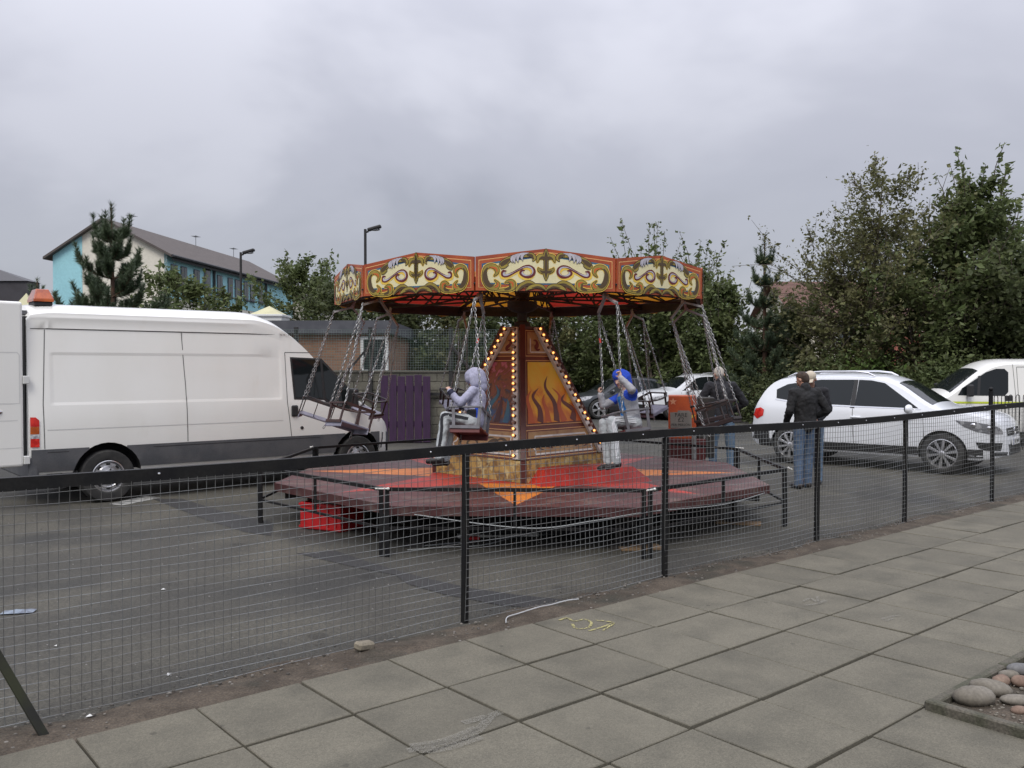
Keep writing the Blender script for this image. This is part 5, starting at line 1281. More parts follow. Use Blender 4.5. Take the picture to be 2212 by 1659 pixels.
# ---- smaller white van at the right ---------------------------------
SV = Body(zt=[(-2.4, 1.80), (-2.36, 1.92), (-2.1, 1.97), (.3, 1.97), (.65, 1.92), (.95, 1.77), (1.70, 1.22), (1.85, 1.14), (2.15, 1.02), (2.30, .86), (2.38, .7), (2.4, .5)], zb=[(-2.4, .40), (2.1, .28), (2.4, .36)], W=[(-2.4, .90), (-2.2, .94), (1.2, .95), (1.8, .92), (2.1, .82), (2.3, .65), (2.4, .48)], belt=[(-2.4, 1.12), (2.4, 1.06)], tum=.14, crown=.13, pw=2.8, low=(.94, .98, 1.0, .995, .975))
nose = AD(2008, 830, 20.0); hs = Vector((-.992, .12, 0))
sv = thing('white_van', 'small white panel van with a lime stripe behind the bow top railing', 'van', (nose.x + 2.25, nose.y + .75, 0), math.atan2(hs.y, hs.x))
SAR = (-1.55, 1.5)
link('body', SV.mesh(M_white, SAR, .37, .33), sv)
for sg in (-1, 1):
    sd = SV.side(sg)
    link('door_window', patch_mesh('door_window', [(1.50, 1.14), (1.40, 1.30), (.88, 1.66), (.66, 1.74), (.48, 1.74), (.40, 1.66), (.42, 1.22), (.50, 1.13)], SV.side(sg, .005), M_glass), sv)
    q = MB(); seam(q, [(1.02, 1.58), (1.06, 1.14)], SV.side(sg, .008), .06); q.build('window_bar', M_dark_pl, sv, fixn=False)
    q = MB(); seam(q, [(.30, 1.84), (.27, 1.2), (.30, .45)], sd); seam(q, [(1.30, 1.2), (1.32, .8), (1.2, .45)], sd); seam(q, [(.22, 1.78), (-2.2, 1.78)], sd, .012); seam(q, [(-1.15, 1.8), (-1.15, .45)], sd); seam(q, [(.22, 1.78), (.20, .5)], sd); q.build('panel_gap', M_seam, sv, fixn=False)
    link('stripe', patch_mesh('stripe', [(1.9, .955), (1.9, 1.0), (-2.3, 1.0), (-2.3, .955)], SV.side(sg, .005), mat('lime_stripe', (.45, .52, .03), .5)), sv)
    for x in (.42, -.02): q = MB(); q.box((x, sg * (SV.w(x, 1.08) + .012), 1.08), (.17, .03, .12)); q.build('door_handle', M_dark_pl, sv, bev=.014, seg=2)
    q = MB(); q.box((1.28, sg * 1.05, 1.25), (.12, .17, .27)); q.build('mirror', M_dark_pl, sv, bev=.03, seg=2)
    link('headlight', patch_mesh('headlight', [(sg * .80, 1.0), (sg * .82, .80), (sg * .55, .76), (sg * .52, .92)], SV.end(1), M_clear, step=.06), sv)
    for x in SAR: wheel(sv, x, sg * .935, .33, .2, .2, 'steel')
link('windscreen', patch_mesh('windscreen', [(.98, -.66), (.98, .66), (1.62, .76), (1.62, -.76)], SV.topm(), M_glass), sv)
link('front_bumper', patch_mesh('front_bumper', [(-.85, .42), (.85, .42), (.85, .66), (-.85, .66)], SV.end(1, .012), M_dark_pl), sv)
# ---- bow top railing
rl0 = AD(2140, 900, 17.6); rdir = Vector((.93, .36, 0)).normalized(); rl0.z = 0
rail = thing('bow_top_railing', 'black bow top railing with ball finial post in front of the small van', 'railing', rl0)
q = MB(); q.bar((0, 0, -.05), (0, 0, 1.30), .06, .06); q.ball((0, 0, 1.34), .045, 10, 6); q.build('post', M_black, rail, smooth=True)
L_r = 3.2
for z in (.18, .98): q = MB(); q.bar((0, 0, z), rdir * L_r + Vector((0, 0, z)), .012, .045); q.build('rail', M_black, rail)
for k in range(16):
    x0 = .09 + k * .2
    pts = [rdir * x0 + Vector((0, 0, .1))] + [rdir * (x0 + .05 - .05 * math.cos(PI * j / 6)) + Vector((0, 0, 1.17 + .05 * math.sin(PI * j / 6))) for j in range(7)] + [rdir * (x0 + .10) + Vector((0, 0, .1))]
    q = MB(); q.path(pts, .008, 6); q.build('hoop', M_black, rail)
# ================================================================ pay box beside the ride
M_kor = mat('orange_kiosk_paint', (.42, .075, .015), .45, c2=(.33, .05, .014), nscale=4, fine=.08); M_kred = mat('dark_red_cabinet', (.085, .012, .012), .5, c2=(.06, .01, .01), nscale=5)
M_card = mat('grey_cardboard', (.20, .185, .165), .9, c2=(.16, .15, .135), nscale=6); M_ink = mat('marker_ink', (.02, .02, .02), .6)
kp = at(682, 440, 13.75); kp.z = 0
ki = thing('pay_box', 'orange painted pay box on a dark red cabinet with handwritten fare sign', 'pay box', kp, R(-10))
q = MB(); q.box((0, .0, 1.01), (.42, .46, .66)); q.build('cabinet', M_kor, ki, bev=.008)
q = MB(); q.box((.02, .05, .38), (.66, .60, .60)); q.build('base_cabinet', M_kred, ki, bev=.01)
q = MB(); q.box((.02, .05, .04), (.5, .5, .08)); q.build('plinth', M_blackm, ki)
q = MB(); q.box((.213, .02, 1.0), (.008, .40, .58)); q.build('side_shade_panel', M_void, ki)  # black panel painted for the dark inside of the open box
q = MB(); q.box((.36, .05, .85), (.26, .40, .92)); q.build('control_box', M_blackm, ki, bev=.01)
q = MB(); q.box((-.02, -.236, .97), (.32, .006, .24), M=Matrix.Rotation(R(-1.5), 3, 'Y')); q.box((.02, -.2345, 1.09), (.18, .004, .05)); sg_ = q.build('fare_sign', M_card, ki)
Mt = lambda x, z: Matrix.Translation((x, -.2405, z)) @ Matrix.Rotation(PI / 2, 4, 'X')
for s_, z, sz in (('FARE', 1.045, .085), ('£2', .975, .095), ('PER PERSON', .895, .052)): text_mesh('sign_text', s_, sz, M_ink, sg_, Mt(-.02, z), .0006)
def star(q, cx, cz, r, y, n=5):
    pts = [(cx + (r if i % 2 == 0 else r * .42) * math.sin(PI * i / n), y, cz + (r if i % 2 == 0 else r * .42) * math.cos(PI * i / n)) for i in range(2 * n)]
    q.add([(cx, y, cz)] + pts, [(0, 1 + i, 1 + (i + 1) % (2 * n)) for i in range(2 * n)])
q = MB(); star(q, -.14, 1.25, .06, -.2335); q.build('painted_star', mat('pale_star_paint', (.55, .24, .13), .5), ki, fixn=False)
q = MB(); star(q, .16, 1.03, .045, -.2335); star(q, .15, .82, .05, -.2335); star(q, .17, .72, .04, -.2335); q.build('painted_star', mat('yellow_star_paint', (.6, .36, .05), .5), ki, fixn=False)
jk = thing('trailer_jack', 'silver screw jack with a crank standing beside the pay box', 'jack', kp + Vector((.10, -.42, 0)))
q = MB(); q.tube((0, 0, .05), (0, 0, .78), .028, n=10); q.tube((0, 0, .4), (0, 0, .82), .036, n=10); q.build('tube', M_chain, jk); q = MB(); q.box((0, 0, .03), (.26, .14, .02)); q.box((.03, .0, .055), (.44, .03, .03)); q.build('foot', M_chain, jk, bev=.004); q = MB(); q.path([(0, 0, .80), (.10, 0, .82), (.16, 0, .80), (.16, 0, .70)], .010, 6); q.build('crank', M_chain, jk)
bt_ = thing('oil_bottle', 'small clear bottle of amber liquid with a wire handle by the jack', 'bottle', kp + Vector((.21, -.40, .07))); q = MB(); q.lathe([(0, 0), (.045, 0), (.045, .13), (.03, .17), (.018, .19), (.018, .22), (0, .22)], 14); q.build('body', mat('amber_oil', (.55, .28, .02), .15, c2=(.6, .34, .05)), bt_, smooth=True); q = MB(); q.path([(-.05, 0, .13), (-.05, 0, .24), (-.02, 0, .28), (.03, 0, .28)], .006, 5); q.build('handle', M_chain, bt_)

# ================================================================ block wall, mesh screen, brick building
WY = 21.0
M_block = mat('concrete_block', (.155, .148, .118), .92, c2=(.125, .118, .095), nscale=4, fine=.16, fscale=60, bump=.3, bscale=60, objvar=.16)
M_mort = mat('mortar', (.115, .108, .09), .95, fine=.2)
wx0, wx1 = -6.4, 0.55
wall = thing('block_wall', 'grey concrete block wall behind the swing ride', 'wall', (wx0, WY, 0))
q = MB(); q.box(((wx1 - wx0) / 2, .10, .83), (wx1 - wx0 - .02, .17, 1.64)); q.build('mortar_core', M_mort, wall)
BL, BH = .44, .205
blk = [MB().box((0, 0, 0), (BL - .014, .022, BH - .012)).mesh('block', M_block, bev=.004), MB().box((0, 0, 0), (BL / 2 - .014, .022, BH - .012)).mesh('block', M_block, bev=.004)]
rr = random.Random(6)
for r_ in range(8):
    x = 0.0; z = .10 + r_ * BH - .0
    if r_ % 2: link('block', blk[1], wall, (BL / 4, .005 + rr.uniform(-.003, .003), z)); x = BL / 2
    while x + BL / 2 < wx1 - wx0:
        link('block', blk[0], wall, (x + BL / 2, .005 + rr.uniform(-.003, .003), z)); x += BL
q = MB(); q.box(((wx1 - wx0) / 2, .10, 1.675), (wx1 - wx0 + .06, .26, .055)); q.build('coping', mat('coping_concrete', (.17, .16, .135), .9, fine=.15), wall, bev=.006)
scr = thing('mesh_screen', 'tall wire mesh screen on dark posts above the block wall', 'fence', (wx0, WY - .06, 0))
Mpost = mat('dark_brown_steel', (.018, .017, .017), .6)
for x in (.0, 1.3, 3.05, 4.95, 6.95):
    q = MB(); q.bar((x, 0, 1.0), (x, 0, 2.72), .09, .09); q.build('post', Mpost, scr)
q = MB(); q.bar((.5, -.03, 1.14), (6.95, -.03, 1.14), .05, .07); q.build('rail', Mpost, scr)
for xa, xb in ((3.05, 2.0), (4.95, 6.0)): q = MB(); q.bar((xa, -.05, 2.3), (xb, -.28, 1.0), .05, .05); q.build('brace', Mpost, scr)
M_gw = mat('green_wire', (.075, .12, .10), .5, c2=(.14, .17, .16), nscale=3)
for a, b_ in ((0, 1.3), (1.3, 3.05), (3.05, 4.95), (4.95, 6.95)):
    q = MB(); r_ = .0032
    for k in range(int((b_ - a) / .06) + 1): x = a + k * .06; q.bar((x, -.055, 1.70), (x, -.055, 2.66), r_ * 2, r_ * 2)
    for k in range(17): z = 1.70 + k * .06; q.bar((a, -.062, z), (b_, -.062, z), r_ * 2, r_ * 2)
    tag(q.build('wire_mesh', M_gw, scr, fixn=False), kind='stuff')
M_purp = mat('purple_board', (.040, .012, .050), .7, c2=(.028, .010, .034), nscale=4, fine=.12, stretch=(6, 6, 1))
gp = Vector(((875 * K - 512) / FPX * 20.6, 20.62, 0))
pg = thing('purple_boards', 'purple painted plank gate leaning on the block wall', 'gate', gp)
q = MB(); q.box((0, .10, .70), (1.04, .02, 1.36)); q.build('backing', mat('pale_backing', (.30, .28, .22), .9, fine=.2), pg)
for i in range(6):
    q = MB(); h_ = 1.56 + .02 * math.sin(i * 2.1); q.box((-.49 + .197 * i, .045 + .004 * (i % 2), h_ / 2 + .02), (.172, .03, h_)); q.build('plank', M_purp, pg, bev=.004)
for z in (.45, 1.28): q = MB(); q.box((0, .075, z), (1.16, .03, .12)); q.build('batten', M_purp, pg)

def brick_mat(name, c1, c2, cm, sx=.225, sz=.075):
    m = bpy.data.materials.new(name); m.use_nodes = True; t = m.node_tree; N = t.nodes; L = t.links
    tc = N.new('ShaderNodeTexCoord'); sp = N.new('ShaderNodeSeparateXYZ'); L.new(tc.outputs['Object'], sp.inputs[0]); cb = N.new('ShaderNodeCombineXYZ'); L.new(sp.outputs['X'], cb.inputs[0]); L.new(sp.outputs['Z'], cb.inputs[1])
    br = N.new('ShaderNodeTexBrick'); br.inputs['Scale'].default_value = 1; br.inputs['Brick Width'].default_value = sx; br.inputs['Row Height'].default_value = sz; br.inputs['Mortar Size'].default_value = .008
    br.inputs['Color1'].default_value = (*c1, 1); br.inputs['Color2'].default_value = (*c2, 1); br.inputs['Mortar'].default_value = (*cm, 1); L.new(cb.outputs[0], br.inputs['Vector'])
    L.new(br.outputs['Color'], N['Principled BSDF'].inputs['Base Color']); N['Principled BSDF'].inputs['Roughness'].default_value = .9
    bn = N.new('ShaderNodeBump'); bn.inputs['Strength'].default_value = .4; bn.inputs['Distance'].default_value = .01; L.new(br.outputs['Fac'], bn.inputs['Height']); bn.invert = True; L.new(bn.outputs[0], N['Principled BSDF'].inputs['Normal'])
    return m
M_brick = brick_mat('brown_brick', (.27, .14, .08), (.20, .10, .06), (.20, .17, .135))
M_gfas = mat('grey_fascia', (.085, .088, .10), .7, c2=(.065, .068, .08), nscale=3)
M_felt = mat('roof_felt', (.10, .10, .10), .9, fine=.2)
hb = Vector((-8.6, 25.0, 0))
bb = thing('brick_building', 'single storey brown brick building with grey fascia and flat roof', 'building', hb)
bw = 5.05
q = MB(); q.box((bw / 2 - 3.0, 3.0, 1.36), (bw + 6, 6.0, 2.72)); q.build('wall', M_brick, bb)
q = MB(); q.box((bw / 2 - 3.0, 3.0, 2.90), (bw + 6.3, 6.3, .36)); q.box((bw / 2 - 3.0, -.17, 2.745), (bw + 6.3, .04, .05)); q.build('fascia', M_gfas, bb)
q = MB(); q.box((bw / 2 - 3.0, 3.0, 3.085), (bw + 6.1, 6.1, .012)); q.build('roof', M_felt, bb)
wx = (782 * K - 512) / FPX * 25 - hb.x
wi = None
M_uP = mat('white_upvc', (.62, .63, .62), .4)
for x in (wx + .36,):
    q = MB()
    for dx in (-.35, .35): q.box((x + dx, -.02, 1.75), (.08, .08, 1.75))
    for z in (.9, 1.66, 2.60): q.box((x, -.02, z), (.78, .083, .08))
    wi = q.build('window_frame', M_uP, bb)
    for dx in (0,):
        for z, h_ in ((2.13, .88), (1.28, .70)): q = MB(); q.box((x + dx, .0, z), (.62, .03, h_)); q.build('pane', M_glass if z > 2 else mat('net_curtain_glass', (.42, .46, .46), .25, c2=(.3, .33, .34), nscale=5), wi)
# pale pyramid rooflights standing on the flat roof
M_rl = mat('pale_yellow_rooflight', (.50, .48, .28), .5, c2=(.44, .42, .25), nscale=3)
def rooflight(px, py, wpx, depth, zroof, lab):
    c = AD(px, py, depth); w_ = wpx * K / FPX * depth / 2
    t = thing('rooflight', lab, 'rooflight', (c.x, c.y, zroof), group='pyramid rooflights')
    q = MB(); q.box((0, 0, .10), (w_ * 2.1, w_ * 2.1, .20)); q.build('kerb', M_uP, t); q = MB(); q.box((0, 0, .235), (w_ * 2.3, w_ * 2.3, .07)); q.build('flashing', M_uP, t, bev=.01)
    q = MB(); h_ = max(c.z - zroof - .27, .2); q.add([(-w_, -w_, .27), (w_, -w_, .27), (w_, w_, .27), (-w_, w_, .27), (0, 0, .27 + h_)], [(0, 1, 4), (1, 2, 4), (2, 3, 4), (3, 0, 4)]); q.build('glazing', M_rl, t, fixn=False)
rooflight(582, 661, 66, 27.0, 3.09, 'pale yellow pyramid rooflight on the flat roof beside the trees')
hb2 = Vector((-19.0, 27.5, 0)); bb2 = thing('pavilion', 'low white walled pavilion behind the big van carrying a rooflight', 'building', hb2)
q = MB(); q.box((3, 2.5, 1.6), (7.0, 5, 3.2)); q.build('wall', mat('white_render', (.55, .55, .52), .85, fine=.05), bb2); q = MB(); q.box((3, 2.5, 3.27), (7.3, 5.3, .16)); q.build('roof', M_gfas, bb2)
rooflight(57, 633, 44, 29.0, 3.352, 'pale yellow pyramid rooflight beside the amber beacon')

# ================================================================ block of flats
M_bl = mat('blue_render', (.33, .62, .68), .85, c2=(.31, .59, .65), nscale=.6, fine=.05, fscale=8); M_cr_ = mat('cream_render', (.70, .67, .58), .85, c2=(.66, .63, .54), nscale=.6, fine=.05, fscale=8)
M_tile = mat('brown_grey_roof_tile', (.10, .085, .078), .9, c2=(.085, .072, .066), nscale=1.5, fine=.15, fscale=14, stretch=(1, 1, 6))
M_dpipe = mat('dark_pipe', (.03, .032, .036), .6)
M_wgl = mat('flat_window_glass', (.06, .072, .08), .12, c2=(.03, .036, .04), nscale=.9, spec=.6)
M_wfr = mat('dark_window_reveal', (.10, .12, .14), .7)
fl = thing('apartment_block', 'three storey blue and cream block of flats with pitched brown roof', 'building', (0, 0, 0))
gL = AD(98, 545, 55.0); gR = AD(361, 545, 55.0); ea = 9.0
fdir = Vector((1.85, 18.5, 0)).normalized(); gdir = Vector((fdir.y, -fdir.x, 0))
c1 = Vector((gR.x, gR.y, 0)); gw = (gR - gL).dot(gdir); Lb = 22.5
fl.location = c1; fl.rotation_euler = (0, 0, math.atan2(fdir.y, fdir.x))   # local x = along the front, y = back across the gable
ea = AD(361, 547, 55).z; rz_ = AD(222, 473, 55).z; md = ea - 2.75
q = MB()
gy = gw * .54
q.add([(0, 0, 0), (0, gw * .74, 0), (0, gw * .74, ea + (rz_ - ea) * (1 - (.74 - .54) / .46)), (0, gy, rz_), (0, 0, ea)], [(0, 1, 2, 3, 4)]); q.build('gable', M_cr_, fl, fixn=False)
q = MB(); q.add([(-.01, gw * .74, 0), (-.01, gw, 0), (-.01, gw, ea), (-.01, gw * .74, ea + (rz_ - ea) * (1 - .20 / .46))], [(0, 1, 2, 3)]); q.build('gable', M_bl, fl, fixn=False)
q = MB(); q.box((Lb / 2, .1, (ea + md) / 2), (Lb, .2, ea - md)); q.build('upper_wall', M_bl, fl)
q = MB(); q.box((Lb / 2, .12, md / 2), (Lb, .2, md)); q.build('lower_wall', M_cr_, fl)
q = MB(); q.box((Lb / 2, gw - .1, ea / 2), (Lb, .2, ea)); q.box((Lb - .1, gw / 2, ea / 2), (.2, gw, ea)); q.add([(Lb, 0, ea), (Lb, gy, rz_), (Lb, gw, ea)], [(0, 1, 2)]); q.build('rear_wall', M_cr_, fl)
q = MB(); ov = .45; sl = (rz_ - ea) / gy; sl2 = (rz_ - ea) / (gw - gy)
for dz, fl_ in ((.12, 1),):
    q.add([(-.35, -ov, ea - ov * sl + dz), (Lb + .3, -ov, ea - ov * sl + dz), (Lb + .3, gy, rz_ + dz), (-.35, gy, rz_ + dz), (-.35, gw + ov, ea - ov * sl2 + dz), (Lb + .3, gw + ov, ea - ov * sl2 + dz)], [(0, 1, 2, 3), (3, 2, 5, 4)])
    q.add([(-.35, -ov, ea - ov * sl - .04), (Lb + .3, -ov, ea - ov * sl - .04), (Lb + .3, gy, rz_ - .02), (-.35, gy, rz_ - .02), (-.35, gw + ov, ea - ov * sl2 - .04), (Lb + .3, gw + ov, ea - ov * sl2 - .04)], [(3, 2, 1, 0), (4, 5, 2, 3)])
    q.add([(-.35, -ov, ea - ov * sl + dz), (-.35, gy, rz_ + dz), (-.35, gy, rz_ - .02), (-.35, -ov, ea - ov * sl - .04)], [(0, 1, 2, 3)]); q.add([(-.35, gw + ov, ea - ov * sl2 + dz), (-.35, gy, rz_ + dz), (-.35, gy, rz_ - .02), (-.35, gw + ov, ea - ov * sl2 - .04)], [(3, 2, 1, 0)])
rf = q.build('roof', M_tile, fl, fixn=False)
q = MB(); q.tube((-.3, -ov - .05, ea - ov * sl + .05), (Lb + .2, -ov - .05, ea - ov * sl + .05), .09, n=6); q.box((Lb / 2, -ov + .12, ea - ov * sl - .08), (Lb, .05, .22)); q.build('gutter', M_dpipe, rf)
def along(px, py):                               # pixel -> distance along the front wall
    d = ray(px, py); A = c1 - CP; B3_ = fdir
    # solve CP + d*t = c1 + fdir*s in plan
    det = d.x * (-B3_.y) - (-B3_.x) * d.y
    return (d.x * A.y - A.x * d.y) / det
C1 = lambda x, y: (x / 2.0109 * 1024 / 3264, (600 + y / 2.0109) * 1024 / 3264)
def flat_window(s_, zc, w_, h_):
    q = MB(); q.box((s_, -.02, zc), (w_, .10, h_)); f = q.build('window', M_wfr, fl)
    q = MB(); q.box((s_ - w_ * .24, -.06, zc), (w_ * .42, .04, h_ * .90)); q.box((s_ + w_ * .24, -.06, zc), (w_ * .42, .04, h_ * .90)); q.build('pane', M_wgl, f)
    q = MB(); q.box((s_, -.10, zc - h_ / 2 - .04), (w_ + .2, .2, .08)); q.build('sill', M_dpipe, f)
ws = [along(*C1(x, y)) for x, y in ((1113, 480), (1175, 495), (1257, 515), (1405, 560), (1473, 578), (1518, 590), (1574, 608), (1614, 617), (1669, 632))]
for s_ in ws:
    for dz in (1.30, 4.05, 6.8): flat_window(s_, ea - dz, .82, 1.4)
st = along(*C1(1325, 555))
q = MB(); q.box((st, -.03, ea - 1.9), (.85, .12, 3.4)); q.build('stair_window', M_wfr, fl); q = MB(); q.box((st, -.095, ea - 1.9), (.65, .02, 3.2)); q.build('stair_pane', M_wgl, fl)
for s_ in (st + .95, along(*C1(1697, 640))): q = MB(); q.tube((s_, -.12, 0), (s_, -.12, ea - .4), .09, n=6); q.tube((s_, -.12, ea - .4), (s_ - .1, -.45, ea - .1), .08, n=6); q.build('downpipe', M_dpipe, fl)
for s_, yy in ((3.2, gy), (12.5, gy), (19.5, gy)):
    q = MB(); q.tube((s_, yy, rz_), (s_, yy, rz_ + .9), .02, n=5); q.bar((s_ - .35, yy, rz_ + .8), (s_ + .35, yy, rz_ + .8), .02, .02)
    for k in range(4): q.bar((s_ - .3 + .2 * k, yy - .25, rz_ + .8), (s_ - .3 + .2 * k, yy + .25, rz_ + .8), .02, .02)
    q.build('aerial', M_dpipe, fl)
# a second, farther block in line with the first
f2 = thing('apartment_block', 'farther cream block of flats half hidden by the leafy tree', 'building', c1 + fdir * 24.5 + gdir * .2, math.atan2(fdir.y, fdir.x))
q = MB(); q.box((9, 3.4, (ea - .9) / 2), (18, 6.8, ea - .9)); q.build('wall', M_cr_, f2); e2_ = ea - .9
q = MB(); q.add([(-.3, -.5, e2_ - .1), (18.3, -.5, e2_ - .1), (18.3, 3.4, e2_ + 2), (-.3, 3.4, e2_ + 2), (-.3, 7.3, e2_ - .1), (18.3, 7.3, e2_ - .1)], [(0, 1, 2, 3), (3, 2, 5, 4), (0, 3, 4), (1, 5, 2)]); q.build('roof', M_tile, f2, fixn=False)
for s_ in (2.0, 5.5, 9.0, 12.5): 
    q = MB(); q.box((s_, -.03, e2_ - 1.3), (1.3, .1, 1.2)); q.build('window', M_wgl, f2)
# dark roofed building at the left edge
dp_ = AD(16, 612, 48); db = thing('dark_building', 'dark slate clad building beyond the pavilion', 'building', (dp_.x - 3.4, dp_.y, 0))
M_slate = mat('dark_slate', (.050, .048, .055), .8, c2=(.04, .038, .043), nscale=2); zc = AD(16, 607, 48).z; zr = AD(0, 583, 48).z
q = MB(); q.box((2.2, .6, zc / 2), (4.6, 1.2, zc)); q.build('wall', M_slate, db); q = MB(); q.add([(-.3, -.1, zc), (4.55, -.1, zc), (4.55, 1.3, zc), (-.3, 1.3, zc), (.6, .6, zr + .3), (2.0, .6, zr + .3)], [(0, 1, 5, 4), (1, 2, 5), (2, 3, 4, 5), (3, 0, 4)]); q.build('roof', mat('grey_roof', (.11, .11, .118), .8), db, fixn=False)
# house behind the trees at the right
hp_ = Vector((14.2, 44.0, 0)); ho = thing('house', 'cream rendered house with brown roof glimpsed through the trees', 'house', hp_)
q = MB(); q.box((9, 4, 2.2), (18, 8, 4.4)); q.add([(0, 0, 4.4), (0, 8, 4.4), (0, 4, 6.3)], [(0, 1, 2)]); q.build('wall', mat('cream_harling', (.66, .62, .52), .9, fine=.06), ho)
q = MB(); q.add([(-.4, -.5, 4.2), (18.4, -.5, 4.2), (18.4, 4, 6.4), (-.4, 4, 6.4), (-.4, 8.5, 4.2), (18.4, 8.5, 4.2)], [(0, 1, 2, 3), (3, 2, 5, 4)]); q.build('roof', mat('red_brown_tile', (.12, .062, .048), .9, fine=.2, fscale=12), ho, fixn=False)
q = MB(); q.box((4.9, -.5, 1.75), (2.0, 1.0, 3.5)); q.build('porch', mat('salmon_render', (.33, .115, .085), .9, fine=.1), ho)
for x in (2.5, 9.5, 12.5, 15.5):
    for z in (1.3, 3.3): q = MB(); q.box((x, -.02, z), (1.3, .1, 1.3)); w_ = q.build('window', M_uP, ho); q = MB(); q.box((x, -.08, z), (1.1, .04, 1.1)); q.build('pane', M_wgl, w_)

# ================================================================ lamp posts
def lamp(px, top, depth, head_dx, lab, sg):
    b = AD(px, top, depth); t = thing('street_lamp', lab, 'street lamp', (b.x, b.y, 0), group='street lamps')
    q = MB(); q.tube((0, 0, 0), (0, 0, 1.2), .085, n=10); q.tube((0, 0, 1.2), (0, 0, b.z), .055, .05, n=10); q.build('pole', Mpost, t)
    q = MB(); q.tube((0, 0, b.z - .12), (.12, 0, b.z - .08), .04, n=8); q.build('bracket', Mpost, t)
    Mh = Matrix.Rotation(R(-16), 3, 'Y'); q = MB(); q.box((.34, 0, b.z + .04), (.52, .24, .12), M=Mh); q.build('head', Mpost, t, bev=.04, seg=2)
    q = MB(); q.ball((.36, 0, b.z - .02), (.20, .09, .05), 12, 6); q.build('lens', M_clear, t, smooth=True)
lamp(520, 545, 38.0, 0, 'slim black street lamp in front of the blue flats', 1)
lamp(789, 495, 33.0, 0, 'tall black street lamp rising behind the ride canopy', 1)
# ================================================================ trees and shrubs
rng = np.random.default_rng(11)
def leaf_object(name, pos, size, m, parent, up=.35, narrow=.5, seed=0):
    """many small folded leaves as one mesh: 4 points, 2 triangles each"""
    r_ = np.random.default_rng(seed); n = len(pos)
    a = r_.normal(size=(n, 3)); a[:, 2] = a[:, 2] * .7 - .15; a /= np.linalg.norm(a, axis=1)[:, None]
    nb = r_.normal(size=(n, 3)); nb[:, 2] += up * 3
    b = np.cross(a, nb); b /= (np.linalg.norm(b, axis=1)[:, None] + 1e-9)
    c = np.cross(a, b)
    s = (size * np.exp(r_.normal(0, .32, n)))[:, None]
    tip, base = pos + a * s * .5, pos - a * s * .5
    l = pos + b * s * narrow * .5 + c * s * .12; rr_ = pos - b * s * narrow * .5 + c * s * .12
    v = np.stack([base, l, tip, rr_], 1).reshape(-1, 3)
    f = (np.arange(n)[:, None] * 4 + np.array([0, 1, 2, 0, 2, 3])[None]).reshape(-1, 3)
    me = bpy.data.meshes.new(name); me.vertices.add(4 * n); me.vertices.foreach_set('co', v.astype(np.float32).ravel())
    me.loops.add(6 * n); me.loops.foreach_set('vertex_index', f.astype(np.int32).ravel())
    me.polygons.add(2 * n); me.polygons.foreach_set('loop_start', np.arange(0, 6 * n, 3, dtype=np.int32))
    me.update(calc_edges=True); me.validate(); me.materials.append(m)
    return link(name, me, parent)
def leafmat(name, c, c2, tr=.4):
    return mat(name, c, .6, c2=c2, nscale=.9, ncon=(.3, .7), island=.32, trans=tr, spec=.35)
ML = [leafmat('leaf_dark', (.070, .092, .038), (.10, .115, .047)), leafmat('leaf_mid', (.094, .126, .046), (.126, .15, .056)), leafmat('leaf_olive', (.115, .122, .052), (.15, .145, .06)), leafmat('leaf_bright', (.080, .135, .028), (.10, .15, .034))]
M_bark = mat('bark', (.060, .046, .036), .9, c2=(.10, .08, .06), nscale=6, bump=.5, bscale=20, stretch=(3, 3, 1)); M_barkp = mat('pine_bark', (.12, .062, .038), .9, c2=(.08, .05, .035), nscale=6, bump=.5, bscale=20)
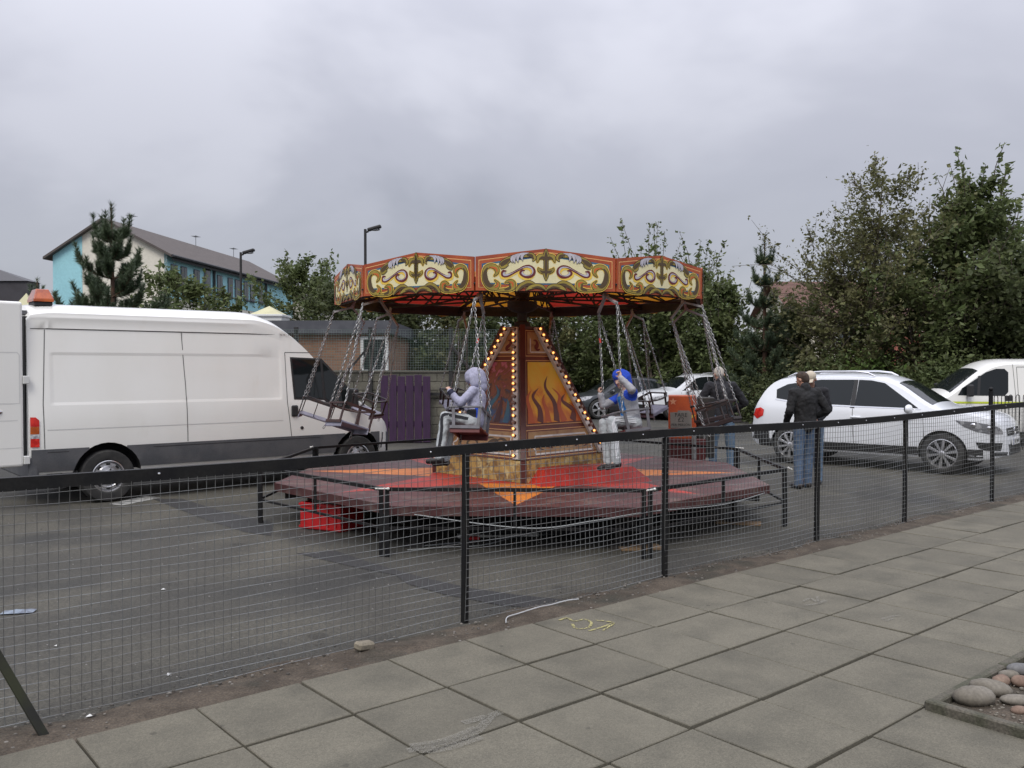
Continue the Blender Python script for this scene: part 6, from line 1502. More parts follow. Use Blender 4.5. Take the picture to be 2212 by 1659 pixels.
def tree_parts(seed, h, rad, base=.15, nl=26, ntw=7, nleaf=34, lsz=.12, up=.55, shape=None, whip=0.0, spread=.16, trunks=1, tr=.09, m=None):
    """trunk(s), limbs and a leaf cloud that follows the twigs; returns (wood, leaf positions)"""
    r_ = random.Random(seed); g_ = np.random.default_rng(seed); wood = MB(); pos = []
    shape = shape or (lambda t: math.sin(PI * min(1, max(0, t)) ** .75) ** .7 * .9 + .12)
    for tk in range(trunks):
        ox, oy = (r_.uniform(-.25, .25) * rad, r_.uniform(-.25, .25) * rad) if trunks > 1 else (0, 0)
        hh = h * (1 if tk == 0 else r_.uniform(.7, .95)); lx, ly = r_.uniform(-.06, .06) * hh, r_.uniform(-.06, .06) * hh
        tp = lambda t: Vector((ox + lx * t + .05 * rad * math.sin(t * 6 + seed + tk), oy + ly * t + .05 * rad * math.cos(t * 5 + seed + tk), hh * t))
        ts = [i / 9 for i in range(10)]
        wood.path([tp(t) for t in ts], [max(.006, tr * (1 - t) ** .8) * (1 if tk == 0 else .7) for t in ts], 7)
        for i in range(nl):
            t = base + (1 - base) * (i + r_.random() * .8) / nl; t = min(t, .985)
            u = (t - base) / (1 - base); ln = rad * shape(u) * r_.uniform(.65, 1.15)
            az_ = i * 2.399 + r_.uniform(-.5, .5) + tk; el = up * (.35 + .8 * u) * r_.uniform(.6, 1.3)
            p0 = tp(t); d0 = Vector((math.cos(az_) * math.cos(el), math.sin(az_) * math.cos(el), math.sin(el)))
            pts = [p0]; d = d0.copy()
            for k in range(5):
                d = (d + Vector((r_.uniform(-.16, .16), r_.uniform(-.16, .16), r_.uniform(-.04, .16)))).normalized(); pts.append(pts[-1] + d * ln / 5)
            r0 = max(.006, tr * (1 - t) * .45); wood.path(pts, [max(.004, r0 * (1 - k / 5.5)) for k in range(6)], 5)
            for j in range(ntw):
                f = .25 + .75 * (j + r_.random()) / ntw; k = min(4, int(f * 5)); b0 = pts[k].lerp(pts[k + 1], f * 5 - k if f < 1 else 1)
                td = (d0 + Vector((r_.gauss(0, .7), r_.gauss(0, .7), r_.gauss(.25, .5)))).normalized(); tl = ln * r_.uniform(.12, .34) + .12
                tipp = b0 + td * tl
                if j % 2 == 0: wood.path([b0, (b0 + tipp) / 2 + Vector((0, 0, .02)), tipp], [.011, .008, .005], 3)
                n = max(4, int(nleaf * r_.uniform(.4, 1.4)))
                ff = g_.uniform(.1, 1.05, n)[:, None]
                pos.append(np.array(b0)[None] * (1 - ff) + np.array(tipp)[None] * ff + g_.normal(scale=spread, size=(n, 3)) * (.5 + .5 * g_.random((n, 1))))
            if whip and u > .45 and r_.random() < .75:
                wl_ = whip * r_.uniform(.5, 1.2); pw = [pts[-1], pts[-1] + Vector((d0.x * .2, d0.y * .2, .9)) * wl_ * .5, pts[-1] + Vector((d0.x * .35 + r_.uniform(-.1, .1), d0.y * .35, 1.0)) * wl_]
                wood.path(pw, [.016, .012, .007], 4); n = int(26 * wl_); ff = g_.random(n)[:, None]; A_ = np.array(pw[0])[None]; B_ = np.array(pw[2])[None]
                pos.append(A_ * (1 - ff) + B_ * ff + g_.normal(scale=.06, size=(n, 3)))
    return wood, np.concatenate(pos)
def tree(loc, label, m, lsz=.12, name='tree', bark=None, group=None, narrow=.55, rz=0, scale=1, **k):
    w_, ps = tree_parts(**k)
    t = thing(name, label, 'tree', loc, rz, group); t.scale = (scale,) * 3
    w_.build('trunk', bark or M_bark, t, fixn=False, smooth=True, angle=80)
    leaf_object('crown', ps, lsz, m, t, seed=k['seed'], narrow=narrow)
    return t
def bush_mesh(seed, rx, ry, rz_, n, lsz, m, clumps=60):
    g_ = np.random.default_rng(seed)
    u = g_.normal(size=(clumps, 3)); u[:, 2] = np.abs(u[:, 2]); u /= np.linalg.norm(u, axis=1)[:, None]
    c = u * np.array([rx, ry, rz_])[None] * g_.uniform(.45, .98, (clumps, 1))
    idx = g_.integers(0, clumps, n); s = g_.uniform(.12, .30, clumps)[idx][:, None] * min(rx, rz_)
    p = c[idx] + g_.normal(size=(n, 3)) * s; p[:, 2] = np.abs(p[:, 2])
    st_ = MB()
    for i in range(0, clumps, 3): st_.path([(0.1 * u[i][0], .1 * u[i][1], 0), tuple(c[i] * .5), tuple(c[i])], [.02, .012, .004], 4)
    return p, st_
def bush(loc, seed, rx, ry, rz_, n, lsz, m, label, group, clumps=60, rot=0):
    p, st_ = bush_mesh(seed, rx, ry, rz_, n, lsz, m, clumps)
    t = thing('shrub', label, 'shrub', loc, rot, group)
    st_.build('stem', M_bark, t, fixn=False); leaf_object('foliage', p, lsz, m, t, seed=seed)
    return t
# ---- pine with upright candles, behind the big van
def pine(loc, seed, h, rad, label, nwh=9, tuft=1.0):
    r_ = random.Random(seed); t = thing('pine_tree', label, 'tree', loc); w_ = MB(); sh = []
    w_.path([(0, 0, 0), (.03, 0, h * .4), (0, .03, h * .75), (0, 0, h)], [.10, .075, .04, .012], 8)
    sh.append((Vector((0, 0, h * .80)), Vector((0, 0, h)), .16))
    for i in range(nwh):
        f = i / (nwh - 1); z = h * (.14 + .70 * f); L_ = rad * (1.12 - .95 * f ** .55) * r_.uniform(.85, 1.1); n = 8 if i < nwh // 2 else 5
        for k in range(n):
            a = 2 * PI * k / n + i * .7 + r_.uniform(-.25, .25); ln = L_ * r_.uniform(.75, 1.12)
            p0 = Vector((0, 0, z)); p1 = p0 + Vector((math.cos(a) * ln * .6, math.sin(a) * ln * .6, ln * .18)); p2 = p0 + Vector((math.cos(a) * ln, math.sin(a) * ln, ln * .55))
            w_.path([p0, p1, p2], [.03 * (1 - f * .5), .02, .008], 5); sh.append((p1, p2, .15)); sh.append((p0.lerp(p1, .35), p1, .15)); sh.append((p2, p2 + Vector((math.cos(a) * .08, math.sin(a) * .08, .24 + .2 * f)), .13))
            for s_ in range(11):
                b0 = p0.lerp(p1, r_.uniform(.3, 1)) if s_ % 2 else p1.lerp(p2, r_.uniform(0, .9)); az_ = a + r_.uniform(-1.2, 1.2); l2 = ln * r_.uniform(.14, .34)
                b1 = b0 + Vector((math.cos(az_) * l2 * .7, math.sin(az_) * l2 * .7, l2 * .75)); w_.path([b0, b1], [.010, .005], 4); sh.append((b0, b1, .13)); sh.append((b1, b1 + Vector((0, 0, .14)), .11))
    w_.build('trunk', M_barkp, t, fixn=False, smooth=True, angle=80)
    g_ = np.random.default_rng(seed); P_, D_, Ln = [], [], []
    for a, b, nl in sh:
        n = int(340 * (b - a).length * tuft) + 18; f = g_.random((n, 1)); A_ = np.array(a)[None]; ax_ = np.array(b - a); ax_ = ax_ / np.linalg.norm(ax_)
        d = g_.normal(size=(n, 3)); d -= (d @ ax_)[:, None] * ax_[None]; d /= np.linalg.norm(d, axis=1)[:, None]; d = d * .75 + ax_[None] * .75
        P_.append(A_ + f * (np.array(b - a))[None]); D_.append(d); Ln.append(np.full(n, nl))
    P_ = np.concatenate(P_); D_ = np.concatenate(D_); Ln = np.concatenate(Ln)[:, None] * g_.uniform(.7, 1.2, (len(P_), 1)); n = len(P_)
    sd = np.cross(D_, g_.normal(size=(n, 3))); sd /= np.linalg.norm(sd, axis=1)[:, None]
    v = np.stack([P_ - sd * .0075, P_ + sd * .0075, P_ + D_ * Ln], 1).reshape(-1, 3); me = bpy.data.meshes.new('needles')
    me.vertices.add(3 * n); me.vertices.foreach_set('co', v.astype(np.float32).ravel()); me.loops.add(3 * n); me.loops.foreach_set('vertex_index', np.arange(3 * n, dtype=np.int32)); me.polygons.add(n); me.polygons.foreach_set('loop_start', np.arange(0, 3 * n, 3, dtype=np.int32)); me.update(calc_edges=True); me.materials.append(mat('pine_needles', (.058, .088, .048), .55, c2=(.088, .12, .064), nscale=1.5, island=.35, trans=.15))
    link('crown', me, t); return t
b = AD(240, 440, 21.0); pine((b.x, b.y, 0), 3, b.z, 2.15, 'dark young pine with upright shoots behind the big van', nwh=10, tuft=.85)
b = AD(80, 602, 30.0); pine((b.x, b.y, 0), 5, b.z, 1.1, 'small pine tip showing beside the amber beacon', nwh=6, tuft=.5)
b = AD(1652, 508, 29.0); pine((b.x, b.y, 0), 8, b.z, 1.5, 'slender pine with bare reddish trunk among the leafy trees', nwh=7, tuft=.6)
# ---- leafy shrubs in front of the flats
for i, (px, py, d, rx) in enumerate([(385, 600, 31, 1.5), (440, 632, 30, 1.3), (500, 650, 32, 1.4), (340, 610, 33, 1.6)]):
    b = AD(px, py, d); tree((b.x, b.y, 0), ['broad leaved shrub right of the pine', 'sparse leafy shrub below the blue flats', 'thin branched shrub by the slim street lamp', 'dense shrub directly behind the pine'][i], ML[1], seed=30 + i, h=b.z, rad=rx, nl=16, ntw=6, nleaf=20, lsz=.16, up=.9, whip=.5, tr=.05, spread=.13, name='shrub_tree')
b = AD(655, 580, 40.0); tree((b.x, b.y, 0), 'leafy cherry tree with loose top shoots beside the farther flats', ML[1], seed=41, h=b.z - .5, rad=2.9, nl=34, ntw=8, nleaf=36, lsz=.17, up=.7, whip=1.1, tr=.12, spread=.18)
b = AD(720, 640, 36.0); tree((b.x, b.y, 0), 'low dark tree behind the flat roofed brick building', ML[0], seed=42, h=b.z, rad=2.3, nl=24, ntw=7, nleaf=40, lsz=.16, up=.6, tr=.1)
# ---- trees behind the wall and ride
row = [(850, 672, 31, 2.2, 0), (930, 668, 32, 2.1, 2), (1010, 664, 33, 2.2, 0), (1085, 655, 34, 2.3, 1), (1150, 640, 35, 2.3, 2), (1225, 620, 35, 2.2, 1)]
for i, (px, py, d, rx, mi) in enumerate(row):
    b = AD(px, py, d); tree((b.x, b.y, 0), ('dark green', 'mid green', 'olive green')[mi] + ' leafy tree in the row behind the block wall and ride', ML[mi], seed=50 + i, h=b.z, rad=rx, nl=26, ntw=7, nleaf=40, lsz=.16, up=.5, base=.06, tr=.09, group='leafy trees behind the wall and ride')
mids = [(1300, 640, 34, 2.2, 1, .9, 'leafy tree just right of the pyramid tower'), (1425, 590, 32, 1.9, 1, 2.1, 'tall loose poplar with long bare topped shoots behind the canopy'), (1505, 600, 33, 1.6, 1, 1.7, 'slim leafy poplar at the right edge of the canopy'), (1565, 635, 31, 1.5, 1, 1.2, 'bushy poplar between the canopy and the slender pine'), (1700, 690, 30, 1.5, 0, .6, 'dark leafy tree right of the slender pine')]
for i, (px, py, d, rx, mi, wh, lab) in enumerate(mids):
    b = AD(px, py, d); tree((b.x, b.y, 0), lab, ML[mi], seed=70 + i, h=b.z, rad=rx, nl=26, ntw=7, nleaf=34, lsz=.15, up=.8, base=.08, whip=wh, tr=.08, trunks=2)
bigs = [(1905, 385, 27.5, 3.2, 2, .4, 'tall birch like tree with fine olive leaves beside the house', .11), (2100, 395, 26.5, 2.2, 1, 1.3, 'tall tree with stiff upright leafy shoots above the small van', .15), (1830, 560, 27.0, 2.2, 2, .3, 'lower olive leaved tree in front of the house gable', .12), (2010, 500, 26.0, 2.5, 1, .5, 'middle height leafy tree between the birch and the stiff shooted tree', .14), (2215, 560, 25.0, 2.2, 0, .6, 'dark leafy tree at the far end of the small van', .15), (2330, 530, 27.0, 2.4, 1, .6, 'leafy tree behind the rear of the small van', .15)]
for i, (px, py, d, rx, mi, wh, lab, ls) in enumerate(bigs):
    b = AD(px, py, d); tree((b.x, b.y, 0), lab, ML[mi], seed=90 + i, h=b.z - wh * .4, rad=rx, nl=34, ntw=9, nleaf=(20, 36, 14, 18, 30, 36)[i], lsz=ls, up=.65, base=.10, whip=wh, tr=.12, trunks=2 if i else 3, spread=.17)
# ---- hedge shrubs along the car park edge
hed = [(1180, 36.5), (1240, 35.5), (1310, 35), (1380, 34.5), (1450, 33.5), (1520, 33), (1590, 32), (1660, 28.5), (1730, 27), (1800, 26), (1880, 25.2), (1960, 24.6), (2040, 24.2), (2120, 24), (2200, 24), (2290, 24)]
for i, (px, d) in enumerate(hed):
    b = AD(px, 800, d); bush((b.x, b.y, 0), 200 + i, 1.45, 1.1, 1.85 + .35 * math.sin(i * 2.2) + (.5 if i < 7 else 0), 5200, .11, ML[(0, 0, 1, 3, 0, 1, 0)[i % 7]], ('dense dark green', 'dense mid green', 'olive', 'bright fresh green')[(0, 0, 1, 3, 0, 1, 0)[i % 7]] + ' shrub in the hedge along the car park edge', 'hedge shrubs along the car park edge', clumps=70, rot=i * 1.1)
hed2 = [(1360, 36.5, 2.9), (1480, 35.5, 3.0), (1600, 34, 3.0), (1720, 30, 2.3), (1840, 28.5, 2.2), (1960, 27.5, 2.0), (2080, 27, 2.3), (2200, 27, 3.2), (1140, 37.5, 3.2), (1060, 37, 3.2)]
for i, (px, d, hz) in enumerate(hed2):
    b = AD(px, 800, d); bush((b.x, b.y, 0), 240 + i, 2.0, 1.3, hz, 6500, .13, ML[(0, 1, 0, 2)[i % 4]], ('tall dark green', 'tall mid green', 'tall olive')[(0, 1, 0, 2)[i % 4]] + ' bush at the back of the hedge', 'tall bushes behind the hedge', clumps=80, rot=i * 1.7)
# bare earth strip under the hedge
b_ = MB(); b_.poly([(p.x, p.y, .004) for p in (AD(1150, 800, 33.5), AD(1620, 800, 30.0), AD(1700, 800, 26.2), AD(2320, 800, 22.6), AD(2500, 800, 40), AD(1100, 800, 48))]); tag(b_.build('hedge_bank', mat('hedge_soil', (.05, .045, .026), .95, c2=(.045, .055, .02), nscale=2, fine=.4, bump=.5)), kind='structure')
far = MB(); rr = random.Random(77); gpos = []
g_ = np.random.default_rng(5)
for i in range(46):                              # distant wood closing the view between the buildings
    x = -70 + i * 3.6; c = np.array([x, 112 + 6 * math.sin(i * 1.7), 0]); n = 420; u = g_.normal(size=(n, 3)); u[:, 2] = np.abs(u[:, 2]); u /= np.linalg.norm(u, axis=1)[:, None]; gpos.append(c[None] + u * np.array([3.4, 2.5, 5.0 + 1.5 * math.sin(i * 2.3)])[None] * g_.uniform(.55, 1, (n, 1)))
tag(leaf_object('distant_wood', np.concatenate(gpos), 1.1, ML[0], None, seed=9), 'distant band of dark trees beyond the buildings', 'wood', kind='stuff')
# ================================================================ people
def cap(q, p0, p1, r0, r1, flat=1.0, side=None, n=14, rings=4):
    """tapered capsule; flat squeezes it along the side axis"""
    p0 = Vector(p0); p1 = Vector(p1); d = p1 - p0; L_ = d.length
    d = d / L_ if L_ > 1e-6 else Vector((0, 0, 1))
    a = Vector(side) if side else d.orthogonal(); a = (a - d * a.dot(d)).normalized(); b = d.cross(a)
    prof = [(-math.cos(PI / 2 * i / rings), math.sin(PI / 2 * i / rings), 0) for i in range(rings + 1)] + [(math.sin(PI / 2 * i / rings), math.cos(PI / 2 * i / rings), 1) for i in range(rings + 1)]
    vs = []; m = 0
    for h, w_, e_ in prof:
        r_ = (r0, r1)[e_]; c = (p0, p1)[e_] + d * h * r_ * (flat if flat < 1 else 1)
        w2 = max(w_, .02)
        for k in range(n):
            t = 2 * PI * k / n; vs.append(c + a * (math.cos(t) * r_ * w2 * flat) + b * (math.sin(t) * r_ * w2))
        m += 1
    fs = [(j * n + k, j * n + (k + 1) % n, (j + 1) * n + (k + 1) % n, (j + 1) * n + k) for j in range(m - 1) for k in range(n)]
    fs += [tuple(range(n - 1, -1, -1)), tuple(range((m - 1) * n, m * n))]
    q.add(vs, fs)
def blob(name, q, vox, m, parent, it=4, wrinkle=0.0, zone=None):
    """one continuous skin over overlapping shapes"""
    o = link(name, q.mesh(name, m, fixn=True))
    md = o.modifiers.new('r', 'REMESH'); md.mode = 'VOXEL'; md.voxel_size = vox; md.use_smooth_shade = True
    s_ = o.modifiers.new('s', 'SMOOTH'); s_.iterations = it; s_.factor = .5
    if wrinkle:
        tx = bpy.data.textures.new(name + '_folds', 'CLOUDS'); tx.noise_scale = .055
        dsp = o.modifiers.new('d', 'DISPLACE'); dsp.texture = tx; dsp.strength = wrinkle; dsp.mid_level = .5
    bpy.context.view_layer.update(); me = bake(o)
    if not len(me.materials): 
        for x in (m if isinstance(m, (list, tuple)) else [m]): me.materials.append(x)
    if zone:
        co = np.empty(len(me.polygons) * 3); me.polygons.foreach_get('center', co); me.polygons.foreach_set('material_index', [zone(Vector(c)) for c in co.reshape(-1, 3)])
    me.polygons.foreach_set('use_smooth', [True] * len(me.polygons))
    o.parent = parent
    return o
M_skin = mat('skin', (.42, .24, .17), .55, c2=(.38, .20, .14), nscale=12); M_skin2 = mat('skin_pale', (.50, .32, .25), .55, c2=(.46, .28, .21), nscale=12)
M_jack = mat('black_jacket', (.0075, .0075, .0085), .85, c2=(.013, .013, .014), nscale=8, fine=.2); M_jack2 = mat('black_fleece', (.010, .010, .013), .9, c2=(.016, .016, .02), nscale=8, fine=.2)
M_jean = mat('blue_jeans', (.060, .095, .16), .85, c2=(.10, .15, .23), nscale=6, ncon=(.35, .7), fine=.15, fscale=90); M_jean2 = mat('pale_jeans', (.085, .14, .21), .85, c2=(.13, .19, .27), nscale=6, fine=.15, fscale=90)
M_shoe = mat('dark_shoe', (.015, .012, .012), .6); M_hairw = mat('white_hair', (.46, .42, .36), .8, c2=(.32, .29, .25), nscale=25, stretch=(1, 1, .3)); M_hairb = mat('dark_brown_hair', (.028, .017, .012), .8, c2=(.05, .03, .02), nscale=25, stretch=(1, 1, .3)); M_capw = mat('cream_cap', (.50, .44, .35), .85, fine=.08)
M_eye = mat('eye_white', (.6, .58, .55), .3); M_pup = mat('pupil', (.015, .012, .01), .2); M_lip = mat('lip', (.30, .11, .09), .5)
def face(parent, hc, fw, upv, rt, s, skin):
    """eyes, brows and mouth on a head whose middle is hc; nose and ears are part of the body mesh"""
    P3 = lambda f, u, r_: hc + fw * f * s + upv * u * s + rt * r_ * s
    for sg in (-1, 1):
        q = MB(); q.ball(P3(.080, .0, sg * .032), .013 * s, 8, 6); e_ = q.build('eye', M_eye, parent, smooth=True); q = MB(); q.ball(P3(.090, .0, sg * .032), .006 * s, 6, 5); q.build('pupil', M_pup, e_, smooth=True)
        q = MB(); q.path([P3(.088, .026, sg * .018), P3(.090, .030, sg * .033), P3(.078, .026, sg * .050)], .0045 * s, 5); q.build('eyebrow', M_hairb, parent, smooth=True)
    q = MB(); q.path([P3(.080, -.055, -.022), P3(.090, -.053, 0), P3(.080, -.055, .022)], [.004 * s, .007 * s, .004 * s], 6); q.build('mouth', M_lip, parent, smooth=True)
def head(q, hc, fw, upv, rt, s):
    P3 = lambda f, u, r_: hc + fw * f * s + upv * u * s + rt * r_ * s
    cap(q, P3(-.012, .03, 0), P3(-.004, .045, 0), .088 * s, .085 * s, .88, rt); cap(q, P3(.018, -.045, 0), P3(.030, .0, 0), .062 * s, .07 * s, .92, rt); cap(q, P3(.045, -.075, 0), P3(.05, -.07, 0), .036 * s, .036 * s)
    cap(q, P3(.088, .0, 0), P3(.105, -.024, 0), .010 * s, .015 * s)
    for sg in (-1, 1): cap(q, P3(-.012, .012, sg * .083), P3(-.010, -.022, sg * .080), .017 * s, .013 * s, .5, rt)
def hand(q, w_, d, side, nrm, s, curl=.9):
    """palm and five bent fingers; d along the hand, side towards the thumb, nrm out of the palm"""
    w_ = Vector(w_); d = Vector(d).normalized(); side = Vector(side); side = (side - d * side.dot(d)).normalized(); nrm = d.cross(side) if nrm is None else Vector(nrm).normalized()
    cap(q, w_, w_ + d * .075 * s, .026 * s, .036 * s, .55, nrm)
    for i, (o_, l_) in enumerate(((.028, .070), (.010, .080), (-.009, .074), (-.027, .058))):
        b = w_ + d * .085 * s + side * o_ * s; l1 = l_ * s
        d1 = (d * math.cos(curl * .5) + nrm * math.sin(curl * .5)); d2 = (d * math.cos(curl * 1.5) + nrm * math.sin(curl * 1.5)); d3 = (d * math.cos(curl * 2.3) + nrm * math.sin(curl * 2.3))
        k1 = b + d1 * l1 * .45; k2 = k1 + d2 * l1 * .33; k3 = k2 + d3 * l1 * .25
        cap(q, b, k1, .0098 * s, .0092 * s, n=8, rings=3); cap(q, k1, k2, .0092 * s, .0086 * s, n=8, rings=3); cap(q, k2, k3, .0086 * s, .0076 * s, n=8, rings=3)
    b = w_ + d * .028 * s + side * .024 * s; k1 = b + (d * .5 + side * .75 + nrm * .35).normalized() * .038 * s; k2 = k1 + (d * .8 + side * .15 + nrm * .65).normalized() * .032 * s
    cap(q, b, k1, .014 * s, .011 * s, n=8, rings=3); cap(q, k1, k2, .011 * s, .009 * s, n=8, rings=3)
def standing(loc, rz, label, jm, tm, hair, hm, S=1.0, bow=.3, lean=.0, elbows=((.30, -.06), (.30, -.06)), wrists=((.16, .24, 1.04), (.16, .24, 1.06)), feet=((-.11, 0), (.12, .05)), skin=None, collar=True, turn=0.0):
    skin = skin or M_skin
    t = thing('person', label, 'person', loc, rz); V = lambda x, y, z: Vector((x, y + lean * max(0, z - .9), z)) * S
    hipL, hipR = V(-.095, 0, .93), V(.095, 0, .93); kn = [V(feet[0][0] * .98, feet[0][1] * .5 + .03, .50), V(feet[1][0] * .98, feet[1][1] * .5 + .03, .50)]; an = [V(feet[0][0], feet[0][1], .09), V(feet[1][0], feet[1][1], .09)]
    sh = [V(-.185, .0, 1.43), V(.185, .0, 1.43)]; el = [V(-elbows[0][0], elbows[0][1], 1.16), V(elbows[1][0], elbows[1][1], 1.16)]; wr = [V(-wrists[0][0], wrists[0][1], wrists[0][2]), V(wrists[1][0], wrists[1][1], wrists[1][2])]
    neck = V(0, .015, 1.50); fw = Vector((math.sin(turn) * math.cos(bow), math.cos(turn) * math.cos(bow), -math.sin(bow))); rt = Vector((math.cos(turn), -math.sin(turn), 0)); upv = rt.cross(fw); hc = V(0, .045 + .05 * bow, 1.625 - .035 * bow)
    q = MB()
    cap(q, V(0, 0, .97), V(0, .0, 1.12), .145 * S, .135 * S, .68, (0, 1, 0)); cap(q, V(0, 0, 1.12), V(0, 0, 1.36), .135 * S, .16 * S, .66, (0, 1, 0)); cap(q, sh[0], sh[1], .06 * S, .06 * S); cap(q, V(0, 0, 1.44), neck, .065 * S, .055 * S); cap(q, neck, hc - upv * .05 * S, .055 * S, .053 * S)
    head(q, hc, fw, upv, rt, S)
    for i in range(2):
        cap(q, (hipL, hipR)[i], kn[i], .085 * S, .058 * S); cap(q, kn[i], an[i], .056 * S, .038 * S); cap(q, sh[i], el[i], .05 * S, .04 * S); cap(q, el[i], wr[i], .04 * S, .028 * S)
        cap(q, an[i], an[i] + V(0, .10, -.05), .04 * S, .035 * S)
        hand(q, wr[i], (wr[i] - el[i]), (0, 0, 1), None if i else None, S, .8)
    blob('body', q, .0085, skin, t, 3)
    face(t, hc, fw, upv, rt, S, skin)
    q = MB()                                     # jacket: hem, waist, chest, shoulders, sleeves, collar
    cap(q, V(0, 0, .95), V(0, 0, 1.10), .178 * S, .168 * S, .70, (0, 1, 0)); cap(q, V(0, 0, 1.10), V(0, -.005, 1.34), .170 * S, .192 * S, .68, (0, 1, 0)); cap(q, V(-.14, -.005, 1.42), V(.14, -.005, 1.42), .078 * S, .078 * S); cap(q, V(0, .0, 1.42), V(0, .0, 1.49), .085 * S, .07 * S)
    for i in range(2): cap(q, sh[i], el[i], .074 * S, .060 * S); cap(q, el[i], wr[i], .060 * S, .046 * S); cap(q, sh[i], (sh[i] + V(0, 0, 1.30)) / 2, .078 * S, .09 * S)
    if collar: cap(q, V(0, -.012, 1.475), V(0, -.008, 1.515), .072 * S, .070 * S)
    blob('jacket', q, .011, jm, t, 4, .026)
    q = MB(); cap(q, V(0, 0, .93), V(0, 0, 1.0), .150 * S, .145 * S, .72, (0, 1, 0))
    for i in range(2): cap(q, (hipL, hipR)[i], kn[i], .098 * S, .074 * S); cap(q, kn[i], an[i] + V(0, 0, -.01), .072 * S, .060 * S); cap(q, an[i] + V(0, 0, .02), an[i] + V(0, .01, -.035), .062 * S, .060 * S)
    blob('trousers', q, .011, tm, t, 4, .012)
    for i in range(2):
        q = MB(); f0 = an[i] + Vector((0, -.03, -.045)) * S; cap(q, f0, f0 + Vector(((i - .5) * .05, .19, -.008)) * S, .045 * S, .040 * S, .8, (0, 0, 1)); cap(q, f0, an[i], .045 * S, .042 * S); blob('shoe', q, .010, M_shoe, t, 3)
    q = MB(); P3 = lambda f, u, r_: hc + fw * f * S + upv * u * S + rt * r_ * S
    if hair == 'short':
        cap(q, P3(-.024, .045, 0), P3(-.006, .062, 0), .090 * S, .082 * S, .92, rt); cap(q, P3(-.045, -.02, 0), P3(-.045, .03, 0), .062 * S, .075 * S, .98, rt); blob('hair', q, .009, hm, t, 3, .010)
    else:
        cap(q, P3(-.016, .05, 0), P3(-.004, .06, 0), .094 * S, .090 * S, .92, rt); cap(q, P3(-.04, .015, 0), P3(-.04, .03, 0), .068 * S, .075 * S, .98, rt); blob('cap', q, .009, hm, t, 3)
        q = MB(); cap(q, P3(.06, .042, 0), P3(.135, .022, 0), .066 * S, .058 * S, .14, upv); blob('cap_peak', q, .008, hm, t, 2)
    return t
pm1 = at(722, 470, 14.2); pm1.z = 0
standing(pm1, R(6), 'white haired man in a black fleece and blue jeans working at the pay box', M_jack2, M_jean2, 'short', M_hairw, S=1.03, bow=.75, lean=.10, elbows=((.36, .04), (.38, .02)), wrists=((.20, .28, 1.0), (.20, .26, 1.0)), feet=((-.14, .02), (.15, 0)))
pm2 = GD(1744, 1058); 
standing((pm2.x, pm2.y + .1, 0), R(12), 'dark haired man in a black jacket and blue jeans with head bowed', M_jack, M_jean, 'short', M_hairb, S=.985, bow=.5, lean=.03, elbows=((.27, -.03), (.33, -.06)), wrists=((.20, .20, .98), (.17, .22, 1.02)), feet=((-.09, .02), (.10, .10)), turn=-.45)
standing((pm2.x + .29, pm2.y + .70, 0), R(150), 'man in a cream cap standing behind the dark haired man', M_jack2, M_jean2, 'cap', M_capw, S=.985, bow=.45, lean=.02, elbows=((.25, -.03), (.25, -.03)), wrists=((.15, .22, 1.0), (.15, .22, 1.0)))

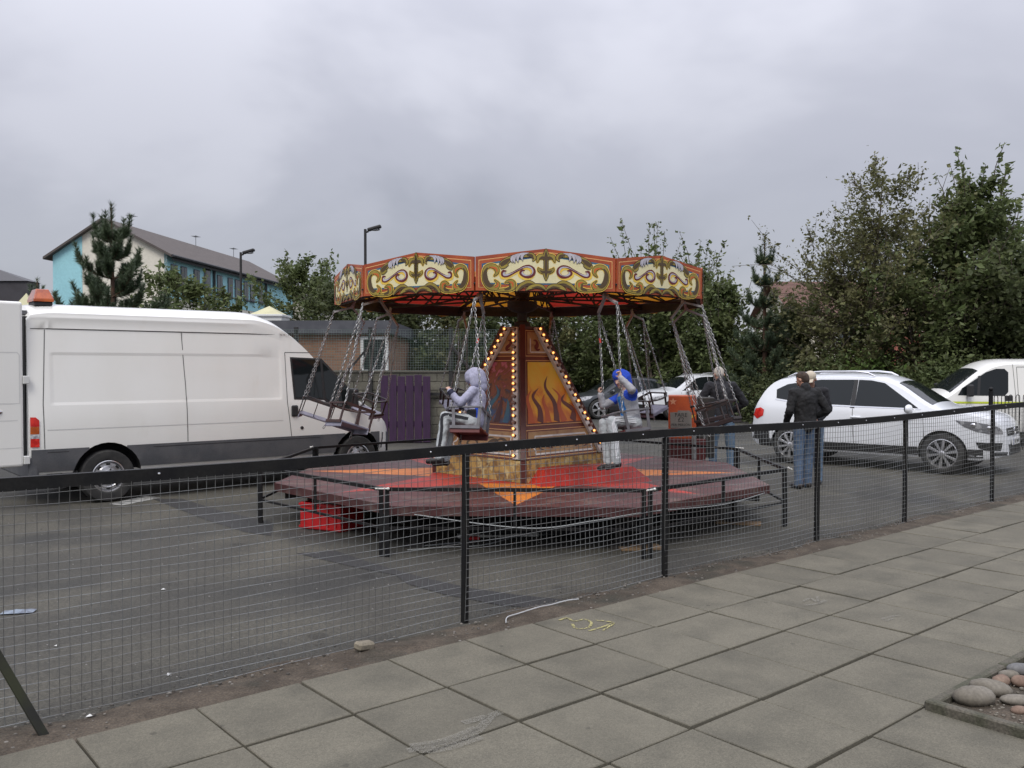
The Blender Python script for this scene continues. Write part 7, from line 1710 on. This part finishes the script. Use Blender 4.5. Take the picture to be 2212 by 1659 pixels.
# ---- children on the swings: frame of the swing, x forward, y outward, z up the chains
M_hood1 = mat('lilac_grey_hoodie', (.30, .30, .40), .9, c2=(.36, .36, .46), nscale=5, fine=.12); M_trk = mat('pale_grey_joggers', (.40, .42, .43), .9, c2=(.34, .36, .37), nscale=5, fine=.1); M_blkc = mat('black_stripe_cloth', (.012, .012, .016), .85); M_navy = mat('navy_cuff', (.012, .013, .035), .85)
M_bluec = mat('royal_blue_cloth', (.012, .055, .42), .85, c2=(.016, .07, .5), nscale=5, fine=.1); M_tee = mat('bright_blue_shirt', (.015, .15, .42), .85); M_greyc = mat('grey_jacket_cloth', (.27, .27, .29), .9, c2=(.33, .33, .35), nscale=5, fine=.1); M_wht = mat('white_stripe_cloth', (.62, .62, .64), .85)
def child(Msw, label, S, hoodm, sleeve, torso_m, trm, stripe, hands, headturn=(0, 0), hood_full=True, stripes3=False, cuff=None, panel=None):
    Mk = Msw @ Matrix.Translation((0, 0, -SD)); t = thing('person', label, 'person'); t.location, t.rotation_euler = Mk.to_translation(), Mk.to_euler(); t.scale = (.86, .98, .84)
    z0 = 0.0
    V = lambda x, y, z: Vector((x, y, z0 + z))
    hip = [V(-.04, -.07 * S, .09), V(-.04, .07 * S, .09)]; kn = [V(.26, -.085, .13), V(.27, .085, .13)]; an = [V(.29, -.085, -.33), V(.30, .085, -.34)]
    ch = V(-.06, 0, .36 * S + .02); sh = [V(-.05, -.135, .43), V(-.05, .135, .43)]; nk = V(-.045, 0, .49); hc = V(-.02, 0, .62)
    tr_, bw_ = headturn; fw = Vector((math.cos(tr_) * math.cos(bw_), math.sin(tr_) * math.cos(bw_), -math.sin(bw_))); rt = Vector((math.sin(tr_), -math.cos(tr_), 0)); upv = rt.cross(fw)
    el, wr = [Vector(h_[0]) + Vector((0, 0, z0)) for h_ in hands], [Vector(h_[1]) + Vector((0, 0, z0)) for h_ in hands]
    q = MB(); cap(q, V(-.05, 0, .08), V(-.06, 0, .22), .115, .105, .72, (1, 0, 0)); cap(q, V(-.06, 0, .22), V(-.055, 0, .39), .105, .12, .70, (1, 0, 0)); cap(q, sh[0], sh[1], .045, .045); cap(q, V(-.05, 0, .44), hc - upv * .05, .045, .042)
    head(q, hc, fw, upv, rt, .92)
    for i in range(2):
        cap(q, hip[i], kn[i], .062, .046); cap(q, kn[i], an[i], .045, .032); cap(q, sh[i], el[i], .038, .031); cap(q, el[i], wr[i], .031, .022); cap(q, an[i], an[i] + Vector((.06, 0, -.045)), .026, .022)
        dd = Vector(hands[i][2]); hand(q, wr[i], dd, Vector(hands[i][3]), None, .72, 1.15)
    blob('body', q, .0075, M_skin2, t, 2); face(t, hc, fw, upv, rt, .92, M_skin2)
    q = MB(); cap(q, V(-.055, 0, .09), V(-.06, 0, .24), .138, .130, .78, (1, 0, 0)); cap(q, V(-.06, 0, .24), V(-.055, 0, .40), .130, .148, .74, (1, 0, 0)); cap(q, sh[0] * .9 + V(-.05, 0, .43) * .1, sh[1] * .9 + V(-.05, 0, .43) * .1, .058, .058)
    for i in range(2): cap(q, sh[i], el[i], .058, .047); cap(q, el[i], wr[i], .047, .036)
    zn = None
    if panel: zn = lambda c: panel(c - Vector((0, 0, z0)))
    blob('hoodie', q, .009, torso_m, t, 4, .015, zone=zn)
    q = MB(); P3 = lambda f, u, r_: hc + fw * f + upv * u + rt * r_
    cap(q, P3(-.022, .03, 0), P3(-.006, .05, 0), .104, .098, .95, rt); cap(q, P3(-.045, -.05, 0), P3(-.035, .03, 0), .088, .098, 1.0, rt); cap(q, P3(-.055, -.12, 0), P3(-.045, -.04, 0), .062, .075, 1.05, rt)
    if hood_full: cap(q, P3(.030, .045, 0), P3(.040, .02, 0), .088, .080, .95, rt); cap(q, P3(.02, -.08, .05), P3(.02, .0, .06), .045, .05); cap(q, P3(.02, -.08, -.05), P3(.02, .0, -.06), .045, .05)
    else: cap(q, P3(.030, .072, 0), P3(.035, .068, 0), .075, .072, 1.0, rt)
    ring = [P3(.035 if hood_full else .020, .018 + .098 * math.cos(2 * PI * k / 14), .082 * math.sin(2 * PI * k / 14)) for k in range(14)]
    for a_, b_ in zip(ring, ring[1:] + ring[:1]): cap(q, a_, b_, .017, .017, n=8, rings=2)
    blob('hood', q, .008, hoodm, t, 4, .005)
    q = MB(); cap(q, V(-.05, -.05, .07), V(-.05, .05, .07), .098, .098)
    for i in range(2): cap(q, hip[i], kn[i], .076, .064); cap(q, kn[i], an[i] + Vector((0, 0, -.015)), .062, .056)
    blob('joggers', q, .009, trm, t, 3, .018)
    for i in range(2):                            # side stripes
        sy = (-1, 1)[i]
        offs = (0,) if not stripes3 else (-.022, 0, .022)
        for o_ in offs:
            w_ = .034 if not stripes3 else .010; q = MB()
            pts = [hip[i] + Vector((.02, sy * .078, o_ * .9)), (hip[i] + kn[i]) / 2 + Vector((0, sy * .074, .006 + o_)), kn[i] + Vector((.01 - o_ * .4, sy * .066, o_ * .7)), kn[i] * .6 + an[i] * .4 + Vector((-o_, sy * .062, 0)), an[i] + Vector((-o_, sy * .056, .02))]
            pts = [Vector(tuple(p)) for p in catmull([tuple(p) for p in pts], 5)]; vs = []
            for j, p in enumerate(pts):
                d = (pts[min(j + 1, len(pts) - 1)] - pts[max(j - 1, 0)]).normalized(); n_ = Vector((0, 1, 0)).cross(d).normalized() * w_ / 2; vs += [p - n_, p + n_, p + n_ - Vector((0, sy * .02, 0)), p - n_ - Vector((0, sy * .02, 0))]
            q.add(vs, [(4 * j + a, 4 * j + (a + 1) % 4, 4 * j + 4 + (a + 1) % 4, 4 * j + 4 + a) for j in range(len(pts) - 1) for a in range(4)]); q.build('stripe', stripe, t, smooth=True)
    for i in range(2):
        q = MB(); f0 = an[i] + Vector((-.02, 0, -.05)); cap(q, f0, f0 + Vector((.15, 0, -.02)), .042, .037, .85, (0, 0, 1)); cap(q, f0, an[i] + Vector((0, 0, .01)), .042, .040); blob('shoe', q, .009, M_shoe, t, 3)
    if cuff:
        for i in range(2): q = MB(); d = (wr[i] - el[i]).normalized(); q.tube(wr[i] - d * .05, wr[i] + d * .005, .043, .040, 12); q.build('cuff', cuff, t, smooth=True)
    return t
child(SWM[-12.5], 'child in a lilac grey hooded top and striped joggers riding a swing chair', 1.0, M_hood1, None, [M_hood1, M_blkc, M_bluec], M_trk, M_blkc,
      [((.06, -.21, .30), (.19, -.19, .34), (.5, .3, .6), (0, .4, .8)), ((.07, .20, .26), (.20, .20, .40), (.5, -.2, .75), (0, -.4, .8))], headturn=(.12, .30), cuff=M_navy, panel=lambda c: 1 if (c.z < .21 and c.x > -.10 and abs(c.y) < .18) else (2 if (c.z < .24 and c.x < -.085 and c.x > -.115) else 0))
child(SWM[23.5], 'child in a royal blue hood, grey jacket and white striped trousers riding a swing chair', 1.0, M_bluec, None, [M_greyc, M_bluec, M_tee], M_trk, M_wht,
      [((.14, -.22, .36), (.17, -.20, .50), (.15, 0, .95), (.2, .9, .1)), ((.06, .27, .46), (.13, .21, .62), (-.1, -.3, .9), (.2, -.9, .1))], headturn=(.25, .12), hood_full=False, stripes3=True,
      panel=lambda c: 2 if (c.x > .015 and abs(c.y) < .055 and c.z < .43) else (1 if (Vector((-.03, math.copysign(.16, c.y), .45)) - c).length < .115 else 0))
